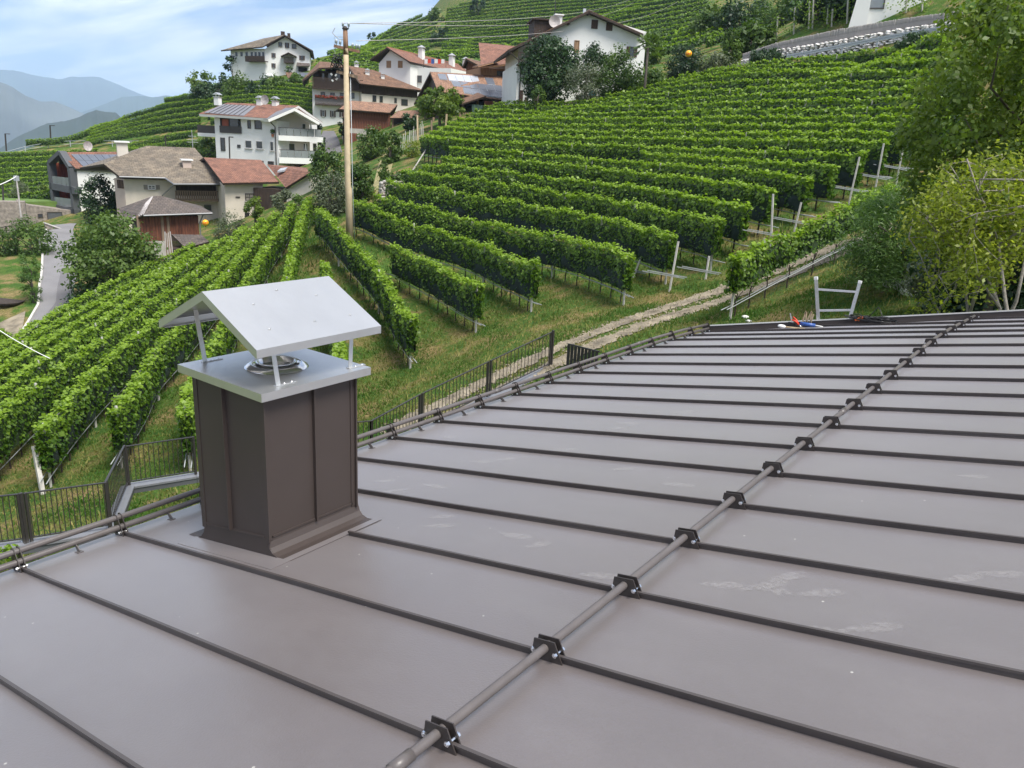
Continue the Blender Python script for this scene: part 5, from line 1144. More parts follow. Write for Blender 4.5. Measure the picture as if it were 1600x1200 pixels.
# ------------------------------------------------------------------ houses
class Fr:
    """local frame of a building: origin at a ground corner, x along the front, y into the depth, z up"""
    def __init__(s, px, py, r, delta=0.0):
        s.O = P(px, py, r); d = ray(px, py); az = math.atan2(d[0], d[1]); s.yaw = -az+rad(delta)
        s.ax = np.array([math.cos(s.yaw), math.sin(s.yaw), 0]); s.ay = np.array([-math.sin(s.yaw), math.cos(s.yaw), 0])
    def f(s, px, py, y0=0.0):
        d = ray(px, py); t = (s.O@s.ay+y0)/(d@s.ay); p = d*t-s.O; return p@s.ax, p[2]
    def s(s, px, py, x0=0.0):
        d = ray(px, py); t = (s.O@s.ax+x0)/(d@s.ax); p = d*t-s.O; return p@s.ay, p[2]
class House:
    def __init__(s, name, label, fr, cat='house', group=None):
        s.fr = fr; s.t = root(name, fr.O, label, cat, group, fr.yaw)
    def wall(s, x0, x1, y0, y1, z0, z1, mat='white_wall', name='wall'):
        return obj(name, MB().box(x0, x1, y0, y1, z0, z1), M[mat], s.t)
    def gable(s, x0, x1, y0, y1, z1, zr_, mat='white_wall', xr=None, along='y'):
        """triangle wall under a roof; along = direction of the ridge"""
        if along == 'y':
            xr = (x0+x1)/2 if xr is None else xr; mb = MB().prism([(x0, y0, z1), (x1, y0, z1), (xr, y0, zr_)], (0, y1-y0, 0))
        else:
            yr = (y0+y1)/2 if xr is None else xr; mb = MB().prism([(x0, y0, z1), (x0, yr, zr_), (x0, y1, z1)], (x1-x0, 0, 0))
        return obj('gable_wall', mb, M[mat], s.t)
    def slab(s, quad, mat, th=.18, edge='dark_wood', name='roof', tiled=True, parent=None, eave_len=None):
        """roof slope: tiled face with uv (u along the eave, v up the slope) on a timber deck"""
        q = [np.array(p, float) for p in quad]; n = np.cross(q[1]-q[0], q[-1]-q[0]); n /= np.linalg.norm(n)
        if n[2] < 0: q = q[::-1]; n = -n; q = [q[(i+len(q)-2) % len(q)] for i in range(len(q))] if len(q) == 4 else q
        uax = q[1]-q[0]; 
        hz = np.cross(n, (0, 0, 1)); 
        if np.linalg.norm(hz) > .05: uax = hz
        uax = uax/np.linalg.norm(uax); vax = np.cross(n, uax)
        deck = obj(name, MB().prism([p-n*.035 for p in q], n*-th), M[edge], parent or s.t)
        me = MB().prism([p-n*.033 for p in q], n*.04).mesh('tiles', M[mat])
        uv = me.uv_layers.new(name='UVMap'); 
        for l in me.loops:
            c = np.array(me.vertices[l.vertex_index].co); uv.data[l.index].uv = (c@uax, c@vax)
        link('roof_tiles', me, deck); return deck
    def roof_y(s, x0, x1, xr, ze, zr_, y0, y1, mat, th=.18, edge='dark_wood', zel=None):
        zl = ze if zel is None else zel
        s.slab([(x0, y0, zl), (xr, y0, zr_), (xr, y1, zr_), (x0, y1, zl)], mat, th, edge); s.slab([(x1, y0, ze), (x1, y1, ze), (xr, y1, zr_), (xr, y0, zr_)], mat, th, edge)
        obj('ridge_cap', MB().tube([(xr, y0, zr_-.02), (xr, y1, zr_-.02)], .13, 6), M[mat if mat in ('x',) else 'ridge_'+('r' if 'red' in mat or 'orange' in mat else 'b')], s.t)
    def roof_x(s, x0, x1, y0, y1, yr, zf, zr_, mat, th=.18, edge='dark_wood', zb=None):
        zb = zf if zb is None else zb
        s.slab([(x0, y0, zf), (x1, y0, zf), (x1, yr, zr_), (x0, yr, zr_)], mat, th, edge); s.slab([(x1, y1, zb), (x0, y1, zb), (x0, yr, zr_), (x1, yr, zr_)], mat, th, edge)
        obj('ridge_cap', MB().tube([(x0, yr, zr_-.02), (x1, yr, zr_-.02)], .13, 6), M['ridge_'+('r' if 'red' in mat or 'orange' in mat else 'b')], s.t)
    def win(s, face, rect, frame='win_frame', shut=None, pane='glass', at=0.0, cross=False, name='window', side=-1, sill=True):
        """rect in picture pixels; face 'f' = front plane y=at, 's' = side plane x=at (side = outward sign)"""
        x0, y0, x1, y1 = rect; fn = s.fr.f if face == 'f' else s.fr.s
        a = fn(x0, (y0+y1)/2, at); b = fn(x1, (y0+y1)/2, at); c = fn((x0+x1)/2, y0, at); d = fn((x0+x1)/2, y1, at)
        u0, u1 = sorted((a[0], b[0])); z1_, z0_ = c[1], d[1]; fw = min(.09, (u1-u0)*.12)
        def T(mb):
            if face == 's': mb.v = [((at+side*(-v[1]) if True else 0), v[0], v[2]) for v in mb.v]
            else: mb.v = [(v[0], at+v[1], v[2]) for v in mb.v]
            return mb
        # local: x=u, y: negative is outward
        fm = MB().box(u0, u1, -.07, .0, z0_, z0_+fw).box(u0, u1, -.07, .0, z1_-fw, z1_).box(u0, u0+fw, -.07, .0, z0_+fw, z1_-fw).box(u1-fw, u1, -.07, .0, z0_+fw, z1_-fw)
        if cross: um = (u0+u1)/2; fm.box(um-.035, um+.035, -.06, -.02, z0_+fw, z1_-fw).box(u0+fw, um-.035, -.06, -.02, (z0_+z1_)/2-.03, (z0_+z1_)/2+.03).box(um+.035, u1-fw, -.06, -.02, (z0_+z1_)/2-.03, (z0_+z1_)/2+.03)
        w = obj(name, T(fm), M[frame], s.t)
        obj('pane', T(MB().box(u0+fw*.5, u1-fw*.5, -.025, -.012, z0_+fw*.5, z1_-fw*.5)), M[pane], w)
        if sill and name == 'window': obj('sill', T(MB().box(u0-.06, u1+.06, -.16, -.002, z0_-.06, z0_-.002)), M['concrete'], w)
        if shut:
            sw = (u1-u0)*.52
            for a_, b_ in ((u0-sw-.02, u0-.02), (u1+.02, u1+sw+.02)):
                mb = MB().box(a_, b_, -.075, -.03, z0_, z1_)
                for k in range(5): zz = z0_+(z1_-z0_)*(k+.5)/5; mb.box(a_+.05, b_-.05, -.085, -.075, zz-.05, zz+.05)
                obj('shutter', T(mb), M[shut], s.t)
        return w
    def closed_shutter(s, face, rect, mat, at=0.0, side=-1):
        w = s.win(face, rect, frame=mat, pane=mat, at=at, side=side, name='shuttered_window', sill=False); return w
    def box_px(s, name, rect, y0, depth, mat, parent=None):
        x0, py0, x1, py1 = rect; a = s.fr.f(x0, (py0+py1)/2, y0); b = s.fr.f(x1, (py0+py1)/2, y0); c = s.fr.f((x0+x1)/2, py0, y0); d = s.fr.f((x0+x1)/2, py1, y0)
        return obj(name, MB().box(a[0], b[0], y0, y0+depth, d[1], c[1]), M[mat], parent or s.t)
    def chimney(s, x, y, z0, h, w=.55, mat='white_wall', cap='metal'):
        c = obj('chimney_stack', MB().box(x-w/2, x+w/2, y-w/2, y+w/2, z0, z0+h), M[mat], s.t)
        if cap == 'gable':
            for i, j in ((-1, -1), (1, -1), (1, 1), (-1, 1)): pass
            obj('chimney_cap', MB().box(x-w*.62, x+w*.62, y-w*.62, y+w*.62, z0+h, z0+h+.08).prism([(x-w*.7, y-w*.6, z0+h+.32), (x+w*.7, y-w*.6, z0+h+.32), (x, y-w*.6, z0+h+.62)], (0, w*1.2, 0)).box(x-w*.4, x-w*.3, y-.1, y+.1, z0+h+.08, z0+h+.33).box(x+w*.3, x+w*.4, y-.1, y+.1, z0+h+.08, z0+h+.33), M['steel'], c)
        elif cap == 'flat': obj('chimney_cap', MB().box(x-w*.7, x+w*.7, y-w*.7, y+w*.7, z0+h+.02, z0+h+.16), M['white_plastic'], c)
        elif cap == 'round': obj('chimney_cap', MB().lathe([(w*.35, 0), (w*.35, .15), (w*.95, .18), (w*.1, .62)], 10, (x, y, z0+h)), M['steel'], c)
        return c
    def chimney_px(s, rect, depth_y, w=None, mat='white_wall', cap='gable'):
        x0, y0, x1, y1 = rect; a = s.fr.f(x0, y1, depth_y); b = s.fr.f(x1, y1, depth_y); t = s.fr.f((x0+x1)/2, y0, depth_y); bo = s.fr.f((x0+x1)/2, y1, depth_y)
        return s.chimney((a[0]+b[0])/2, depth_y, bo[1]-.3, t[1]-bo[1]+.3-(.5 if cap == 'gable' else .2), (b[0]-a[0]), mat, cap)
    def balcony(s, x0, x1, y0, y1, z, h=1.0, mat='dark_wood', slats=True, name='balcony', floor='dark_wood', flowers=False, pitch=.16):
        b = obj(name, MB().box(x0, x1, y0, y1, z-.18, z), M[floor], s.t)
        mb = MB().box(x0, x1, y0, y0+.05, z+h-.07, z+h).box(x0, x1, y0, y0+.05, z+.05, z+.12)
        obj('rail', mb, M[mat], b)
        if slats:
            n = int((x1-x0)/pitch); sm = MB().box(0, pitch*.62, -.02, .0, z+.02, z+h-.02).mesh('baluster_board', M[mat])
            for k in range(n): link('baluster_board', sm, b, (x0+k*(x1-x0)/n, y0+(.003 if k % 2 else 0), 0))
        if flowers:
            v, _ = blob(500, RNG, (x1-x0)/2, .22, .26, .2); v = v+np.array([(x0+x1)/2, y0-.12, z+h+.02]); obj('flower_box', MB().box(x0+.1, x1-.1, y0-.22, y0-.02, z+h-.2, z+h), M['dark_wood'], b)
            leaf_obj('geraniums', np.column_stack([RNG.uniform(x0, x1, 700), y0-.12+RNG.normal(0, .1, 700), z+h+RNG.uniform(-.15, .28, 700)]), RNG.normal(0, 1, (700, 3)), np.full(700, .16), RNG.random(700), M['leaf_red'], b, 3)
        return b
M['ridge_r'] = flat('red_ridge_tiles', (0.30, 0.13, 0.08), .8, 0, .3, 3); M['ridge_b'] = flat('brown_ridge_tiles', (0.19, 0.155, 0.12), .8, 0, .3, 3)
M['leaf_red'] = leafmat('geranium_mix', (0.05, 0.08, 0.03), (0.42, 0.035, 0.03), .1)

# --- big white house, upper right
fr = Fr(806, 160, 93, 8); h = House('white_house', 'big white gabled house with brown shutters above the vineyard, dark dormer on its roof', fr)
xR = fr.f(1003, 130)[0]; xa, za = fr.f(921, 16, -.9); xl, zl = fr.f(795, 77, -.9); xr_, zr2 = fr.f(1006, 53, -.9)
D = 13.0; xw0 = fr.f(832, 120)[0]
h.wall(0, xR, 0, D, -3, fr.f(815, 98)[1], 'white_wall')
zt = fr.f(815, 98)[1]; zgr = zr2+.35
obj('wall', MB().prism([(xw0+.6, 0, zt), (xR, 0, zt), (xR, 0, zgr), (xa, 0, za-.25), (xw0+.6, 0, za-.25-(za-zl)*(xa-xw0-.6)/(xa-xl))], (0, D, 0)), M['white_wall'], h.t)
obj('wall', MB().prism([(.3, 2.2, zt), (xw0+.6, 2.2, zt), (xw0+.6, 2.2, za-.3-(za-zl)*(xa-xw0-.6)/(xa-xl)), (.3, 2.2, za-.3-(za-zl)*(xa-.3)/(xa-xl))], (0, D-2.2, 0)), M['cream_wall'], h.t)
h.roof_y(xl, xr_, xa, zr2, za, -.9, D+.8, 'tile_brown', .2, zel=zl)
for k in range(5): 
    f_ = k/4; x = xl+(xa-xl)*f_; z = zl+(za-zl)*f_-.32
    obj('rafter_end', MB().box(x-.08+.3*(1-f_), x+.08+.3*(1-f_), -.85, .1, z-.1, z+.05), M['dark_wood'], h.t)
for rct in ((924, 31, 934, 45), (947, 34, 957, 48)): h.closed_shutter('f', rct, 'shutter')
h.win('f', (983, 73, 991, 89), 'win_dark', 'shutter'); h.closed_shutter('f', (897, 63, 905, 83), 'shutter_tan')
for rct in ((812, 141, 817, 158), (820, 152, 825, 160)): h.closed_shutter('f', rct, 'shutter')
h.win('f', (818, 108, 822, 124), 'win_dark', None); h.win('f', (823, 122, 829, 134), 'win_dark', None)
bz = fr.f(815, 101)[1]; h.balcony(-.15, fr.f(832, 100)[0]+1.2, -1.2, 0, bz, 1.15, 'dark_wood')
obj('gutter_pipe', MB().tube([(xl+.1, -.8, zl-.25), (xl+1.2, -.5, zl-1.0), (xl+1.5, -.1, zl-1.3), (xl+1.5, -.08, -2)], .06, 6), M['dark_metal'], h.t)
q = fr.f(834, 56, 1.0); q2 = fr.f(864, 36, 1.0); obj('dormer', MB().box(q[0], q2[0], 1.0, 5, q[1], q2[1]+.2).box(q[0]-.25, q2[0]+.2, .7, 5.3, q2[1]+.2, q2[1]+.36), M['dark_wood'], h.t)
h.chimney_px((867, 22, 877, 41), 3.0, cap='flat'); 
mb = MB(); c0 = fr.f(866, 34, .6); 
for k in range(16): pass
dish = MB().lathe([(.02, 0), (.35, .06), (.6, .16), (.62, .17), (.34, .08), (.02, .02)], 18, (0, 0, 0), False); dish.v = [(c0[0]+v[0], .6-v[2]*1.4, c0[1]+v[1]) for v in dish.v]; obj('satellite_dish', dish, M['slat_grey'], h.t)
an = fr.f(867, 22, 3.0); obj('antenna_mast', MB().tube([(an[0], 3, an[1]), (an[0], 3, fr.f(866, -6, 3)[1])], .05, 5), M['dark_metal'], h.t)
an = fr.f(914, 25, 3.0); h.chimney(an[0], 3.4, an[1]-.8, 1.6, .28, 'steel', 'x')
# garden table, fence rail in the garden
tb = at_px(925, 153, 84); dz = P(925, 150, 84)[2]; t = root('garden_table', (tb[0], tb[1], dz-.75), 'long pale table with a turquoise box in the garden of the white house', 'table')
rv = RM@np.array([1, .05, 0]); rv[2] = 0; rv /= np.linalg.norm(rv); fv = np.cross((0, 0, 1), rv)
obj('tabletop', MB().beam(-rv*1.5+(0, 0, .75), rv*1.5+(0, 0, .75), 1.0, .05), M['white_plastic'], t)
for a in (-1.3, 1.3): obj('leg', MB().beam(rv*a, rv*a+(0, 0, .72), .08, .6, up=rv), M['old_wood'], t)
t2 = root('turquoise_box', (tb[0], tb[1], dz+.03), 'small turquoise box on the pale garden table', 'box'); obj('box_body', MB().box(-.32, .32, -.2, .2, 0, .36), M['turquoise'], t2); obj('lid', MB().box(-.35, .35, -.22, .22, .36, .41), M['turquoise'], t2)
def rail_fence(name, label, pts, hgt, mat, post_w=.1, rails=(.5, .95), step=2.0, cat='fence', rail_w=.07):
    Q = resample(pts, step); o = Q[0]; t = root(name, o, label, cat)
    for p in Q: obj('post', MB().box(-post_w/2, post_w/2, -post_w/2, post_w/2, -.3, hgt).shift(p-o), M[mat], t)
    for zz in rails:
        for a, b in zip(Q[:-1], Q[1:]): obj('rail', MB().beam(a-o+(0, 0, zz), b-o+(0, 0, zz), rail_w, rail_w), M[mat], t)
    return t
rail_fence('garden_fence', 'low grey garden rail in front of the trees of the white house', [at_px(853, 158, 88), at_px(905, 158, 85), at_px(962, 150, 82)], 1.15, 'slat_grey', step=3.0)

# --- larch-clad house and its neighbours
fr = Fr(755, 150, 112, 18); h = House('larch_house', 'larch-clad timber house with a tiled roof squeezed beside the big white house', fr)
xm = fr.f(792, 130)[0]; xe = fr.f(810, 130)[0]; za = fr.f(755, 104)[1]
h.wall(0, xm, 1.5, 8, -3, za, 'larch'); h.wall(xm, xe+2, 0, 8, -3, fr.f(800, 92)[1], 'larch')
h.win('f', (799, 111, 807, 131), 'win_dark', None, sill=False); h.win('f', (776, 111, 790, 123), 'win_dark', None, at=1.5, sill=False)
c = [fr.f(752, 104, -.4), fr.f(780, 95, -.4), fr.f(812, 92, -.4)]
h.slab([(c[0][0], -.4, c[0][1]), (xe+2.5, -.4, c[2][1]), (xe+2.5, 9, c[2][1]+2.6), (c[0][0]+2.5, 9, c[2][1]+2.6)], 'tile_red', .2, 'larch')
h.slab([(c[0][0]-.5, -.7, c[0][1]), (c[1][0], -.7, c[1][1]), (c[1][0], 2, c[1][1]+.1), (c[0][0]-.5, 2, c[0][1]+.1)], 'tile_brown', .12, 'larch')
fr = Fr(728, 119, 128, -30); h = House('tiled_shed', 'brown tiled shed with a dark gable behind the solar roof', fr, 'shed')
a = fr.f(731, 92); e = fr.f(749, 103); w = fr.f(749, 110)[0]
h.wall(0, w, 0, 7, -4, e[1]-.3, 'barn_wood'); h.gable(0, w, 0, 7, e[1]-.3, a[1]-.3, 'barn_wood', xr=a[0])
h.roof_y(-.4, w+1, a[0], e[1]-.3, a[1], -.6, 8, 'tile_brown'); h.wall(w-.6, w+.8, -.3, 0, -4, e[1]-.4, 'white_wall')
q = fr.f(775, 104, 0); h.slab([(w-.5, -.5, e[1]), (q[0], -.5, e[1]+.2), (q[0]-1, 6, a[1]), (a[0], 6, a[1])], 'tile_brown')

# --- white farmhouse with long red roof
fr = Fr(592, 132, 150, -32); h = House('red_roofed_farmhouse', 'long white farmhouse with a red tiled roof and three round chimney caps', fr)
w = fr.f(641, 110)[0]; a = fr.f(610, 75); el = fr.f(583, 94); er = fr.f(645, 96); D = 36
h.wall(0, w, 0, D, -5, er[1]-.4, 'white_wall'); h.gable(0, w, 0, D, er[1]-.4, a[1]-.35, 'white_wall', xr=a[0]); h.roof_y(el[0], er[0], a[0], er[1]-.1, a[1], -1.1, D+1, 'tile_red', zel=el[1])
for r in ((604, 95, 611, 106), (622, 95, 629, 106)): h.closed_shutter('f', r, 'shutter_tan')
for px, dy_ in ((659, 8), (694, 20), (708, 26)):
    x = a[0]+1.6; h.chimney(x, dy_, a[1]-1.5, 2.3, .9, 'white_wall', 'round')
for k in range(7): 
    yy = 8+k*3.6; obj('window', MB().box(w, w+.06, yy, yy+1.1, er[1]-2.0, er[1]-.9), M['win_dark'], h.t)
xb = w; z2 = fr.s(660, 105, xb+.5)[1]
obj('terrace_block', MB().box(w, w+6.5, 2.5, 16, -6, fr.f(660, 106, 2.5)[1]), M['white_wall'], h.t); h.win('f', (652, 118, 659, 129), 'win_dark', at=2.5)
# laundry on the terrace
lo = np.array(fr.O)+fr.ax*(w+3)+fr.ay*3.2+np.array([0, 0, fr.f(660, 106, 2.5)[1]]); t = root('laundry_rack', lo, 'colourful laundry hung out on the terrace of the red-roofed farmhouse', 'laundry', rz=fr.yaw)
obj('line', MB().box(-2.2, 2.2, -.02, .02, 1.5, 1.54).box(-2.2, -2.14, -.03, .03, 0, 1.5).box(2.14, 2.2, -.03, .03, 0, 1.5), M['win_dark'], t)
for k, mt in enumerate(['white_plastic', 'red', 'blue', 'white_plastic', 'red', 'white_plastic']): obj('cloth', MB().box(-2+k*.66, -1.45+k*.66, -.05, -.02, .75+.1*(k % 2), 1.5), M[mt], t)

# --- solar-roofed barn
fr = Fr(672, 196, 104, 14); h = House('solar_barn', 'open dark barn whose tiled roof carries rows of solar panels', fr, 'barn')
DP = 7.0
lb = fr.f(688, 143, 0); rb = fr.f(799, 158, 0); lt = fr.f(672, 112, DP); rt = fr.f(785, 119, DP)
E = [(lb[0]-.3, 0, lb[1]), (rb[0], 0, rb[1]), (rt[0], DP, rt[1]), (lt[0], DP, lt[1])]
h.slab(E, 'tile_orange', .25)
Ep = [np.array(p, float) for p in E]
def rpt(u, v): return (Ep[0]*(1-u)+Ep[1]*u)*(1-v)+(Ep[3]*(1-u)+Ep[2]*u)*v
nn_ = np.cross(Ep[1]-Ep[0], Ep[3]-Ep[0]); nn_ /= np.linalg.norm(nn_)
def panel(u0, u1, v0, v1, mat, nm='solar_panel'):
    q = [rpt(u0, v0), rpt(u1, v0), rpt(u1, v1), rpt(u0, v1)]; o_ = obj(nm, MB().prism([p+nn_*.05 for p in q], nn_*.10), M[mat], h.t)
    obj('panel_frame', MB().prism([p+nn_*.02 for p in [rpt(u0-.004, v0-.01), rpt(u1+.004, v0-.01), rpt(u1+.004, v1+.01), rpt(u0-.004, v1+.01)]], nn_*.08), M['rail'], o_)
for k in range(4): panel(.215+k*.105, .315+k*.105, .57, .88, 'solar_pale')
for k in range(6): panel(.24+k*.115, .35+k*.115, .30, .54, 'solar'); 
for k in range(5): panel(.36+k*.115, .47+k*.115, .05, .28, 'solar')
panel(.09, .19, .60, .86, 'solar'); panel(.73, .84, .57, .84, 'solar')
h.slab([(Ep[2][0]+.5, DP+7, 3), (Ep[3][0]-.5, DP+7, 3), tuple(Ep[3]), tuple(Ep[2])], 'tile_orange', .25)
zf = rb[1]
for x in np.linspace(.6, rb[0]-.5, 6): obj('timber_post', MB().box(x-.13, x+.13, .6, .86, -3, lb[1]+(rb[1]-lb[1])*x/rb[0]-.2), M['old_wood'], h.t)
h.wall(.4, rb[0]-.4, 4.5, 4.8, -3, lb[1]-.2, 'dark_wood', 'rear_boarding'); obj('gable_boarding', MB().prism([(lb[0]+.2, 1, lb[1]-.1), (lt[0]+.4, DP, lt[1]-.35), (lt[0]+.4, DP+6.5, 3), (lt[0]+.4, DP+6.5, -3), (lb[0]+.2, 1, -3)], (.12, 0, 0)), M['dark_wood'], h.t)
obj('gable_boarding', MB().prism([(rb[0]-.4, 1, rb[1]-.1), (rt[0]-.4, DP, rt[1]-.35), (rt[0]-.4, DP+6.5, 3), (rt[0]-.4, DP+6.5, -3), (rb[0]-.4, 1, -3)], (.12, 0, 0)), M['dark_wood'], h.t)
pc = [fr.f(720, 162, -2.5), fr.f(758, 150, -2.5)]
h.slab([(pc[0][0], -2.8, pc[0][1]), (pc[1][0], -2.8, pc[1][1]), (pc[1][0], .5, pc[1][1]+.5), (pc[0][0], .5, pc[0][1]+.5)], 'tile_brown', .15, name='porch_roof')
ta = fr.f(737, 163, -2.4); tb_ = fr.f(756, 160, -2.4); tl = fr.f(742, 179, -2.4)
tm = MB(); K = 10
for i in range(K):
    for j in range(5): 
        u = i/(K-1); v = j/4; x = ta[0]+(tb_[0]-ta[0])*(u*(1-.35*v)+.12*v); z = ta[1]+(tl[1]-ta[1])*v; tm.v.append((x, -2.4+.12*math.sin(u*19+v*2), z))
for i in range(K-1):
    for j in range(4): tm.f.append((i*5+j, (i+1)*5+j, (i+1)*5+j+1, i*5+j+1))
obj('green_tarpaulin', tm, M['tarp'], h.t, True)
h.box_px('stone_base', (757, 158, 776, 172), -.2, .3, 'barn_wood'); 
for a_, b_, c_, d_ in ((716, 176, 742, 179), (692, 189, 716, 191), (718, 170, 721, 186)): h.box_px('timber_rail', (a_, b_, c_, d_), -3.5, .2, 'old_wood')

# --- three-storey farmhouse in the middle
fr = Fr(489, 194, 138, 0); h = House('balcony_farmhouse', 'three-storey farmhouse with dark timber balconies and red geraniums behind the tall pole', fr)
w = fr.f(565, 160)[0]; ze = fr.f(569, 133)[1]; D = 9
h.wall(0, w, 0, 22, -6, fr.f(520, 139)[1], 'white_wall'); h.wall(.2, w-.2, 1.6, 21.8, fr.f(520, 139)[1], fr.f(520, 110)[1], 'dark_wood', 'timber_storey')
a = fr.f(498, 106, -1.2); a2 = fr.f(546, 104, -1.2); el = fr.f(472, 125, -1.2); er = fr.f(570, 131, -1.2); rg = fr.f(525, 98, 4)
xm_ = (a[0]+a2[0])/2
# right wing (long side wall) seen obliquely
fr2 = Fr(565, 183, 137, 18); w2 = fr2.f(652, 160)[0]
wing = MB().box(0, w2, 0, 12, -3, fr2.f(600, 146)[1]); wing.v = [tuple((np.array(v)@np.array([fr2.ax, fr2.ay, [0, 0, 1]])+fr2.O-fr.O)@np.array([fr.ax, fr.ay, [0, 0, 1]]).T) for v in wing.v]
def cv(p): return tuple((np.array(p, float)@np.array([fr2.ax, fr2.ay, [0, 0, 1]])+fr2.O-fr.O)@np.array([fr.ax, fr.ay, [0, 0, 1]]).T)
obj('wall', wing, M['cream_wall'], h.t)
zz0 = fr2.f(570, 131, -1)[1]; zz1 = fr2.f(656, 141, -1)[1]
band = MB().box(0, w2, -.03, .3, fr2.f(600, 149)[1], fr2.f(600, 136)[1]); band.v = [cv(v) for v in band.v]; obj('eave_boarding', band, M['dark_wood'], h.t)
zE = (zz0+zz1)/2; zt_ = fr2.f(600, 109, 6)[1]
Lr = cv((-.5, -1.2, zz0)); Rr = cv((w2+.8, -1.2, zz1)); Tr = cv((w2-5.5, 6, fr2.f(612, 112, 6)[1])); Tl = cv((-3.5, 6, fr2.f(545, 100, 6)[1]))
h.slab([Lr, Rr, Tr, Tl], 'tile_brown', .2); bk1 = cv((w2+.8, 13, zz1)); h.slab([Rr, bk1, Tr], 'tile_brown', .2); h.slab([bk1, cv((-3.5, 13, zz0)), Tl, Tr], 'tile_brown', .2)
h.slab([(el[0], -1.2, el[1]), (a[0], -1.2, a[1]), (Tl[0]-1.5, Tl[1], Tl[2]), (el[0], 14, el[1])], 'tile_brown', .22)
h.slab([(a[0], -1.2, a[1]), (a2[0], -1.2, a2[1]), tuple(Tl), (Tl[0]-1.5, Tl[1], Tl[2])], 'tile_brown', .22)
h.slab([(a2[0], -1.2, a2[1]), Lr, tuple(Tl)], 'tile_brown', .22)
zb1 = fr.f(520, 138, -1.2)[1]; h.balcony(0, w+.2, -1.3, 0, zb1, 1.5, 'dark_wood'); zb2 = fr.f(515, 163, -1.2)[1]; h.balcony(.4, w*.66, -1.3, 0, zb2, 1.0, 'dark_wood', flowers=True)
for r in ((501, 144, 508, 152), (516, 145, 523, 153), (531, 145, 538, 154), (548, 145, 554, 154)): h.win('f', r, 'win_dark', sill=False)
for r in ((503, 172, 507, 182), (518, 173, 522, 183), (533, 173, 538, 183)): h.win('f', r, 'win_frame', 'shutter')
for r in ((503, 114, 507, 127), (512, 114, 520, 127), (524, 114, 532, 127)): h.win('f', r, 'win_dark', at=1.55, sill=False)
class _W: pass
for r in ((582, 149, 588, 159), (593, 150, 598, 160), (616, 153, 620, 161), (627, 155, 637, 165)):
    A_ = fr2.f(r[0], (r[1]+r[3])/2); B_ = fr2.f(r[2], (r[1]+r[3])/2); C_ = fr2.f((r[0]+r[2])/2, r[1]); D_ = fr2.f((r[0]+r[2])/2, r[3])
    mb = MB().box(A_[0], B_[0], -.06, 0, D_[1], C_[1]); mb.v = [cv(v) for v in mb.v]; wv_ = obj('window', mb, M['win_dark'], h.t); mb = MB().box(A_[0]+.08, B_[0]-.08, -.075, -.061, D_[1]+.08, C_[1]-.08); mb.v = [cv(v) for v in mb.v]; obj('pane', mb, M['glass'], wv_)
for (x0, y0, x1, y1, dd) in ((557, 96, 563, 107, 7), (574, 108, 580, 121, 3), (598, 114, 603, 125, 2)):
    A_ = fr2.f(x0, y1, dd); B_ = fr2.f(x1, y1, dd); C_ = fr2.f(x0, y0, dd); c1 = cv((A_[0], dd, A_[1]-.8)); wd = B_[0]-A_[0]; h.chimney(c1[0], c1[1], A_[1]-.8+fr2.O[2]-fr.O[2], C_[1]-A_[1]+.3, wd, 'white_wall', 'gable')
sk_ = [fr2.f(560, 108, 3), fr2.f(590, 114, 3)]
pg = MB(); 
for k in range(6): pg.box(2+k*1.6, 2.08+k*1.6, -3, 0, fr2.f(590, 148, -1)[1], fr2.f(590, 148, -1)[1]+.1)
pg.v = [cv(v) for v in pg.v]; obj('pergola', pg, M['dark_wood'], h.t)

# --- red wooden shed in front of it
fr = Fr(541, 206, 116, 4); h = House('wooden_shed', 'red-brown wooden shed with a red tiled roof on a concrete base, right of the pole', fr, 'shed')
w = fr.f(610, 190)[0]; e0 = fr.f(530, 170, -.8); e1 = fr.f(609, 176, -.8); r0 = fr.f(548, 157, 3.5); r1 = fr.f(621, 163, 3.5)
h.wall(0, w, 0, 7, fr.f(575, 202)[1], e1[1]-.15, 'barn_wood'); h.wall(-.1, w*.45, -.1, 7, -3.2, fr.f(575, 202)[1], 'concrete', 'concrete_base'); h.wall(w*.45, w, .5, 7, -3.2, fr.f(575, 202)[1], 'dark_wood')
n = int(w/.35); bm_ = MB().box(0, .3, -.03, -.002, fr.f(575, 202)[1], e1[1]-.2).mesh('plank', M['barn_wood'])
for k in range(n): link('plank', bm_, h.t, (k*w/n, -.012*(k % 3), 0))
h.slab([(e0[0], -.8, e0[1]), (e1[0], -.8, e1[1]), (r1[0], 3.5, r1[1]), (r0[0], 3.5, r0[1])], 'tile_orange', .15); h.slab([(r0[0], 3.5, r0[1]), (r1[0], 3.5, r1[1]), (r1[0], 8, e1[1]), (e0[0], 8, e0[1])], 'tile_orange', .15)
obj('gable_boarding', MB().prism([(w-.1, 0, e1[1]-.15), (w-.1, 7, e1[1]-.15), (w-.1, 3.5, r1[1]-.25)], (.1, 0, 0)), M['dark_wood'], h.t)
h.box_px('lower_door', (544, 208, 558, 226), -.12, .1, 'barn_wood')
fr = Fr(610, 206, 114, 4); h = House('lean_to', 'low lean-to with orange tiles right of the red wooden shed', fr, 'shed')
c = [fr.f(609, 184, -.5), fr.f(656, 184, -.5), fr.f(660, 172, 2.5), fr.f(622, 173, 2.5)]; h.slab([(c[0][0], -.5, c[0][1]), (c[1][0], -.5, c[1][1]), (c[2][0], 2.5, c[2][1]), (c[3][0], 2.5, c[3][1])], 'tile_orange', .12)
w = c[1][0]; h.wall(.4, w-.4, 1.8, 2.4, -3, c[0][1], 'dark_wood')
for x in (.3, w*.5, w-.3): obj('timber_post', MB().box(x-.1, x+.1, 0, .2, -3, c[0][1]-.1), M['old_wood'], h.t)

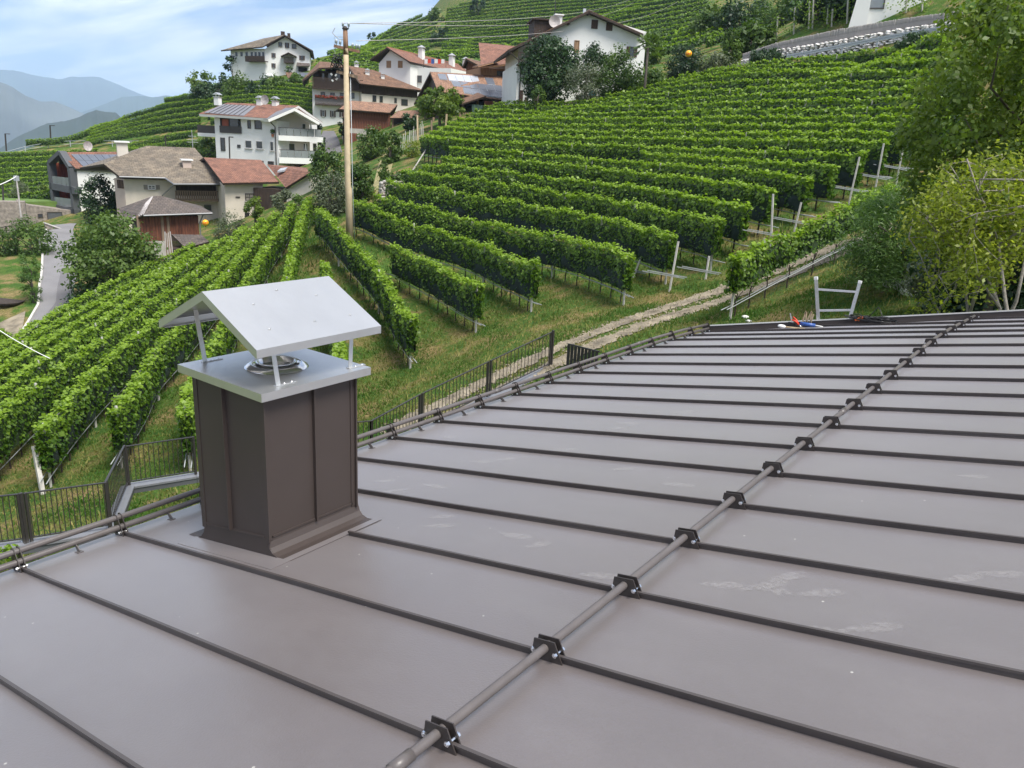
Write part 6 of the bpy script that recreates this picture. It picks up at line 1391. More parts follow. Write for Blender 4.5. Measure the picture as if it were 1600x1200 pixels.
# --- hilltop house
fr = Fr(415, 116, 186, -4); h = House('hilltop_house', 'large white farmhouse alone on the hilltop with brown shutters', fr)
w = fr.f(484, 95)[0]; a = fr.f(445, 54, -1.2); el = fr.f(398, 72, -1.2); er = fr.f(489, 79, -1.2)
D = 17; zc = fr.f(440, 73)[1]
h.wall(0, w, 0, D, -5, er[1]-.3, 'white_wall'); h.gable(0, w, 0, D, er[1]-.3, a[1]-.35, 'white_wall', xr=a[0])
fl_ = Fr(415, 116, 186, -40)      # side wing running left
s0 = fl_.f(361, 95); L2 = s0[0]
def cl(p): return tuple((np.array(p, float)@np.array([fl_.ax, fl_.ay, [0, 0, 1]]))@np.array([fr.ax, fr.ay, [0, 0, 1]]).T)
mb = MB().box(L2, 0, 0, 14, -5, fl_.f(390, 76)[1]); mb.v = [cl(v) for v in mb.v]; obj('wall', mb, M['white_wall'], h.t)
zl_ = fl_.f(356, 79, -1)[1]; q = [cl((L2-1.5, -1.3, zl_)), cl((.5, -1.3, fl_.f(414, 73, -1)[1])), (a[0], -1.2, a[1]), (a[0]-1, 7, a[1]+.2), cl((L2+3, 7, fl_.f(396, 60, 7)[1]))]
h.slab([q[0], q[1], q[2], q[4]], 'tile_grey', .2); h.slab([q[4], q[2], (a[0], D, a[1]), cl((L2-1, 15, zl_))], 'tile_grey', .2)
h.slab([(a[0], -1.2, a[1]), (er[0], -1.2, er[1]), (er[0], D+1, er[1]), (a[0], D+1, a[1])], 'tile_grey', .2)
for r, cx_ in (((435, 66, 441, 73), 1), ((447, 67, 450, 75), 0), ((456, 69, 463, 76), 1), ((426, 83, 429, 90), 0), ((470, 87, 474, 94), 0), ((426, 99, 429, 106), 0)): h.win('f', r, 'win_dark', None if cx_ else 'shutter')
zb_ = fr.f(450, 97, -1.4)[1]; bx = fr.f(444, 95)[0]; h.balcony(bx, bx+2.0, -1.4, 0, zb_, 1.0, 'dark_wood'); h.slab([(bx-.6, -2, fr.f(442, 88, -1.4)[1]), (bx+1, -2, fr.f(450, 82, -1.4)[1]), (bx+1, 0, fr.f(450, 82, -1.4)[1]), (bx-.6, 0, fr.f(442, 88, -1.4)[1])], 'tile_grey', .1, name='balcony_roof'); h.slab([(bx+2.6, -2, fr.f(458, 88, -1.4)[1]), (bx+1, -2, fr.f(450, 82, -1.4)[1]), (bx+1, 0, fr.f(450, 82, -1.4)[1]), (bx+2.6, 0, fr.f(458, 88, -1.4)[1])], 'tile_grey', .1, name='balcony_roof')
for x0 in (368, 376, 384, 392, 398, 404, 410):
    A_ = fl_.f(x0, 83); B_ = fl_.f(x0+3.2, 88); mb = MB().box(min(A_[0], B_[0]), max(A_[0], B_[0]), -.08, 0, B_[1], A_[1]+.2); mb.v = [cl(v) for v in mb.v]; obj('window', mb, M['glass'], h.t)
A_ = fl_.f(383, 96, -1.2); B_ = fl_.f(413, 90, -1.2); mb = MB().box(A_[0], B_[0], -1.2, 0, A_[1], A_[1]+.15).box(A_[0], B_[0], -1.2, -1.1, A_[1]+.15, A_[1]+1.1); mb.v = [cl(v) for v in mb.v]; obj('side_balcony', mb, M['dark_wood'], h.t)
h.chimney(a[0]-.6, 3, a[1]-.3, 1.3, .8, 'dark_wood', 'x'); h.chimney(a[0]+.6, 3.5, a[1]-.5, 1.3, .6, 'dark_wood', 'x')
h.slab([(fr.f(464, 104)[0], -1.8, fr.f(464, 104)[1]), (w, -1.8, fr.f(483, 104)[1]), (w, 0, fr.f(470, 98)[1]), (fr.f(464, 100)[0], 0, fr.f(470, 98)[1])], 'tile_dark', .1, name='porch_roof'); h.box_px('porch_opening', (466, 105, 480, 112), -.08, .07, 'black')
# low solar lean-to and white tank next to it
fr = Fr(450, 124, 176, 0); h = House('solar_lean_to', 'small tiled lean-to with solar panels below the hilltop house', fr, 'shed'); c = [fr.f(450, 122), fr.f(484, 122), fr.f(484, 115, 3), fr.f(446, 113, 3)]
h.wall(0, c[1][0], .5, 3, -4, c[0][1]-.2, 'white_wall'); h.slab([(c[0][0], 0, c[0][1]), (c[1][0], 0, c[1][1]), (c[2][0], 3, c[2][1]), (c[3][0], 3, c[3][1])], 'tile_brown', .1)
q = [np.array((c[0][0]+1.6, -.05, c[0][1]+.1)), np.array((c[1][0], -.05, c[1][1]+.1)), np.array((c[2][0], 2.9, c[2][1]+.08)), np.array((c[3][0]+2.2, 2.9, c[3][1]+.08))]
for k in range(3): obj('solar_panel', MB().prism([q[0]+(q[1]-q[0])*k/3, q[0]+(q[1]-q[0])*(k+.96)/3, q[3]+(q[2]-q[3])*(k+.96)/3, q[3]+(q[2]-q[3])*k/3], (0, 0, .08)), M['solar'], h.t)
p_ = P(421, 117, 178); t = root('white_tank', p_-np.array([0, 0, 1]), 'rounded white cover among the bushes below the hilltop house', 'cover'); obj('cover', MB().sphere((0, 0, .8), .8, 14, 8, (1.3, .9, .6)), M['white_plastic'], t, True)

# --- modern white house
fr = Fr(436, 266, 112, -34); h = House('modern_white_house', 'modern white three-storey house with flower-filled glass balconies', fr)
xl = fr.f(337, 225)[0]; zE = fr.f(400, 184, -.8)[1]; zEl = fr.f(340, 179, -.8)[1]
h.wall(xl, 0, 0, 9.5, -4, zE-.25, 'white_wall')
fw = Fr(436, 266, 112, 14); w = fw.f(504, 225)[0]
def cw(p): return tuple((np.array(p, float)@np.array([fw.ax, fw.ay, [0, 0, 1]]))@np.array([fr.ax, fr.ay, [0, 0, 1]]).T)
def wob(name, x0, x1, y0, y1, z0, z1, mat, parent=None):
    mb = MB().box(x0, x1, y0, y1, z0, z1); mb.v = [cw(v) for v in mb.v]; return obj(name, mb, M[mat], parent or h.t)
def wpx(name, rect, y0, dep, mat, parent=None):
    A_ = fw.f(rect[0], (rect[1]+rect[3])/2, y0); B_ = fw.f(rect[2], (rect[1]+rect[3])/2, y0); C_ = fw.f((rect[0]+rect[2])/2, rect[1], y0); D_ = fw.f((rect[0]+rect[2])/2, rect[3], y0); return wob(name, A_[0], B_[0], y0, y0+dep, D_[1], C_[1], mat, parent)
zr0 = fw.f(460, 168, -1.2); ze1 = fw.f(500, 191, -1.2); ze0 = fw.f(418, 186, -1.2)
wob('wall', 0, w-1.2, 1.8, 10, -4, ze1[1]-.1, 'cream_wall')
mb = MB().prism([(0, 1.8, ze1[1]-.1), (w-1.2, 1.8, ze1[1]-.1), (w-1.6, 1.8, ze1[1]+.2), (zr0[0], 1.8, zr0[1]-.45), (0, 1.8, ze0[1]+.4)], (0, 8, 0)); mb.v = [cw(v) for v in mb.v]; obj('gable_wall', mb, M['cream_wall'], h.t)
# balcony slabs of the wing
for (yy, py0, py1) in ((-.3, 213, 221), (-.3, 247, 256)):
    A_ = fw.f(470, py0, yy); B_ = fw.f(470, py1, yy); b = wob('balcony_slab', 0, w, yy, 1.8, B_[1], A_[1], 'white_wall')
    for k in range(6):
        u0 = .2+k*(w-.4)/6; wob('glass_panel', u0, u0+(w-.4)/6-.05, yy+.05, yy+.08, A_[1]+.02, A_[1]+.95, 'glass_rail', b)
    wob('handrail', 0, w, yy+.03, yy+.09, A_[1]+.95, A_[1]+1.0, 'win_dark', b)
for r, y_ in (((427, 190, 443, 204), 1.74), ((472, 193, 478, 206), 1.74), ((450, 224, 461, 237), 1.74), ((474, 224, 481, 240), 1.74), ((489, 224, 495, 240), 1.74)):
    b = wpx('window', r, y_-.04, .05, 'win_frame'); rr_p = (r[0]+.8, r[1]+.8, r[2]-.8, r[3]-.8); wpx('pane', rr_p, y_-.06, .018, 'glass', b)
# plants on the balcony
for k, (px, sz) in enumerate(((426, .8), (446, .5), (452, .5), (460, .6), (467, .5), (474, .7), (481, .5), (488, .4))):
    A_ = fw.f(px, 214, .5); bp_ = np.array(cw((A_[0], .5, A_[1]))); wp_ = fr.O+fr.ax*bp_[0]+fr.ay*bp_[1]+np.array([0, 0, bp_[2]])
    t = root('potted_plant', wp_, ['tall round potted shrub at the left end of the white house balcony','small potted plant next to the tall shrub on the balcony','third potted plant from the left on the balcony','bushy potted plant mid balcony','potted plant just right of the balcony centre','tallest potted plant in the right half of the balcony','potted plant near the white parasol','low potted plant at the right end of the balcony'][k], 'potted plant', 'potted plants on the modern house balcony')
    obj('pot', MB().lathe([(.14, 0), (.2, .35), (.17, .33)], 10), flat('terracotta', (0.36, 0.14, 0.07), .8) if k == 0 else bpy.data.materials['terracotta'], t)
    n_ = 130; c_, v_ = blob(n_, RNG, .3*sz+.1, .3*sz+.1, .45*sz, .2); leaf_obj('leaves', c_+np.array([0, 0, .35+.45*sz]), v_, np.full(n_, .16), RNG.random(n_)*.6+.1, M['leaf_mid'], t, k)
A_ = fw.f(486, 212, .8); bp_ = np.array(cw((A_[0], .8, A_[1]))); wp_ = fr.O+fr.ax*bp_[0]+fr.ay*bp_[1]+np.array([0, 0, bp_[2]]); t = root('parasol', wp_, 'folded white parasol on the upper balcony of the modern white house', 'parasol'); obj('pole', MB().tube([(0, 0, 0), (0, 0, 1.9)], .03, 6), M['win_dark'], t); obj('canopy', MB().lathe([(.2, .5), (.14, 1.0), (.05, 1.8), (.01, 1.85)], 8), M['white_plastic'], t)
A_ = fw.f(478, 246, .8); bp_ = np.array(cw((A_[0], .8, A_[1]))); wp_ = fr.O+fr.ax*bp_[0]+fr.ay*bp_[1]+np.array([0, 0, bp_[2]]); t = root('parasol', wp_, 'folded white parasol on the lower balcony of the modern white house', 'parasol'); obj('pole', MB().tube([(0, 0, 0), (0, 0, 1.9)], .03, 6), M['win_dark'], t); obj('canopy', MB().lathe([(.25, .4), (.16, 1.0), (.05, 1.8), (.01, 1.85)], 8), M['white_plastic'], t)
def wslab(pts, mat, th=.2, edge='white_wall'): h.slab([cw(p) for p in pts], mat, th, edge)
wslab([(ze0[0], -1.3, ze0[1]), (zr0[0], -1.3, zr0[1]), (zr0[0], 9, zr0[1]), (ze0[0]-1, 9, ze0[1])], 'seam_roof', .35); wslab([(ze1[0], -1.3, ze1[1]), (zr0[0], -1.3, zr0[1]), (zr0[0], 10, zr0[1]), (ze1[0], 10, ze1[1])], 'tile_red', .35)
# long facade roof
yr_ = 5.0; rdl = fr.f(323, 158, yr_-5); za_ = fr.f(345, 160, yr_)[1]
h.slab([(xl-1.6, -1.0, zEl), (0, -1.0, zE), (0, yr_, za_), (xl-1.6, yr_, za_)], 'tile_red', .3, 'white_wall'); h.slab([(xl-1.6, 11, zEl), (0, 11, zE), (0, yr_, za_), (xl-1.6, yr_, za_)], 'tile_red', .3, 'white_wall')
sl = np.array([0, yr_+1.0, za_-zE]); sl /= np.linalg.norm(sl); q0_ = np.array([xl-.9, -.8, zEl+.14]); q1_ = np.array([xl+5.2, -.8, zE+.14]); q2_ = q1_+sl*4.6-np.array([1.2, 0, 0]); q3_ = q0_+sl*4.2; obj('sheet_roofing', MB().prism([q0_, q1_, q2_, q3_], (0, 0, .05)), M['seam_roof'], h.t)
for k in range(1, 8): a_ = q0_+(q1_-q0_)*k/8; b_ = q3_+(q2_-q3_)*k/8; obj('sheet_seam', MB().beam(a_+(0, 0, .07), b_+(0, 0, .07), .05, .06), M['dark_metal'], h.t)
h.gable(xl, xl+.3, 0, 9.5, zE-.3, za_-.4, 'red_wood', along='x')
for r in ((383, 219, 394, 232), (400, 220, 411, 233), (422, 221, 428, 236)): h.win('f', r, 'win_frame')
for r in ((387, 188, 392, 201), (398, 188, 409, 202)): h.win('f', r, 'win_dark', sill=False)
h.win('f', (371, 226, 376, 231), 'win_dark', sill=False); h.win('f', (403, 251, 412, 258), 'win_dark', sill=False); h.win('f', (419, 252, 428, 260), 'win_dark', sill=False)
h.box_px('loggia_opening', (344, 185, 376, 206), -.05, .04, 'black'); b = h.box_px('loggia_rail', (343, 197, 377, 208), -.12, .05, 'dark_metal')
h.box_px('red_curtain', (347, 186, 357, 197), -.08, .03, 'red_wood'); h.box_px('window', (359, 186, 372, 198), -.08, .03, 'glass')
# left end balcony and loggia
zb = fr.f(325, 208, 1)[1]; obj('balcony_slab', MB().box(xl-3.2, xl, .5, 8, zb-.45, zb), M['white_wall'], h.t); obj('balcony_rail', MB().box(xl-3.2, xl, .5, .56, zb, zb+1).box(xl-3.2, xl-3.14, .56, 8, zb, zb+1), M['dark_metal'], h.t)
obj('downpipe', MB().tube([(-.6, -.9, zE-.3), (-.3, -.12, zE-1), (-.3, -.12, -3)], .07, 6), M['dark_metal'], h.t)
for rect in ((337, 146, 344, 161), (403, 151, 410, 163), (427, 152, 434, 165)): h.chimney_px(rect, 4.6, cap='gable')
c0 = fr.f(415, 156, 3); dish = MB().lathe([(.02, 0), (.35, .06), (.6, .16), (.62, .17), (.34, .08), (.02, .02)], 18, (0, 0, 0), False); dish.v = [(c0[0]+v[0], 3-v[2]*1.2, c0[1]+v[1]) for v in dish.v]; obj('satellite_dish', dish, M['slat_grey'], h.t)
h.win('f', (345, 215, 352, 236), 'win_dark', sill=False)

# --- modern grey gabled house on the left
fr = Fr(122, 340, 114, 30); h = House('grey_gabled_house', 'modern house with an anthracite gable frame, red wood loggias and glass balconies', fr)
w = fr.f(184, 300)[0]; zE = fr.f(122, 264)[1]; D = 9
fg = Fr(122, 340, 114, -58); wl_ = fg.f(80, 300)[0]; D = abs(wl_)
h.wall(2.6, w+6, 0, D, -2, zE-.2, 'white_wall'); h.wall(0, 2.6, 0, .3, -2, zE-.2, 'white_wall')     # gable front facing left
def cg(p): return tuple((np.array(p, float)@np.array([fg.ax, fg.ay, [0, 0, 1]]))@np.array([fr.ax, fr.ay, [0, 0, 1]]).T)
def gob(name, x0, x1, y0, y1, z0, z1, mat, parent=None):
    mb = MB().box(x0, x1, y0, y1, z0, z1); mb.v = [cg(v) for v in mb.v]; return obj(name, mb, M[mat], parent or h.t)
def gp(px, py, y=0): return fg.f(px, py, y)
za = gp(97, 238)[1]; xa = gp(97, 238)[0]; zl_ = gp(80, 254)[1]; zr_3 = gp(121, 263)[1]; xs = gp(80, 254)[0]
# frame bars
def gbeam(p, q, wd=.45): mb = MB().beam((p[0], 0, p[1]), (q[0], 0, q[1]), .9, wd, up=(0, 0, 1)) if abs(p[0]-q[0]) > .3 else MB().box(min(p[0], q[0])-wd/2, max(p[0], q[0])+wd/2, -.45, .45, min(p[1], q[1]), max(p[1], q[1])); mb.v = [cg(v) for v in mb.v]; return obj('frame_beam', mb, M['grey_wall'], h.t)
gbeam((xs, zl_), (xa, za)); gbeam((xa, za), (-.2, zr_3)); gbeam((xs, gp(84, 325)[1]), (xs, zl_)); gbeam((-.2, gp(122, 335)[1]), (-.2, zr_3)); gbeam(gp(84, 322), gp(122, 332), .8); gbeam(gp(82, 290), gp(122, 298), .8)
gob('loggia_side', xs-.15, xs+.15, -.2, 2.5, gp(84, 322)[1], zl_, 'red_wood'); gob('loggia_back', xs+.2, -.4, 2.2, 2.5, gp(84, 322)[1], zr_3, 'red_wood'); gob('loggia_window', xs*.5, -.5, 2.1, 2.19, gp(100, 290)[1], gp(100, 262)[1], 'glass'); gob('loggia_window', xs*.45, -.5, 2.1, 2.19, gp(100, 322)[1], gp(100, 300)[1], 'glass')
mb = MB().prism([(xs+.3, 2.2, zr_3), (-.4, 2.2, zr_3), (xa, 2.2, za-.5)], (0, .3, 0)); mb.v = [cg(v) for v in mb.v]; obj('gable_boarding', mb, M['red_wood'], h.t)
for py_ in (293, 325):
    for k in range(4):
        u0 = xs+.3-k*(xs+.3+.3)/4; u1 = u0-(xs+.6)/4+.08; z_ = gp(100, py_-3)[1]; gob('glass_panel', min(u0, u1), max(u0, u1), -.3, -.26, z_, z_+1.05, 'glass_rail')
ridge_far = fr.f(182, 236, D*.5); e0 = fr.f(120, 263, -.3); e1 = fr.f(186, 268, -.3); A0 = cg((xa, -.4, za))
h.slab([(e0[0]-.2, -.4, e0[1]), (w+6, -.4, e1[1]-.2), (w+6, D*.55, ridge_far[1]), A0], 'tile_red', .25, 'grey_wall')
h.slab([A0, (w+6, D*.55, ridge_far[1]), (w+6, D+1.5, e1[1]), cg((xs-.1, 1, zl_))], 'tile_red', .25, 'grey_wall')
_q = [np.array(p, float) for p in ((e0[0]-.2, -.4, e0[1]), (w+6, -.4, e1[1]-.2), (w+6, D*.55, ridge_far[1]), A0)]
def hq(u, v): return (_q[0]*(1-u)+_q[1]*u)*(1-v)+(_q[3]*(1-u)+_q[2]*u)*v
for k in range(7):
    for j in range(2):
        u0, v0 = .10+k*.085, .12+j*.36; obj('solar_panel', MB().prism([hq(u0, v0)+(0, 0, .05), hq(u0+.08, v0)+(0, 0, .05), hq(u0+.08, v0+.34)+(0, 0, .05), hq(u0, v0+.34)+(0, 0, .05)], (0, 0, .07)), M['solar'], h.t)
c0 = fr.f(136, 228, 5); dish = MB().lathe([(.02, 0), (.35, .06), (.6, .16), (.62, .17), (.34, .08), (.02, .02)], 18, (0, 0, 0), False); dish.v = [(c0[0]+v[0], 5-v[2]*1.2, c0[1]+v[1]) for v in dish.v]; obj('satellite_dish', dish, M['slat_grey'], h.t)
obj('dish_mast', MB().tube([(c0[0], 5.1, c0[1]-1.5), (c0[0], 5.1, c0[1]+.1)], .05, 5), M['dark_metal'], h.t)
# garage terrace wall
fr = Fr(32, 350, 114, 3); h = House('garage_wall', 'rubble stone terrace wall with an anthracite garage door and a small dark window', fr, 'wall')
x1 = fr.f(128, 345)[0]; zt = fr.f(60, 322)[1]; zl2 = fr.f(98, 328)[1]
obj('wall', MB().prism([(0, 0, -2), (x1, 0, -2), (x1, 0, zl2), (fr.f(98, 328)[0], 0, zl2), (fr.f(46, 320)[0], 0, zt+.1), (0, 0, fr.f(32, 314)[1])], (0, 3, 0)), M['stone_wall'], h.t)
h.win('f', (74, 331, 98, 350), 'win_dark', pane='grey_wall', name='garage_door', sill=False); h.win('f', (59, 334, 67, 340), 'win_dark', sill=False)
h.win('f', (110, 334, 118, 350), 'win_dark', name='door', sill=False)
fr = Fr(-30, 350, 106, -6); h = House('brown_wall', 'tall plain brown retaining wall at the left picture edge', fr, 'wall'); x1 = fr.f(42, 345)[0]
h.wall(0, x1, 0, 1.5, -4, fr.f(10, 315)[1], 'stone_wall')
# lawn terrace behind the garage wall
tp = [P(30, 316, 115), P(52, 320, 116), P(100, 322, 117), P(86, 302, 128), P(40, 300, 130), P(-10, 306, 126), P(-10, 314, 112)]
mb = MB().prism([(p[0], p[1], max(q_[2] for q_ in tp[:1])-.0) for p in tp], (0, 0, -1.2)); obj('lawn_terrace', mb, flat('mown_lawn', (0.10, 0.17, 0.035), .95, 0, .25, .7, .6, 8), kind='structure')
# retaining walls along the drive
fr = Fr(72, 366, 97, 10); h = House('drive_wall', 'low stone retaining wall with pale coping beside the village road bend', fr, 'wall')
x1 = fr.f(118, 378)[0]; obj('wall', MB().hexa([(0, 0, -1.5), (x1, 0, -2.5), (x1, .5, -2.5), (0, .5, -1.5)], [(0, 0, 1.1), (x1, 0, fr.f(118, 366)[1]), (x1, .5, fr.f(118, 366)[1]), (0, .5, 1.1)]), M['stone_wall'], h.t); obj('coping', MB().beam((0, .25, 1.16), (x1, .25, fr.f(118, 366)[1]+.06), .7, .1), M['kerb'], h.t)

# --- old farmhouse with grey tiled roof
fr = Fr(200, 352, 94, 4); h = House('old_farmhouse', 'old cream farmhouse with a big grey tiled roof and a weathered wooden balcony', fr)
w = fr.f(342, 320)[0]; ze = fr.f(230, 279)[1]; ze2 = fr.f(310, 288, -1.5)[1]; D = 11
h.wall(0, w, 0, D, -3, ze-.1, 'old_wall'); xb = fr.f(270, 290)[0]
fl3 = Fr(200, 352, 94, -55); L3 = fl3.f(181, 310)[0]
def c3(p): return tuple((np.array(p, float)@np.array([fl3.ax, fl3.ay, [0, 0, 1]]))@np.array([fr.ax, fr.ay, [0, 0, 1]]).T)
mb = MB().box(L3, 0, 0, 9, -3, ze-.1); mb.v = [c3(v) for v in mb.v]; obj('wall', mb, M['pink_wall'], h.t)
rl_p = fr.f(229, 228, 6); rr_p = fr.f(304, 231, 6); e0 = fr.f(186, 276, -1); e1 = fr.f(258, 277, -1); e2 = fr.f(271, 287, -2.6); e3 = fr.f(353, 287, -2.6); ll = fl3.f(162, 256, -1)
R0 = (rl_p[0], 6, rl_p[1]); R1 = (rr_p[0], 6, rr_p[1]); LL_ = c3((ll[0], -1, ll[1])); LM = (fr.f(185, 256, 1)[0], 1, fr.f(185, 253, 1)[1])
k_ = (R0[2]-e1[1])/(6+1)
E1 = (e1[0], -1, e1[1]); E0 = (e0[0], -1, e1[1]+.05)
h.slab([E0, E1, R1, R0], 'tile_grey', .2); h.slab([E1, (e2[0], -2.6, e2[1]), (e3[0], -2.6, e3[1]), R1], 'tile_grey', .2)
h.slab([(e3[0], -2.6, e3[1]), (e3[0]+1.0, 14, e3[1]+.3), R1], 'tile_grey', .2); h.slab([R1, (e3[0]+1, 14, e3[1]+.3), (E0[0]-3, 15, e1[1]), R0], 'tile_grey', .2)
h.slab([E0, R0, LL_], 'tile_grey', .2, edge='dark_wood'); h.slab([LL_, R0, (E0[0]-3, 15, e1[1])], 'tile_grey', .2)
h.chimney_px((286, 248, 299, 269), 1.5, mat='pink_wall', cap='flat'); h.chimney_px((183, 220, 200, 240), 5, mat='cream_wall', cap='flat')
h.win('f', (231, 289, 243, 296), 'win_frame', 'shutter_grey', cross=True)
A_ = fl3.f(186, 288); B_ = fl3.f(193, 288)
for r in ((184, 281, 188, 294), (189, 281, 193, 294)):
    a_ = fl3.f(r[0], 288); b_ = fl3.f(r[2], 288); z0_ = fl3.f(188, r[3])[1]; z1_ = fl3.f(188, r[1])[1]; mb = MB().box(min(a_[0], b_[0]), max(a_[0], b_[0]), -.08, 0, z0_, z1_); mb.v = [c3(v) for v in mb.v]; obj('shutter', mb, M['shutter'], h.t)
h.box_px('balcony_recess', (275, 289, 340, 306), -.06, .05, 'dark_wood'); bx0 = fr.f(274, 312, -1.2); bx1 = fr.f(341, 312, -1.2)
h.balcony(bx0[0], bx1[0], -1.3, 0, fr.f(305, 312, -1.2)[1], fr.f(305, 298, -1.2)[1]-fr.f(305, 312, -1.2)[1], 'old_wood', floor='old_wood', pitch=.22)
h.win('f', (343.5, 308, 349, 319), 'win_dark'); h.win('f', (319, 320, 330, 329), 'win_dark')
obj('gutter', MB().tube([(E0[0], -1.1, e1[1]-.05), (e1[0], -1.1, e1[1]-.08)], .09, 6).tube([(e1[0], -1.1, e1[1]-.1), (e2[0], -2.7, e2[1]-.05), (e3[0], -2.7, e3[1]-.05)], .09, 6).tube([(e2[0], -2.7, e2[1]-.1), (e2[0]-.9, -.2, e2[1]-1.4), (e2[0]-.9, -.1, -2)], .07, 6), M['coping'], h.t)
an = fr.f(301, 226, 6); ag = MB().tube([(an[0], 6, an[1]-.8), (an[0], 6, fr.f(300, 203, 6)[1])], .03, 4)
for k, zf_ in enumerate((.25, .5, .9)): ag.box(an[0]-.6+.1*k, an[0]+.6-.1*k, 5.98, 6.02, an[1]+zf_, an[1]+zf_+.04)
obj('antenna', ag, M['rail'], h.t)
# annex with long red roof
fr = Fr(352, 344, 90, 10); h = House('long_annex', 'long cream annex with a red tiled roof to the right of the old farmhouse', fr)
w = fr.f(412, 320)[0]; e0 = fr.f(353, 286, -.8); e1 = fr.f(436, 284, -.8); r0 = fr.f(318, 246, 7); r1 = fr.f(408, 250, 7)
h.wall(.1, w, 0, 10, -3, e0[1]-.1, 'old_wall'); h.slab([(e0[0]-.3, -.8, e0[1]), (e1[0], -.8, e1[1]), (r1[0], 7, r1[1]), (r0[0], 7, r0[1])], 'tile_red', .18); h.slab([(r0[0], 7, r0[1]), (r1[0], 7, r1[1]), (r1[0]+2, 13, e0[1]), (r0[0]-2, 13, e0[1])], 'tile_red', .18)
h.win('f', (383, 302, 397, 314), 'win_dark', None, 'shutter_grey', cross=True); h.box_px('doorway', (383, 332, 390, 352), -.06, .05, 'black'); h.win('f', (368, 307, 375, 309), 'win_dark', sill=False)
h.box_px('stone_pillar', (413, 293, 419, 340), 1, .6, 'barn_wood')
fr = Fr(448, 318, 88, -25); h = House('small_red_annex', 'small white annex with a red gabled roof and a roof hatch', fr)
w = fr.f(486, 300)[0]; a0 = fr.f(446, 293, -.6); a1 = fr.f(485, 269, -.6); t0 = fr.f(417, 257, 6); t1 = fr.f(478, 262, 6)
obj('wall', MB().prism([(0, 0, -2), (w, 0, -2), (w, 0, a1[1]-.3), (0, 0, a0[1]-.3)], (0, 5, 0)), M['cream_wall'], h.t)
h.slab([(a0[0], -.6, a0[1]), (a1[0], -.6, a1[1]), (t1[0], 6, t1[1]), (t0[0], 6, t0[1])], 'tile_red', .2)
hp_ = fr.f(441, 270, 2.5); obj('roof_hatch', MB().prism([(hp_[0]-.4, 2.2, hp_[1]), (hp_[0]+.4, 2.2, hp_[1]+.15), (hp_[0]+.3, 3.2, hp_[1]+.4), (hp_[0]-.5, 3.2, hp_[1]+.25)], (0, 0, .18)), M['rail'], h.t)
q0 = fr.f(413, 288, 1); obj('wall', MB().box(q0[0]-1, 0, .5, 5, -2, a0[1]-.3), M['dark_wood'], h.t)

# --- wooden barn with hipped roof
fr = Fr(218, 400, 80, 4); h = House('wooden_barn', 'red-brown board barn with a dark hipped tile roof beside the vine rows', fr, 'barn')
w = fr.f(311, 360)[0]; zt = fr.f(265, 337)[1]; zm = fr.f(240, 377)[1]
h.wall(0, w, 0, 6, zm, zt, 'dark_wood'); n = int(w/.24); 
for k in range(n):
    mt = 'barn_wood'; mb = MB().box(k*w/n+.01, (k+1)*w/n-.012, -.04-.01*RNG.random(), -.002, fr.f(265, 377-(9 if k > n*.42 else 0))[1]+.1*RNG.random(), zt); obj('plank', mb, M[mt if RNG.random() < .8 else 'old_wood'], h.t)
h.wall(-.1, w*.42, -.05, 6, -2.5, zm, 'concrete', 'stone_base'); 
for k in range(6): z0_ = zm-.35*(k+1); obj('plank', MB().box(-1.2, w*.38, -.12, -.06, z0_, z0_+.28), M['old_wood'], h.t)
ap_ = fr.f(240, 306, 3.0); lf = fr.f(197, 345, 2.0); fl4 = fr.f(224, 336, -.7); rt_ = fr.f(331, 332, -.4)
h.slab([(fl4[0], -.7, fl4[1]), (rt_[0], -.6, rt_[1]), (ap_[0]+.6, 3.0, ap_[1]), (ap_[0], 3.0, ap_[1])], 'tile_dark', .14); h.slab([(lf[0]-.3, 6.6, fl4[1]-.1), (lf[0], 1.2, lf[1]-.1), (fl4[0], -.7, fl4[1]), (ap_[0], 3.0, ap_[1])], 'tile_dark', .14)
h.slab([(rt_[0], -.6, rt_[1]), (rt_[0], 6.6, rt_[1]), (ap_[0]+.6, 3, ap_[1])], 'tile_dark', .14); h.slab([(rt_[0], 6.6, rt_[1]), (lf[0]-.3, 6.6, fl4[1]-.1), (ap_[0], 3, ap_[1]), (ap_[0]+.6, 3, ap_[1])], 'tile_dark', .14)
for k in range(9):
    a_ = np.array((lf[0], 1.2, lf[1]-.1)); b_ = np.array((fl4[0], -.7, fl4[1])); e_ = a_+(b_-a_)*k/8; tt_ = np.array((ap_[0], 3, ap_[1])); obj('batten', MB().beam(e_+(0, 0, .06), e_+(tt_-e_)*.93+(0, 0, .06), .05, .05), M['slat_grey'], h.t)
obj('gutter', MB().tube([(fl4[0], -.8, fl4[1]-.05), (rt_[0], -.7, rt_[1]-.05)], .08, 6).tube([(w+.4, -.6, rt_[1]-.1), (w+.1, -.1, zt-.6), (w+.1, -.1, zm)], .06, 6), M['coping'], h.t)
fr = Fr(268, 404, 76, 12); h = House('lean_to_shed', 'low lean-to with a dark tiled roof and leaning poles in front of the barn', fr, 'shed')
w = fr.f(312, 390)[0]; c = [fr.f(271, 388, -.3), fr.f(308, 378, -.3), fr.f(310, 367, 2.2), fr.f(268, 366, 2.2)]
h.wall(.3, w, .3, 2.2, -2, fr.f(290, 384)[1]-.3, 'dark_wood'); h.slab([(c[0][0]+1.0, -.3, c[0][1]), (c[1][0]+1.0, -.3, c[1][1]), (c[2][0]+.3, 2.2, c[2][1]), (c[3][0], 2.2, c[3][1])], 'tile_dark', .12)
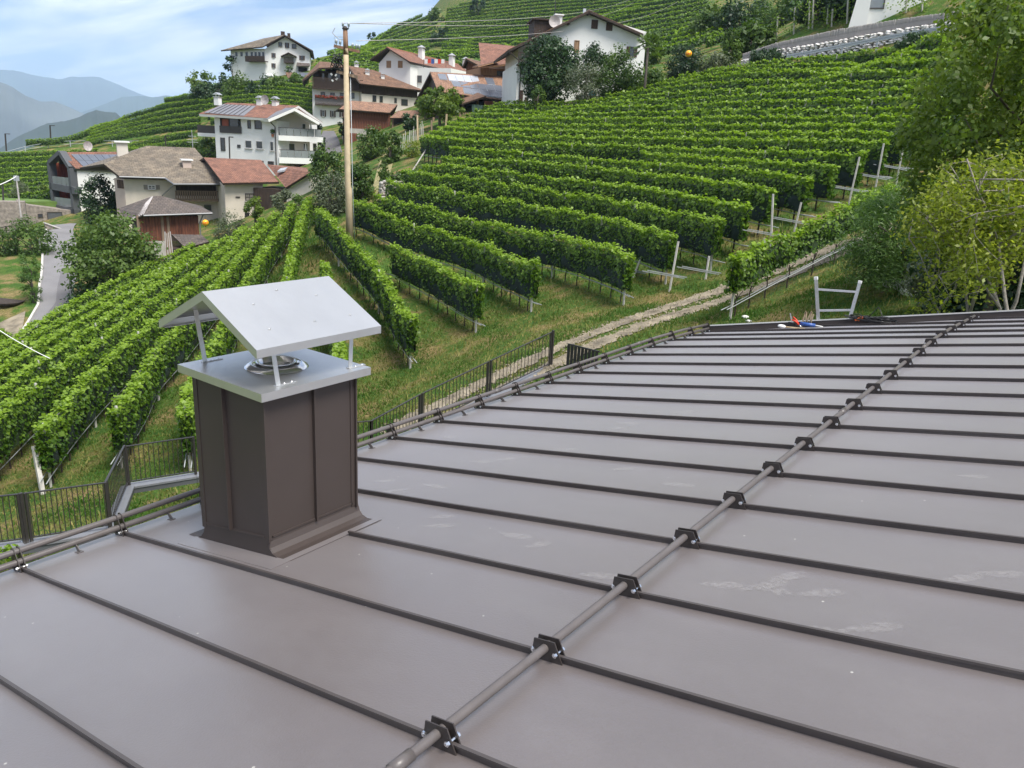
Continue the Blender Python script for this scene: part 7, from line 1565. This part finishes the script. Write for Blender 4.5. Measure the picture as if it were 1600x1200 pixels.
for k in range(7):
    x = -.6+.12*k; obj('leaning_pole', MB().tube([(x, -.2-.05*k, -2), (x+.25-.05*k, .1, fr.f(264, 362+1.5*(k % 3))[1])], .05, 5), M['old_wood' if k % 2 else 'slat_grey'], h.t)
h.box_px('plastered_panel', (240, 377, 258, 404), -.1, .12, 'concrete')
# ------------------------------------------------------------------ tall pole
pb = P(547, 372, 46); pb[2] = gz(pb[0], pb[1]); rh = math.hypot(pb[0], pb[1])
def up_at(px, py, base): d = ray(px, py); return d[2]/math.hypot(d[0], d[1])*math.hypot(base[0], base[1])-base[2]
RT = RM@np.array([1, .05, 0]); RT[2] = 0; RT /= np.linalg.norm(RT)
Ht = up_at(542, 46, pb); zs = up_at(543, 76, pb)
t = root('utility_pole', pb, 'tall yellowish utility pole with insulators rising from the vineyard', 'utility pole')
lean = -RT*.12
obj('pole_shaft', MB().tube([(0, 0, -.5), lean*.5+(0, 0, zs*.3), lean*.8+(0, 0, zs*.31), lean+(0, 0, zs)], [.20, .185, .165, .135], 14), M['pole'], t, True)
obj('pole_top', MB().tube([lean+(0, 0, zs-.3), lean*1.2+(0, 0, Ht)], [.142, .12], 12), M['pole_old'], t, True)
obj('pole_cap', MB().lathe([(.16, 0), (.17, .05), (.05, .16)], 12, tuple(lean*1.2+np.array([0, 0, Ht]))), M['dark_metal'], t)
for zf, ll_ in ((zs, .62), (up_at(543, 116, pb), .5)): obj('cross_arm', MB().beam(lean-RT*ll_+(0, 0, zf+.1), lean+RT*(ll_+.1)+(0, 0, zf-.12), .14, .14), M['pole_old'] if zf == zs else M['old_wood'], t)
def insul(p):
    i = obj('insulator', MB().lathe([(.02, 0), (.02, .12), (.07, .13), (.05, .20), (.075, .22), (.045, .30), (.02, .33)], 10, tuple(p)), M['ins'], t, True)
for a in (-.5, -.3, .35, .55, .7): insul(lean+RT*a+np.array([0, 0, zs+.12-.17*(a+.6)]))
for a in (-.12, .18): insul(lean*1.2+RT*a+np.array([0, 0, Ht+.02]))
bx = MB().tube([lean+(0, 0, Ht-.5), lean-RT*.35+(0, 0, Ht-.5), lean-RT*.7+(0, 0, Ht-.2)], .022, 5).tube([lean-RT*.7+(0, 0, Ht-.2), lean-RT*.55+(0, 0, Ht+.05)], .02, 5).tube([lean-RT*.58+(0, 0, Ht-.35), lean-RT*.58+(0, 0, zs-.3)], .012, 5).tube([lean+(0, 0, zs+.55), lean-RT*.55+(0, 0, zs+.55)], .015, 5)
obj('bracket_arm', bx, M['rail'], t)
zc = up_at(530, 97, pb)
coil = MB(); 
for k in range(9):
    r_ = .28+.05*math.sin(k*2.1); cx0 = lean-RT*(.45+.05*math.sin(k)); pts = [cx0+RT*r_*math.cos(a)*.8+np.array([.1*math.sin(k*1.7+a), 0, zc+.12*math.sin(k*2.9)+r_*1.2*math.sin(a+k)*(.5+.5*abs(math.sin(k)))])+np.cross(RT, (0, 0, 1))*(.05*k-.2+.2*math.cos(a*2+k)) for a in np.linspace(0, 6.28, 18)]; coil.tube(pts, .024, 5, False)
obj('cable_coil', coil, M['cable'], t, True)
zc2 = up_at(526, 121, pb)
for k in range(8):
    a = k*.8; p_ = lean-RT*(.62+.16*math.cos(a*2.3))+np.array([0, 0, zc2+.12*math.sin(a*3.1)]); obj('connector', MB().beam(p_, p_+RT*.11*math.cos(a)+np.array([0, 0, .12*math.sin(a)]), .075, .075), M['white_plastic' if k % 2 else 'cable'], t)
obj('conduit', MB().tube([lean+RT*.22+(0, 0, up_at(548, 112, pb)), lean*.6+RT*.24+(0, 0, zs*.3), RT*.26+(0, 0, 0)], .02, 5), M['ins'], t, True)
def wire(name, label, p, q, sag=.6, r=.012, mat='cable'):
    p = np.array(p); q = np.array(q); n = 24; pts = [p+(q-p)*s-np.array([0, 0, 4*sag*s*(1-s)])-p for s in np.linspace(0, 1, n)]
    t_ = root(name, p, label, 'cable'); obj('strand', MB().tube(pts, r, 4, False), M[mat], t_); return t_
top = pb+lean*1.2+np.array([0, 0, Ht])
wire('power_line', 'highest power line running from the pole top over the far hill', top+RT*.18+(0, 0, .3), P(1010, -14, 260), 2.0, .016, 'slat_grey')
wire('power_line', 'second power line running from the pole top over the farm roofs', top-RT*.12+(0, 0, .3), P(990, 4, 250), 2.0, .016, 'slat_grey')
wire('power_line', 'lowest power line running from the cross arm to the upper right', pb+lean+RT*.55+(0, 0, zs+.4), P(1060, 2, 230), 2.0, .016, 'slat_grey')
m_ = P(515, 345, 58); m_[2] = gz(m_[0], m_[1]); t = root('white_stake', m_, 'thin white stake standing left of the tall yellow pole', 'stake'); obj('stake_shaft', MB().beam((0, 0, -.3), -RT*.1+(0, 0, up_at(514, 296, m_)), .09, .09), M['post'], t)
# white mast and lamp posts on the left
m_ = P(34, 348, 100); t = root('white_mast', m_, 'white mast standing before the brown wall at the left edge', 'mast'); Hm = up_at(25, 274, m_); tpx = P(25, 274, 100)-m_
obj('mast_shaft', MB().tube([(0, 0, -2), tpx], [.11, .07], 8), M['slat_grey'], t); obj('cross_piece', MB().beam(tpx-RT*.25+(0, 0, -.3), tpx+RT*.25+(0, 0, -.3), .2, .5), M['rail'], t)
wire('overhead_wire', 'pale wire from the white mast to the left picture edge', P(25, 276, 100), P(-40, 300, 90), .2, .05, 'white_plastic')
wire('overhead_wire', 'pale cable running down from the left picture edge over the leftmost vine rows', P(-10, 510, 30), P(78, 560, 28), .05, .014, 'white_plastic')
for (x, y0, y1, r, lb) in ((8, 232, 209, 190, 'dark street lamp at the far left on the crest road'), (78, 224, 196, 190, 'dark street lamp on the crest road above the grey gabled house'), (4, 345, 286, 108, 'dark lamp post before the brown wall at the left edge'), (358, 262, 214, 108, 'dark downpipe-like lamp post at the corner of the modern white house'), (258, 225, 212, 140, 'dark lamp post below the terraces'), (274, 200, 186, 180, 'lamp post with a dark floodlight on the lowest terrace')):
    b_ = P(x+1, y0, r); tpp = P(x, y1, r)-b_; t = root('street_lamp', b_, lb, 'street lamp', 'lamp posts along the village roads'); obj('pole', MB().tube([(0, 0, -1.5), tpp], .09*r/150+.03, 6), M['dark_metal'], t); obj('lamp_head', MB().beam(tpp, tpp+RT*.7*(r/150), .3*r/150, .12), M['dark_metal'], t)
rail_fence('railing', 'pale metal railing along the crest road on the left', [P(0, 232, 182), P(60, 228, 184), P(120, 224, 180), P(180, 221, 176), P(232, 216, 170)], 1.1, 'rail', .12, (.5, 1.05), 4.0)
rail_fence('dark_railing', 'sloping dark railing at the left edge above the round shrub', [P(-12, 344, 98), P(10, 352, 97), P(27, 358, 96)], 1.1, 'fence', .1, (.35, .7, 1.05), 1.3)
# road-side guard and signs
fe = hit([(62, 400), (66, 380)], rmin=60); 
t = root('road_barrier', hit1(64, 396, rmin=60), 'short white barrier post at the road kerb by the round shrub', 'barrier'); obj('post', MB().box(-.05, .05, -.05, .05, 0, 1.4), M['white_plastic'], t); obj('arm', MB().beam((0, 0, 1.1), RT*1.2+(0, 0, .7), .1, .05), M['white_plastic'], t)
# trampoline-like dark oval pit cover
p_ = hit1(10, 472, rmin=50); t = root('garden_bed', p_, 'brown netted oval garden bed on the dry lawn at the left edge', 'garden bed'); mb = MB().lathe([(1.4, .02), (1.45, .14), (1.3, .12), (0.1, .16)], 28); mb.v = [(v[0]*1.0, v[1]*.8, v[2]) for v in mb.v]; obj('bed', mb, M['vine_bark'], t)
# yellow balloons
def balloon(px, py, r, d, label):
    c = P(px, py, r); t = root('scare_balloon', c, label, 'balloon'); obj('balloon_skin', MB().sphere((0, 0, 0), d/2, 20, 14), M['yellow'], t, True)
    vd = -c/np.linalg.norm(c); a1 = np.cross(vd, (0, 0, 1)); a1 /= np.linalg.norm(a1); a2 = np.cross(a1, vd)
    for ox, oy, s in ((0, 0, .17), (-.6, .2, .15), (.62, -.1, .15)):
        dr = vd+a1*ox+a2*oy; dr /= np.linalg.norm(dr); q1 = np.cross(dr, a2); q1 /= np.linalg.norm(q1); q2 = np.cross(dr, q1)
        K = 14; pts = [dr*(d/2*1.012*math.cos(s*1.6))+(q1*math.cos(k*2*math.pi/K)+q2*math.sin(k*2*math.pi/K))*d*s*.7 for k in range(K)]; obj('eye_spot', MB().prism(pts, dr*.012), M['orange_spot'], t)
    obj('cord', MB().tube([(0, 0, d/2), (0, 0, d/2+.5)], .012, 4).tube([(0, 0, -d/2), (0, 0, -d/2-.12)], .03, 6), M['cable'], t)
balloon(1076, 84, 83, .62, 'yellow bird-scaring balloon hanging before the dark bush right of the palm')
balloon(321, 348, 76, .55, 'yellow bird-scaring balloon hanging at the corner of the wooden barn')
# picket fence and prop poles near the curved row end
Q = [P(626, 232, 86), P(640, 226, 88), P(652, 214, 92), P(662, 208, 94)]; o = Q[0]; t = root('picket_fence', o, 'pale uneven picket fence climbing the bank beneath the light green tree', 'fence')
pq = resample([np.array([q[0], q[1], 0]) for q in Q], .45); 
for k, p_ in enumerate(pq): z_ = gz(p_[0], p_[1]); obj('picket', MB().beam(np.array([p_[0], p_[1], z_-.2])-o, np.array([p_[0], p_[1], z_+1.5+.25*math.sin(k*2.7)])-o+RT*.08*math.sin(k*1.7), .10, .05), M['post'], t)
a_ = hit1(645, 266); b_ = P(668, 230, np.linalg.norm(a_)+3); t = root('prop_pole', a_, 'slanting grey prop pole at the curved lower left end of the rows', 'pole'); obj('pole_shaft', MB().tube([(0, 0, 0), b_-a_], .05, 6), M['slat_grey'], t)
for i, (x, y, y1) in enumerate(((653, 210, 180), (696, 205, 178), (675, 206, 188), (602, 292, 262))):
    p_ = P(x, y, 90 if i < 3 else 62); t = root('wooden_post', p_, ['upright wooden post left of the light green tree', 'crooked wooden post right of the light green tree trunk', 'short wooden post behind the picket fence', 'thin post on the path bank below the fruit tree'][i], 'post'); obj('post_shaft', MB().beam((0, 0, -1), P(x+(2 if i % 2 else -1), y1, 90 if i < 3 else 62)-p_, .16, .16), M['pale_wood' if i != 2 else 'old_wood'], t)
# dry stone wall by the grassy path
fr = Fr(592, 306, 56, 20); h = House('dry_stone_wall', 'short dry stone wall under the creeper shrub beside the grassy path', fr, 'wall'); w_ = fr.f(608, 306)[0]; rng = np.random.default_rng(4)
for k in range(7):
    x = 0
    while x < w_+.8:
        sx = rng.uniform(.2, .6); mb = MB().sphere((x+sx/2, rng.normal(0, .05), -.3+.2*k+rng.normal(0, .03)), .5, 6, 5, (sx*1.1, .45, rng.uniform(.2, .34))); obj('stone', mb, M['stone_wall'] if rng.random() < .4 else M['concrete'], h.t); x += sx*.9
# grassy path strip
drape('path', hit([(588,318),(583,290),(590,262),(600,240)], rmin=40), hit([(607,312),(606,288),(612,262),(622,238)], rmin=40), flat('dry_grass_path', (0.26, 0.23, 0.10), .95, 0, .3, 1.5, .6, 8), .04, 30, 5, kind='structure')
drape('path', hit([(500,240),(498,222),(505,205)], rmin=80), hit([(535,238),(530,220),(522,205)], rmin=80), M['asphalt2'], .06, 12, 5, kind='structure')

# ------------------------------------------------------------------ stone wall, slatted fence, guard rail at the top right
def wall_pts(pp, r0, r1):
    n = len(pp); return [P(x, y, r0+(r1-r0)*i/(n-1)) for i, (x, y) in enumerate(pp)]
base = list(hit([(1158, 102), (1210, 96), (1300, 86), (1400, 66), (1500, 46)])); base = [b_*.998 for b_ in base]
def above(pp, bs): return [np.array([b_[0], b_[1], b_[2]+up_at(x, y, b_)]) for (x, y), b_ in zip(pp, bs)]
toplist = above([(1158, 92), (1210, 76), (1300, 62), (1400, 43), (1500, 29)], base)
o = base[0]; t = root('stone_wall', o, 'long white rubble stone wall along the lane above the vineyard', 'wall')
def samp(L, s): 
    L = np.array(L); i = s*(len(L)-1); k = min(int(i), len(L)-2); return L[k]+(L[k+1]-L[k])*(i-k)
vd = np.array([.5, -.8, 0]); tot = sum(np.linalg.norm(np.array(base[i+1])-base[i]) for i in range(len(base)-1)); rng = np.random.default_rng(8)
wm = MB(); K = 40
for i in range(K):
    a, b = samp(base, i/K)-o, samp(base, (i+1)/K)-o; c_, d_ = samp(toplist, (i+1)/K)-o, samp(toplist, i/K)-o; a = a-np.array([0, 0, 2.]); b = b-np.array([0, 0, 2.]); off = np.array([-.15, .5, 0]); wm.hexa([a+off, b+off, b+off*2.2, a+off*2.2], [d_+off, c_+off, c_+off*2.2, d_+off*2.2])
obj('mortar_core', wm, M['concrete'], t)
stones = []
n_ = int(tot/.42)
for i in range(n_):
    for k in range(7):
        s = (i+rng.uniform(.0, .6)+.3*(k % 2))/n_
        if s >= 1: continue
        lo, hi = samp(base, s)-o, samp(toplist, s)-o; hh = (hi-lo)[2]; z = (k+.5)/6*max(hh, .4)-.25
        if z > hh: continue
        p = lo+np.array([0, 0, z])+np.array([-.03, .25, 0]); stones.append((p, rng.uniform(.17, .27), rng.uniform(.09, .14), i*9+k))
stones.sort(key=lambda q_: -q_[1]*q_[2]); sv = np.array([[0, 0, 0]])
tmpl = []
for k in range(6): tmpl.append(MB().sphere((0, 0, 0), 1, 6, 4).mesh('stone', M['rock']))
for j, me_ in enumerate(tmpl):
    for v in me_.vertices: v.co *= 1+rng.normal(0, .12)
rest = MB()
for i, (p, a, b, sd) in enumerate(stones):
    if i < 290:
        s_ = link('stone', tmpl[sd % 6], t, p, (rng.normal(0, .2), rng.normal(0, .2), rng.uniform(0, 3))); s_.scale = (a, a, b)
    else: rest.sphere(tuple(p), 1, 6, 4, (a, a, b))
obj('stones', rest, M['rock'], t, kind='stuff')
# slats above the wall
f0 = toplist; f1 = above([(1158, 83), (1210, 65), (1300, 45), (1400, 28), (1500, 15)], base)
t = root('slat_fence', f0[0], 'weathered grey slatted fence on top of the white stone wall', 'fence'); o = f0[0]
ns = 290; me_s = MB().box(-.045, .045, -.015, .015, 0, 1).mesh('slat', M['slat_grey'])
for i in range(ns):
    a, b = samp(f0, i/ns), samp(f1, i/ns); s_ = link('slat', me_s, t, a-o+np.array([-.1, .45, 0]), (0, rng.normal(0, .03), .5)); s_.scale = (1, 1, max(.3, b[2]-a[2]+rng.normal(0, .015)))
rm_ = MB()
for i in range(30):
    a, b = samp(f0, i/30), samp(f0, (i+1)/30); h1 = (samp(f1, i/30)-samp(f0, i/30))[2]; rm_.beam(a-o+np.array([-.1, .5, .25*h1]), b-o+np.array([-.1, .5, .25*h1]), .06, .08).beam(a-o+np.array([-.1, .5, .8*h1]), b-o+np.array([-.1, .5, .8*h1]), .06, .08)
obj('rail', rm_, M['slat_grey'], t)
# galvanised guard rail
gpts = [b_*.97 for b_ in hit([(1229, 97), (1265, 91), (1315, 81), (1370, 71), (1424, 62), (1470, 55)])]; o = gpts[0]; t = root('guard_rail', o, 'galvanised guard rail in front of the white stone wall', 'guard rail')
for i in range(5):
    a, b = gpts[i]-o, gpts[i+1]-o
    obj('rail_beam', MB().beam(a+(0, 0, .55), b+(0, 0, .55), .06, .12).beam(a+(0, 0, .38), b+(0, 0, .38), .06, .10).beam(a+(0, .03, .465), b+(0, .03, .465), .03, .08), M['rail'], t)
for i in range(5):
    a = gpts[i]-o; obj('post', MB().box(-.06, .06, .0, .12, -.5, .66).shift(a), M['rail'], t)
# young vines on posts above the slatted fence
for i, (x, y, y1) in enumerate(((1190,64,42),(1213,56,26),(1240,50,12),(1263,46,2),(1269,44,-4),(1292,42,6),(1299,40,14),(1323,38,0),(1348,32,-8),(1386,28,-10),(1415,24,-14),(1440,20,-16))):
    r_ = 92-i*1.1; p_ = P(x, y+10, r_); t = root('vine_stake', p_, ORD[i]+' pale stake from the left with young vine shoots above the slatted fence', 'stake', 'stakes above the slatted fence')
    hh = (P(x+2, y1, r_)-p_); obj('stake_shaft', MB().beam((0, 0, 0), hh, .11, .11), M['post'], t)
    n_ = 130; zz = RNG.uniform(.1, 1, n_); c_ = np.outer(zz, hh)+RNG.normal(0, 1, (n_, 3))*np.array([.35, .25, .3]); leaf_obj('foliage', c_, RNG.normal(0, 1, (n_, 3))+[0, 0, .6], np.full(n_, .17), RNG.random(n_)*.6+.3, M['leaf_vine_far'], t, i)
# white building at the top edge
fr = Fr(1342, 20, min(112, np.linalg.norm(hit1(1400, 22))), 0); h = House('white_villa', 'white building cut off by the top edge right of the dark trees', fr, 'building'); w = fr.f(1500, 10)[0]
h.wall(0, w, 0, 8, -2.2, 8, 'white_wall'); h.win('f', (1357, -20, 1384, 14), 'win_dark', pane='glass_rail', sill=False)
obj('buttress', MB().prism([(-.8, -.3, -2.2), (.8, -.3, -2.2), (.8, -.3, 7), (.5, -.3, 7)], (0, .3, 0)), M['white_wall'], h.t)

# ------------------------------------------------------------------ terrace fences around the metal-roofed house
me_bal = MB().box(-.006, .006, -.006, .006, 0, 1).mesh('baluster', M['fence'])
def bar_fence(label, A, B, hA, hB, n, posts=(0, 1), z_gap=.09, group='black bar fences on the terrace walls'):
    """fence panel between foot points A and B (3D), heights hA, hB"""
    A = np.array(A); B = np.array(B); t = root('bar_fence', A, label, 'fence', group); d = B-A
    obj('top_rail', MB().beam((0, 0, hA), d+(0, 0, hB), .045, .02), M['fence'], t); obj('bottom_rail', MB().beam((0, 0, z_gap), d+(0, 0, z_gap), .04, .018), M['fence'], t)
    for k in range(n):
        s = (k+.5)/n; p = d*s+np.array([0, 0, z_gap]); b_ = link('baluster', me_bal, t, p); b_.scale = (1.15, 1.15, hA+(hB-hA)*s-z_gap)
    for s in posts:
        p = d*s; obj('post', MB().box(-.025, .025, -.025, .025, -.02, hA+(hB-hA)*s+.01).shift(p), M['fence'], t)
    return t
def wall_strip(label, pts, wdt, dep, coping='coping'):
    o = pts[0]; t = root('terrace_wall', o, label, 'wall', 'terrace walls with metal coping')
    for i in range(len(pts)-1):
        a, b = pts[i]-o, pts[i+1]-o; obj('coping', MB().beam(a+(0, 0, -.03), b+(0, 0, -.03), wdt, .05), M[coping], t); obj('wall', MB().beam(a+(0, 0, -.055-dep/2), b+(0, 0, -.055-dep/2), wdt*.86, dep), M['grey_wall'], t)
a0 = P(-40, 858, 18.3); a1 = P(43, 847, 18.3); a2 = P(172, 826, 18.4); a3 = P(200, 758, 21.5); a4 = P(306, 741, 21.6); a5 = P(345, 734, 21.7)
bar_fence('short bar fence panel cut off by the left picture edge', a0, a1-(a1-a0)*.06, 1.02, 1.02, 8, (1,))
bar_fence('bar fence panel between the left edge post and the terrace corner', a1+(a2-a1)*.05, a2, 1.02, 1.02, 15, (0, 1))
bar_fence('foreshortened bar fence panel running away to the left inner corner', a2+(a3-a2)*.03, a3, 1.02, 1.02, 16, (0, 1))
bar_fence('bar fence panel ending behind the chimney', a3+(a4-a3)*.02, a4, 1.0, 1.0, 14, (0, 1))
t = root('fence_post', a1, 'free-standing black post between two fence panels at the left edge', 'post'); obj('post_shaft', MB().box(-.03, .03, -.03, .03, 0, 1.04), M['fence'], t); obj('base_plate', MB().box(-.08, .08, -.08, .08, 0, .015), M['bolt'], t)
wall_strip('terrace wall with grey metal coping on the left, bent twice', [a0, a1, a2, a3, a4, a5], .30, .13)
# stair fence on the right of the chimney
s0 = P(540, 720, 20.3); s1 = P(580, 716, 20.5); s2 = P(657, 672, 22.2); s3 = P(763, 618, 24.0); s4 = P(861, 571, 25.6)
z_off = 0.0
bar_fence('bar fence panel low on the stairs, half hidden by the chimney', s0, s1, 1.0, 1.0, 5, (0, 1))
bar_fence('lower sloping bar fence panel of the stairs', s1, s2-(s2-s1)*.02, 1.0, 1.05, 15, (0, 1))
bar_fence('middle sloping bar fence panel of the stairs', s2+(s3-s2)*.02, s3-(s3-s2)*.02, 1.05, 1.08, 19, (0, 1))
bar_fence('upper sloping bar fence panel of the stairs ending in a tall post', s3+(s4-s3)*.02, s4-(s4-s3)*.03, 1.08, 1.12, 17, (0, 1))
t = root('fence_post', s4, 'tall black end post at the top of the stair fence', 'post'); obj('post_shaft', MB().box(-.035, .035, -.035, .035, 0, 1.16), M['fence'], t); obj('base_plate', MB().box(-.09, .09, -.09, .09, 0, .015), M['bolt'], t)
sA = P(760, 626, 23.9); wall_strip('sloping terrace wall with grey metal coping beneath the stair fence', [s1-np.array([0,0,.15]), s2-np.array([0,0,.1]), s3-np.array([0, 0, .08]), s4-np.array([0, 0, .02]), P(873, 574, 25.6)], .42, .5)
g0 = P(886, 578, 25.0); g1_ = P(936, 575, 24.0)
t = root('slat_gate', g0, 'dark gate panel of wide vertical slats behind the eave snow guard', 'gate'); zt0 = up_at(885, 537, g0); zt1 = up_at(934, 557, g0)
for k in range(9):
    s = k/9; a = (g1_-g0)*s; obj('slat', MB().box(-.045, .045, -.012, .012, 0, 0).prism([(-.05, 0, 0), (.05, 0, 0), (.05, 0, zt0+(zt1-zt0)*(s+.02)), (-.05, 0, zt0+(zt1-zt0)*s)], (0, .025, 0)).shift(a), M['fence'], t)
obj('top_rail', MB().beam((0, -.03, zt0), (g1_-g0)+(0, -.03, zt1), .05, .04), M['fence'], t)
# lawn between terrace wall and eave
la = hit([(195, 800), (300, 750), (330, 800), (190, 850)], rmin=12)
# small plant under the eave
p_ = P(12, 866, 15.0); t = root('garden_plant', np.array([p_[0], p_[1], p_[2]-.3]), 'small bright green plant peeping over the eave at the left edge', 'plant'); obj('stem', MB().tube([(0, 0, -1), (0, 0, .3)], .02, 5), M['bark'], t); c_, v_ = blob(90, RNG, .2, .2, .14, .2); leaf_obj('leaves', c_+np.array([0, 0, .32]), v_, np.full(90, .08), RNG.random(90)*.4+.6, M['leaf_vine'], t, 1)
# pale rocks beside the track and in the bank
rng = np.random.default_rng(12)
for i, (x, y, s, lb) in enumerate(((1165, 497, .10, 'larger pale stone by the track at the roof corner'), (1170, 503, .08, 'smaller pale stone by the track at the roof corner'), (1415, 452, .3, 'flat pale rock in the bank behind the ladder'), (1435, 440, .35, 'tallest pale rock in the weedy bank'), (1393, 447, .22, 'left pale rock in the bank behind the ladder'), (1425, 460, .25, 'low pale rock nearest the ladder'))):
    p_ = hit1(x, y); t_ = root('rock', p_, lb, 'rock', 'pale rocks'); mb = MB().sphere((0, 0, s*.3), s, 9, 7, (1.3, .9, .6)); mb.v = [tuple(np.array(v)*(1+.12*mnoise.noise(Vector(v)*9+Vector((i, 0, 0))))) for v in mb.v]; obj('stone_body', mb, M['rock'], t_)

# ------------------------------------------------------------------ mountains and haze
def mountain(name, prof, R0, R1, zbase, seed, mat, k=260, rows=26):
    pr = np.array(prof, float); d = rays(pr); az = np.degrees(np.arctan2(d[:, 0], d[:, 1])); tn = d[:, 2]/np.hypot(d[:, 0], d[:, 1]); o_ = np.argsort(az); az, tn = az[o_], tn[o_]
    A = np.linspace(az[0]-1, az[-1]+1, k); T_n = np.interp(A, az, tn); V_, RC = [], (R0+R1)/2
    for i, a in enumerate(A):
        for j in range(rows):
            s = j/(rows-1); r = R0+(R1-R0)*s; crest = T_n[i]*RC; w = 1-abs(2*s-1); w = w**.85
            nz = sum(mnoise.noise((a*f*.5+seed, s*f*3, seed))*(.5**q) for q, f in enumerate((1, 2.3, 5, 11, 23)))
            z = zbase+(crest-zbase)*w*(1+.30*nz*(1-w))+ (crest-zbase)*.018*nz*w
            V_.append((r*math.sin(rad(a)), r*math.cos(rad(a)), z))
    idx = np.arange(k*rows).reshape(k, rows); q = np.stack([idx[:-1, :-1].ravel(), idx[1:, :-1].ravel(), idx[1:, 1:].ravel(), idx[:-1, 1:].ravel()], 1)
    me = np_mesh(name, np.array(V_), q, mat, True); return link(name, me, None, kind='structure')
M['mountain'] = flat('wooded_mountain', (0.034, 0.050, 0.040), .95, 0, .5, .0022, 0, 1, det=10); 
M['mountain_rock'] = flat('pale_valley_slopes', (0.085, 0.092, 0.085), .95, 0, .85, .0009, 0, 1, det=12)
VZ = -240
mountain('mountain', [(-160,150),(-60,110),(0,105),(20,105),(45,111),(70,116),(95,120),(110,116),(140,116),(155,118),(170,124),(200,137),(230,148),(270,160),(320,170),(380,176)], 9500, 14500, VZ, 3.3, M['mountain'])
mountain('mountain', [(90,190),(130,172),(165,160),(190,149),(215,146),(240,147),(262,145),(285,150),(320,160),(360,172)], 7000, 8800, VZ, 8.1, M['mountain'])
mountain('mountain', [(-160,60),(-60,100),(0,124),(20,133),(40,147),(62,155),(85,156),(110,166),(130,176),(150,188),(180,205)], 4600, 6600, VZ, 5.2, M['mountain_rock'])
mountain('mountain', [(-60,250),(-20,240),(0,228),(25,210),(50,198),(75,188),(100,184),(120,180),(140,172),(150,167),(165,171),(180,172),(195,186),(230,205)], 2300, 3300, VZ, 1.7, M['mountain'])
hz = MB().box(-15500, 15500, -1500, 15600, -420, 1180)
mz = bpy.data.materials.new('haze'); mz.use_nodes = True; nt = mz.node_tree; nt.nodes.clear(); out = nt.nodes.new('ShaderNodeOutputMaterial'); pv = nt.nodes.new('ShaderNodeVolumePrincipled')
pv.inputs['Color'].default_value = (0.56, 0.74, 1.0, 1); pv.inputs['Density'].default_value = 0.00010; pv.inputs['Anisotropy'].default_value = 0.0; nt.links.new(pv.outputs[0], out.inputs['Volume'])
obj('haze', hz, mz, kind='stuff')
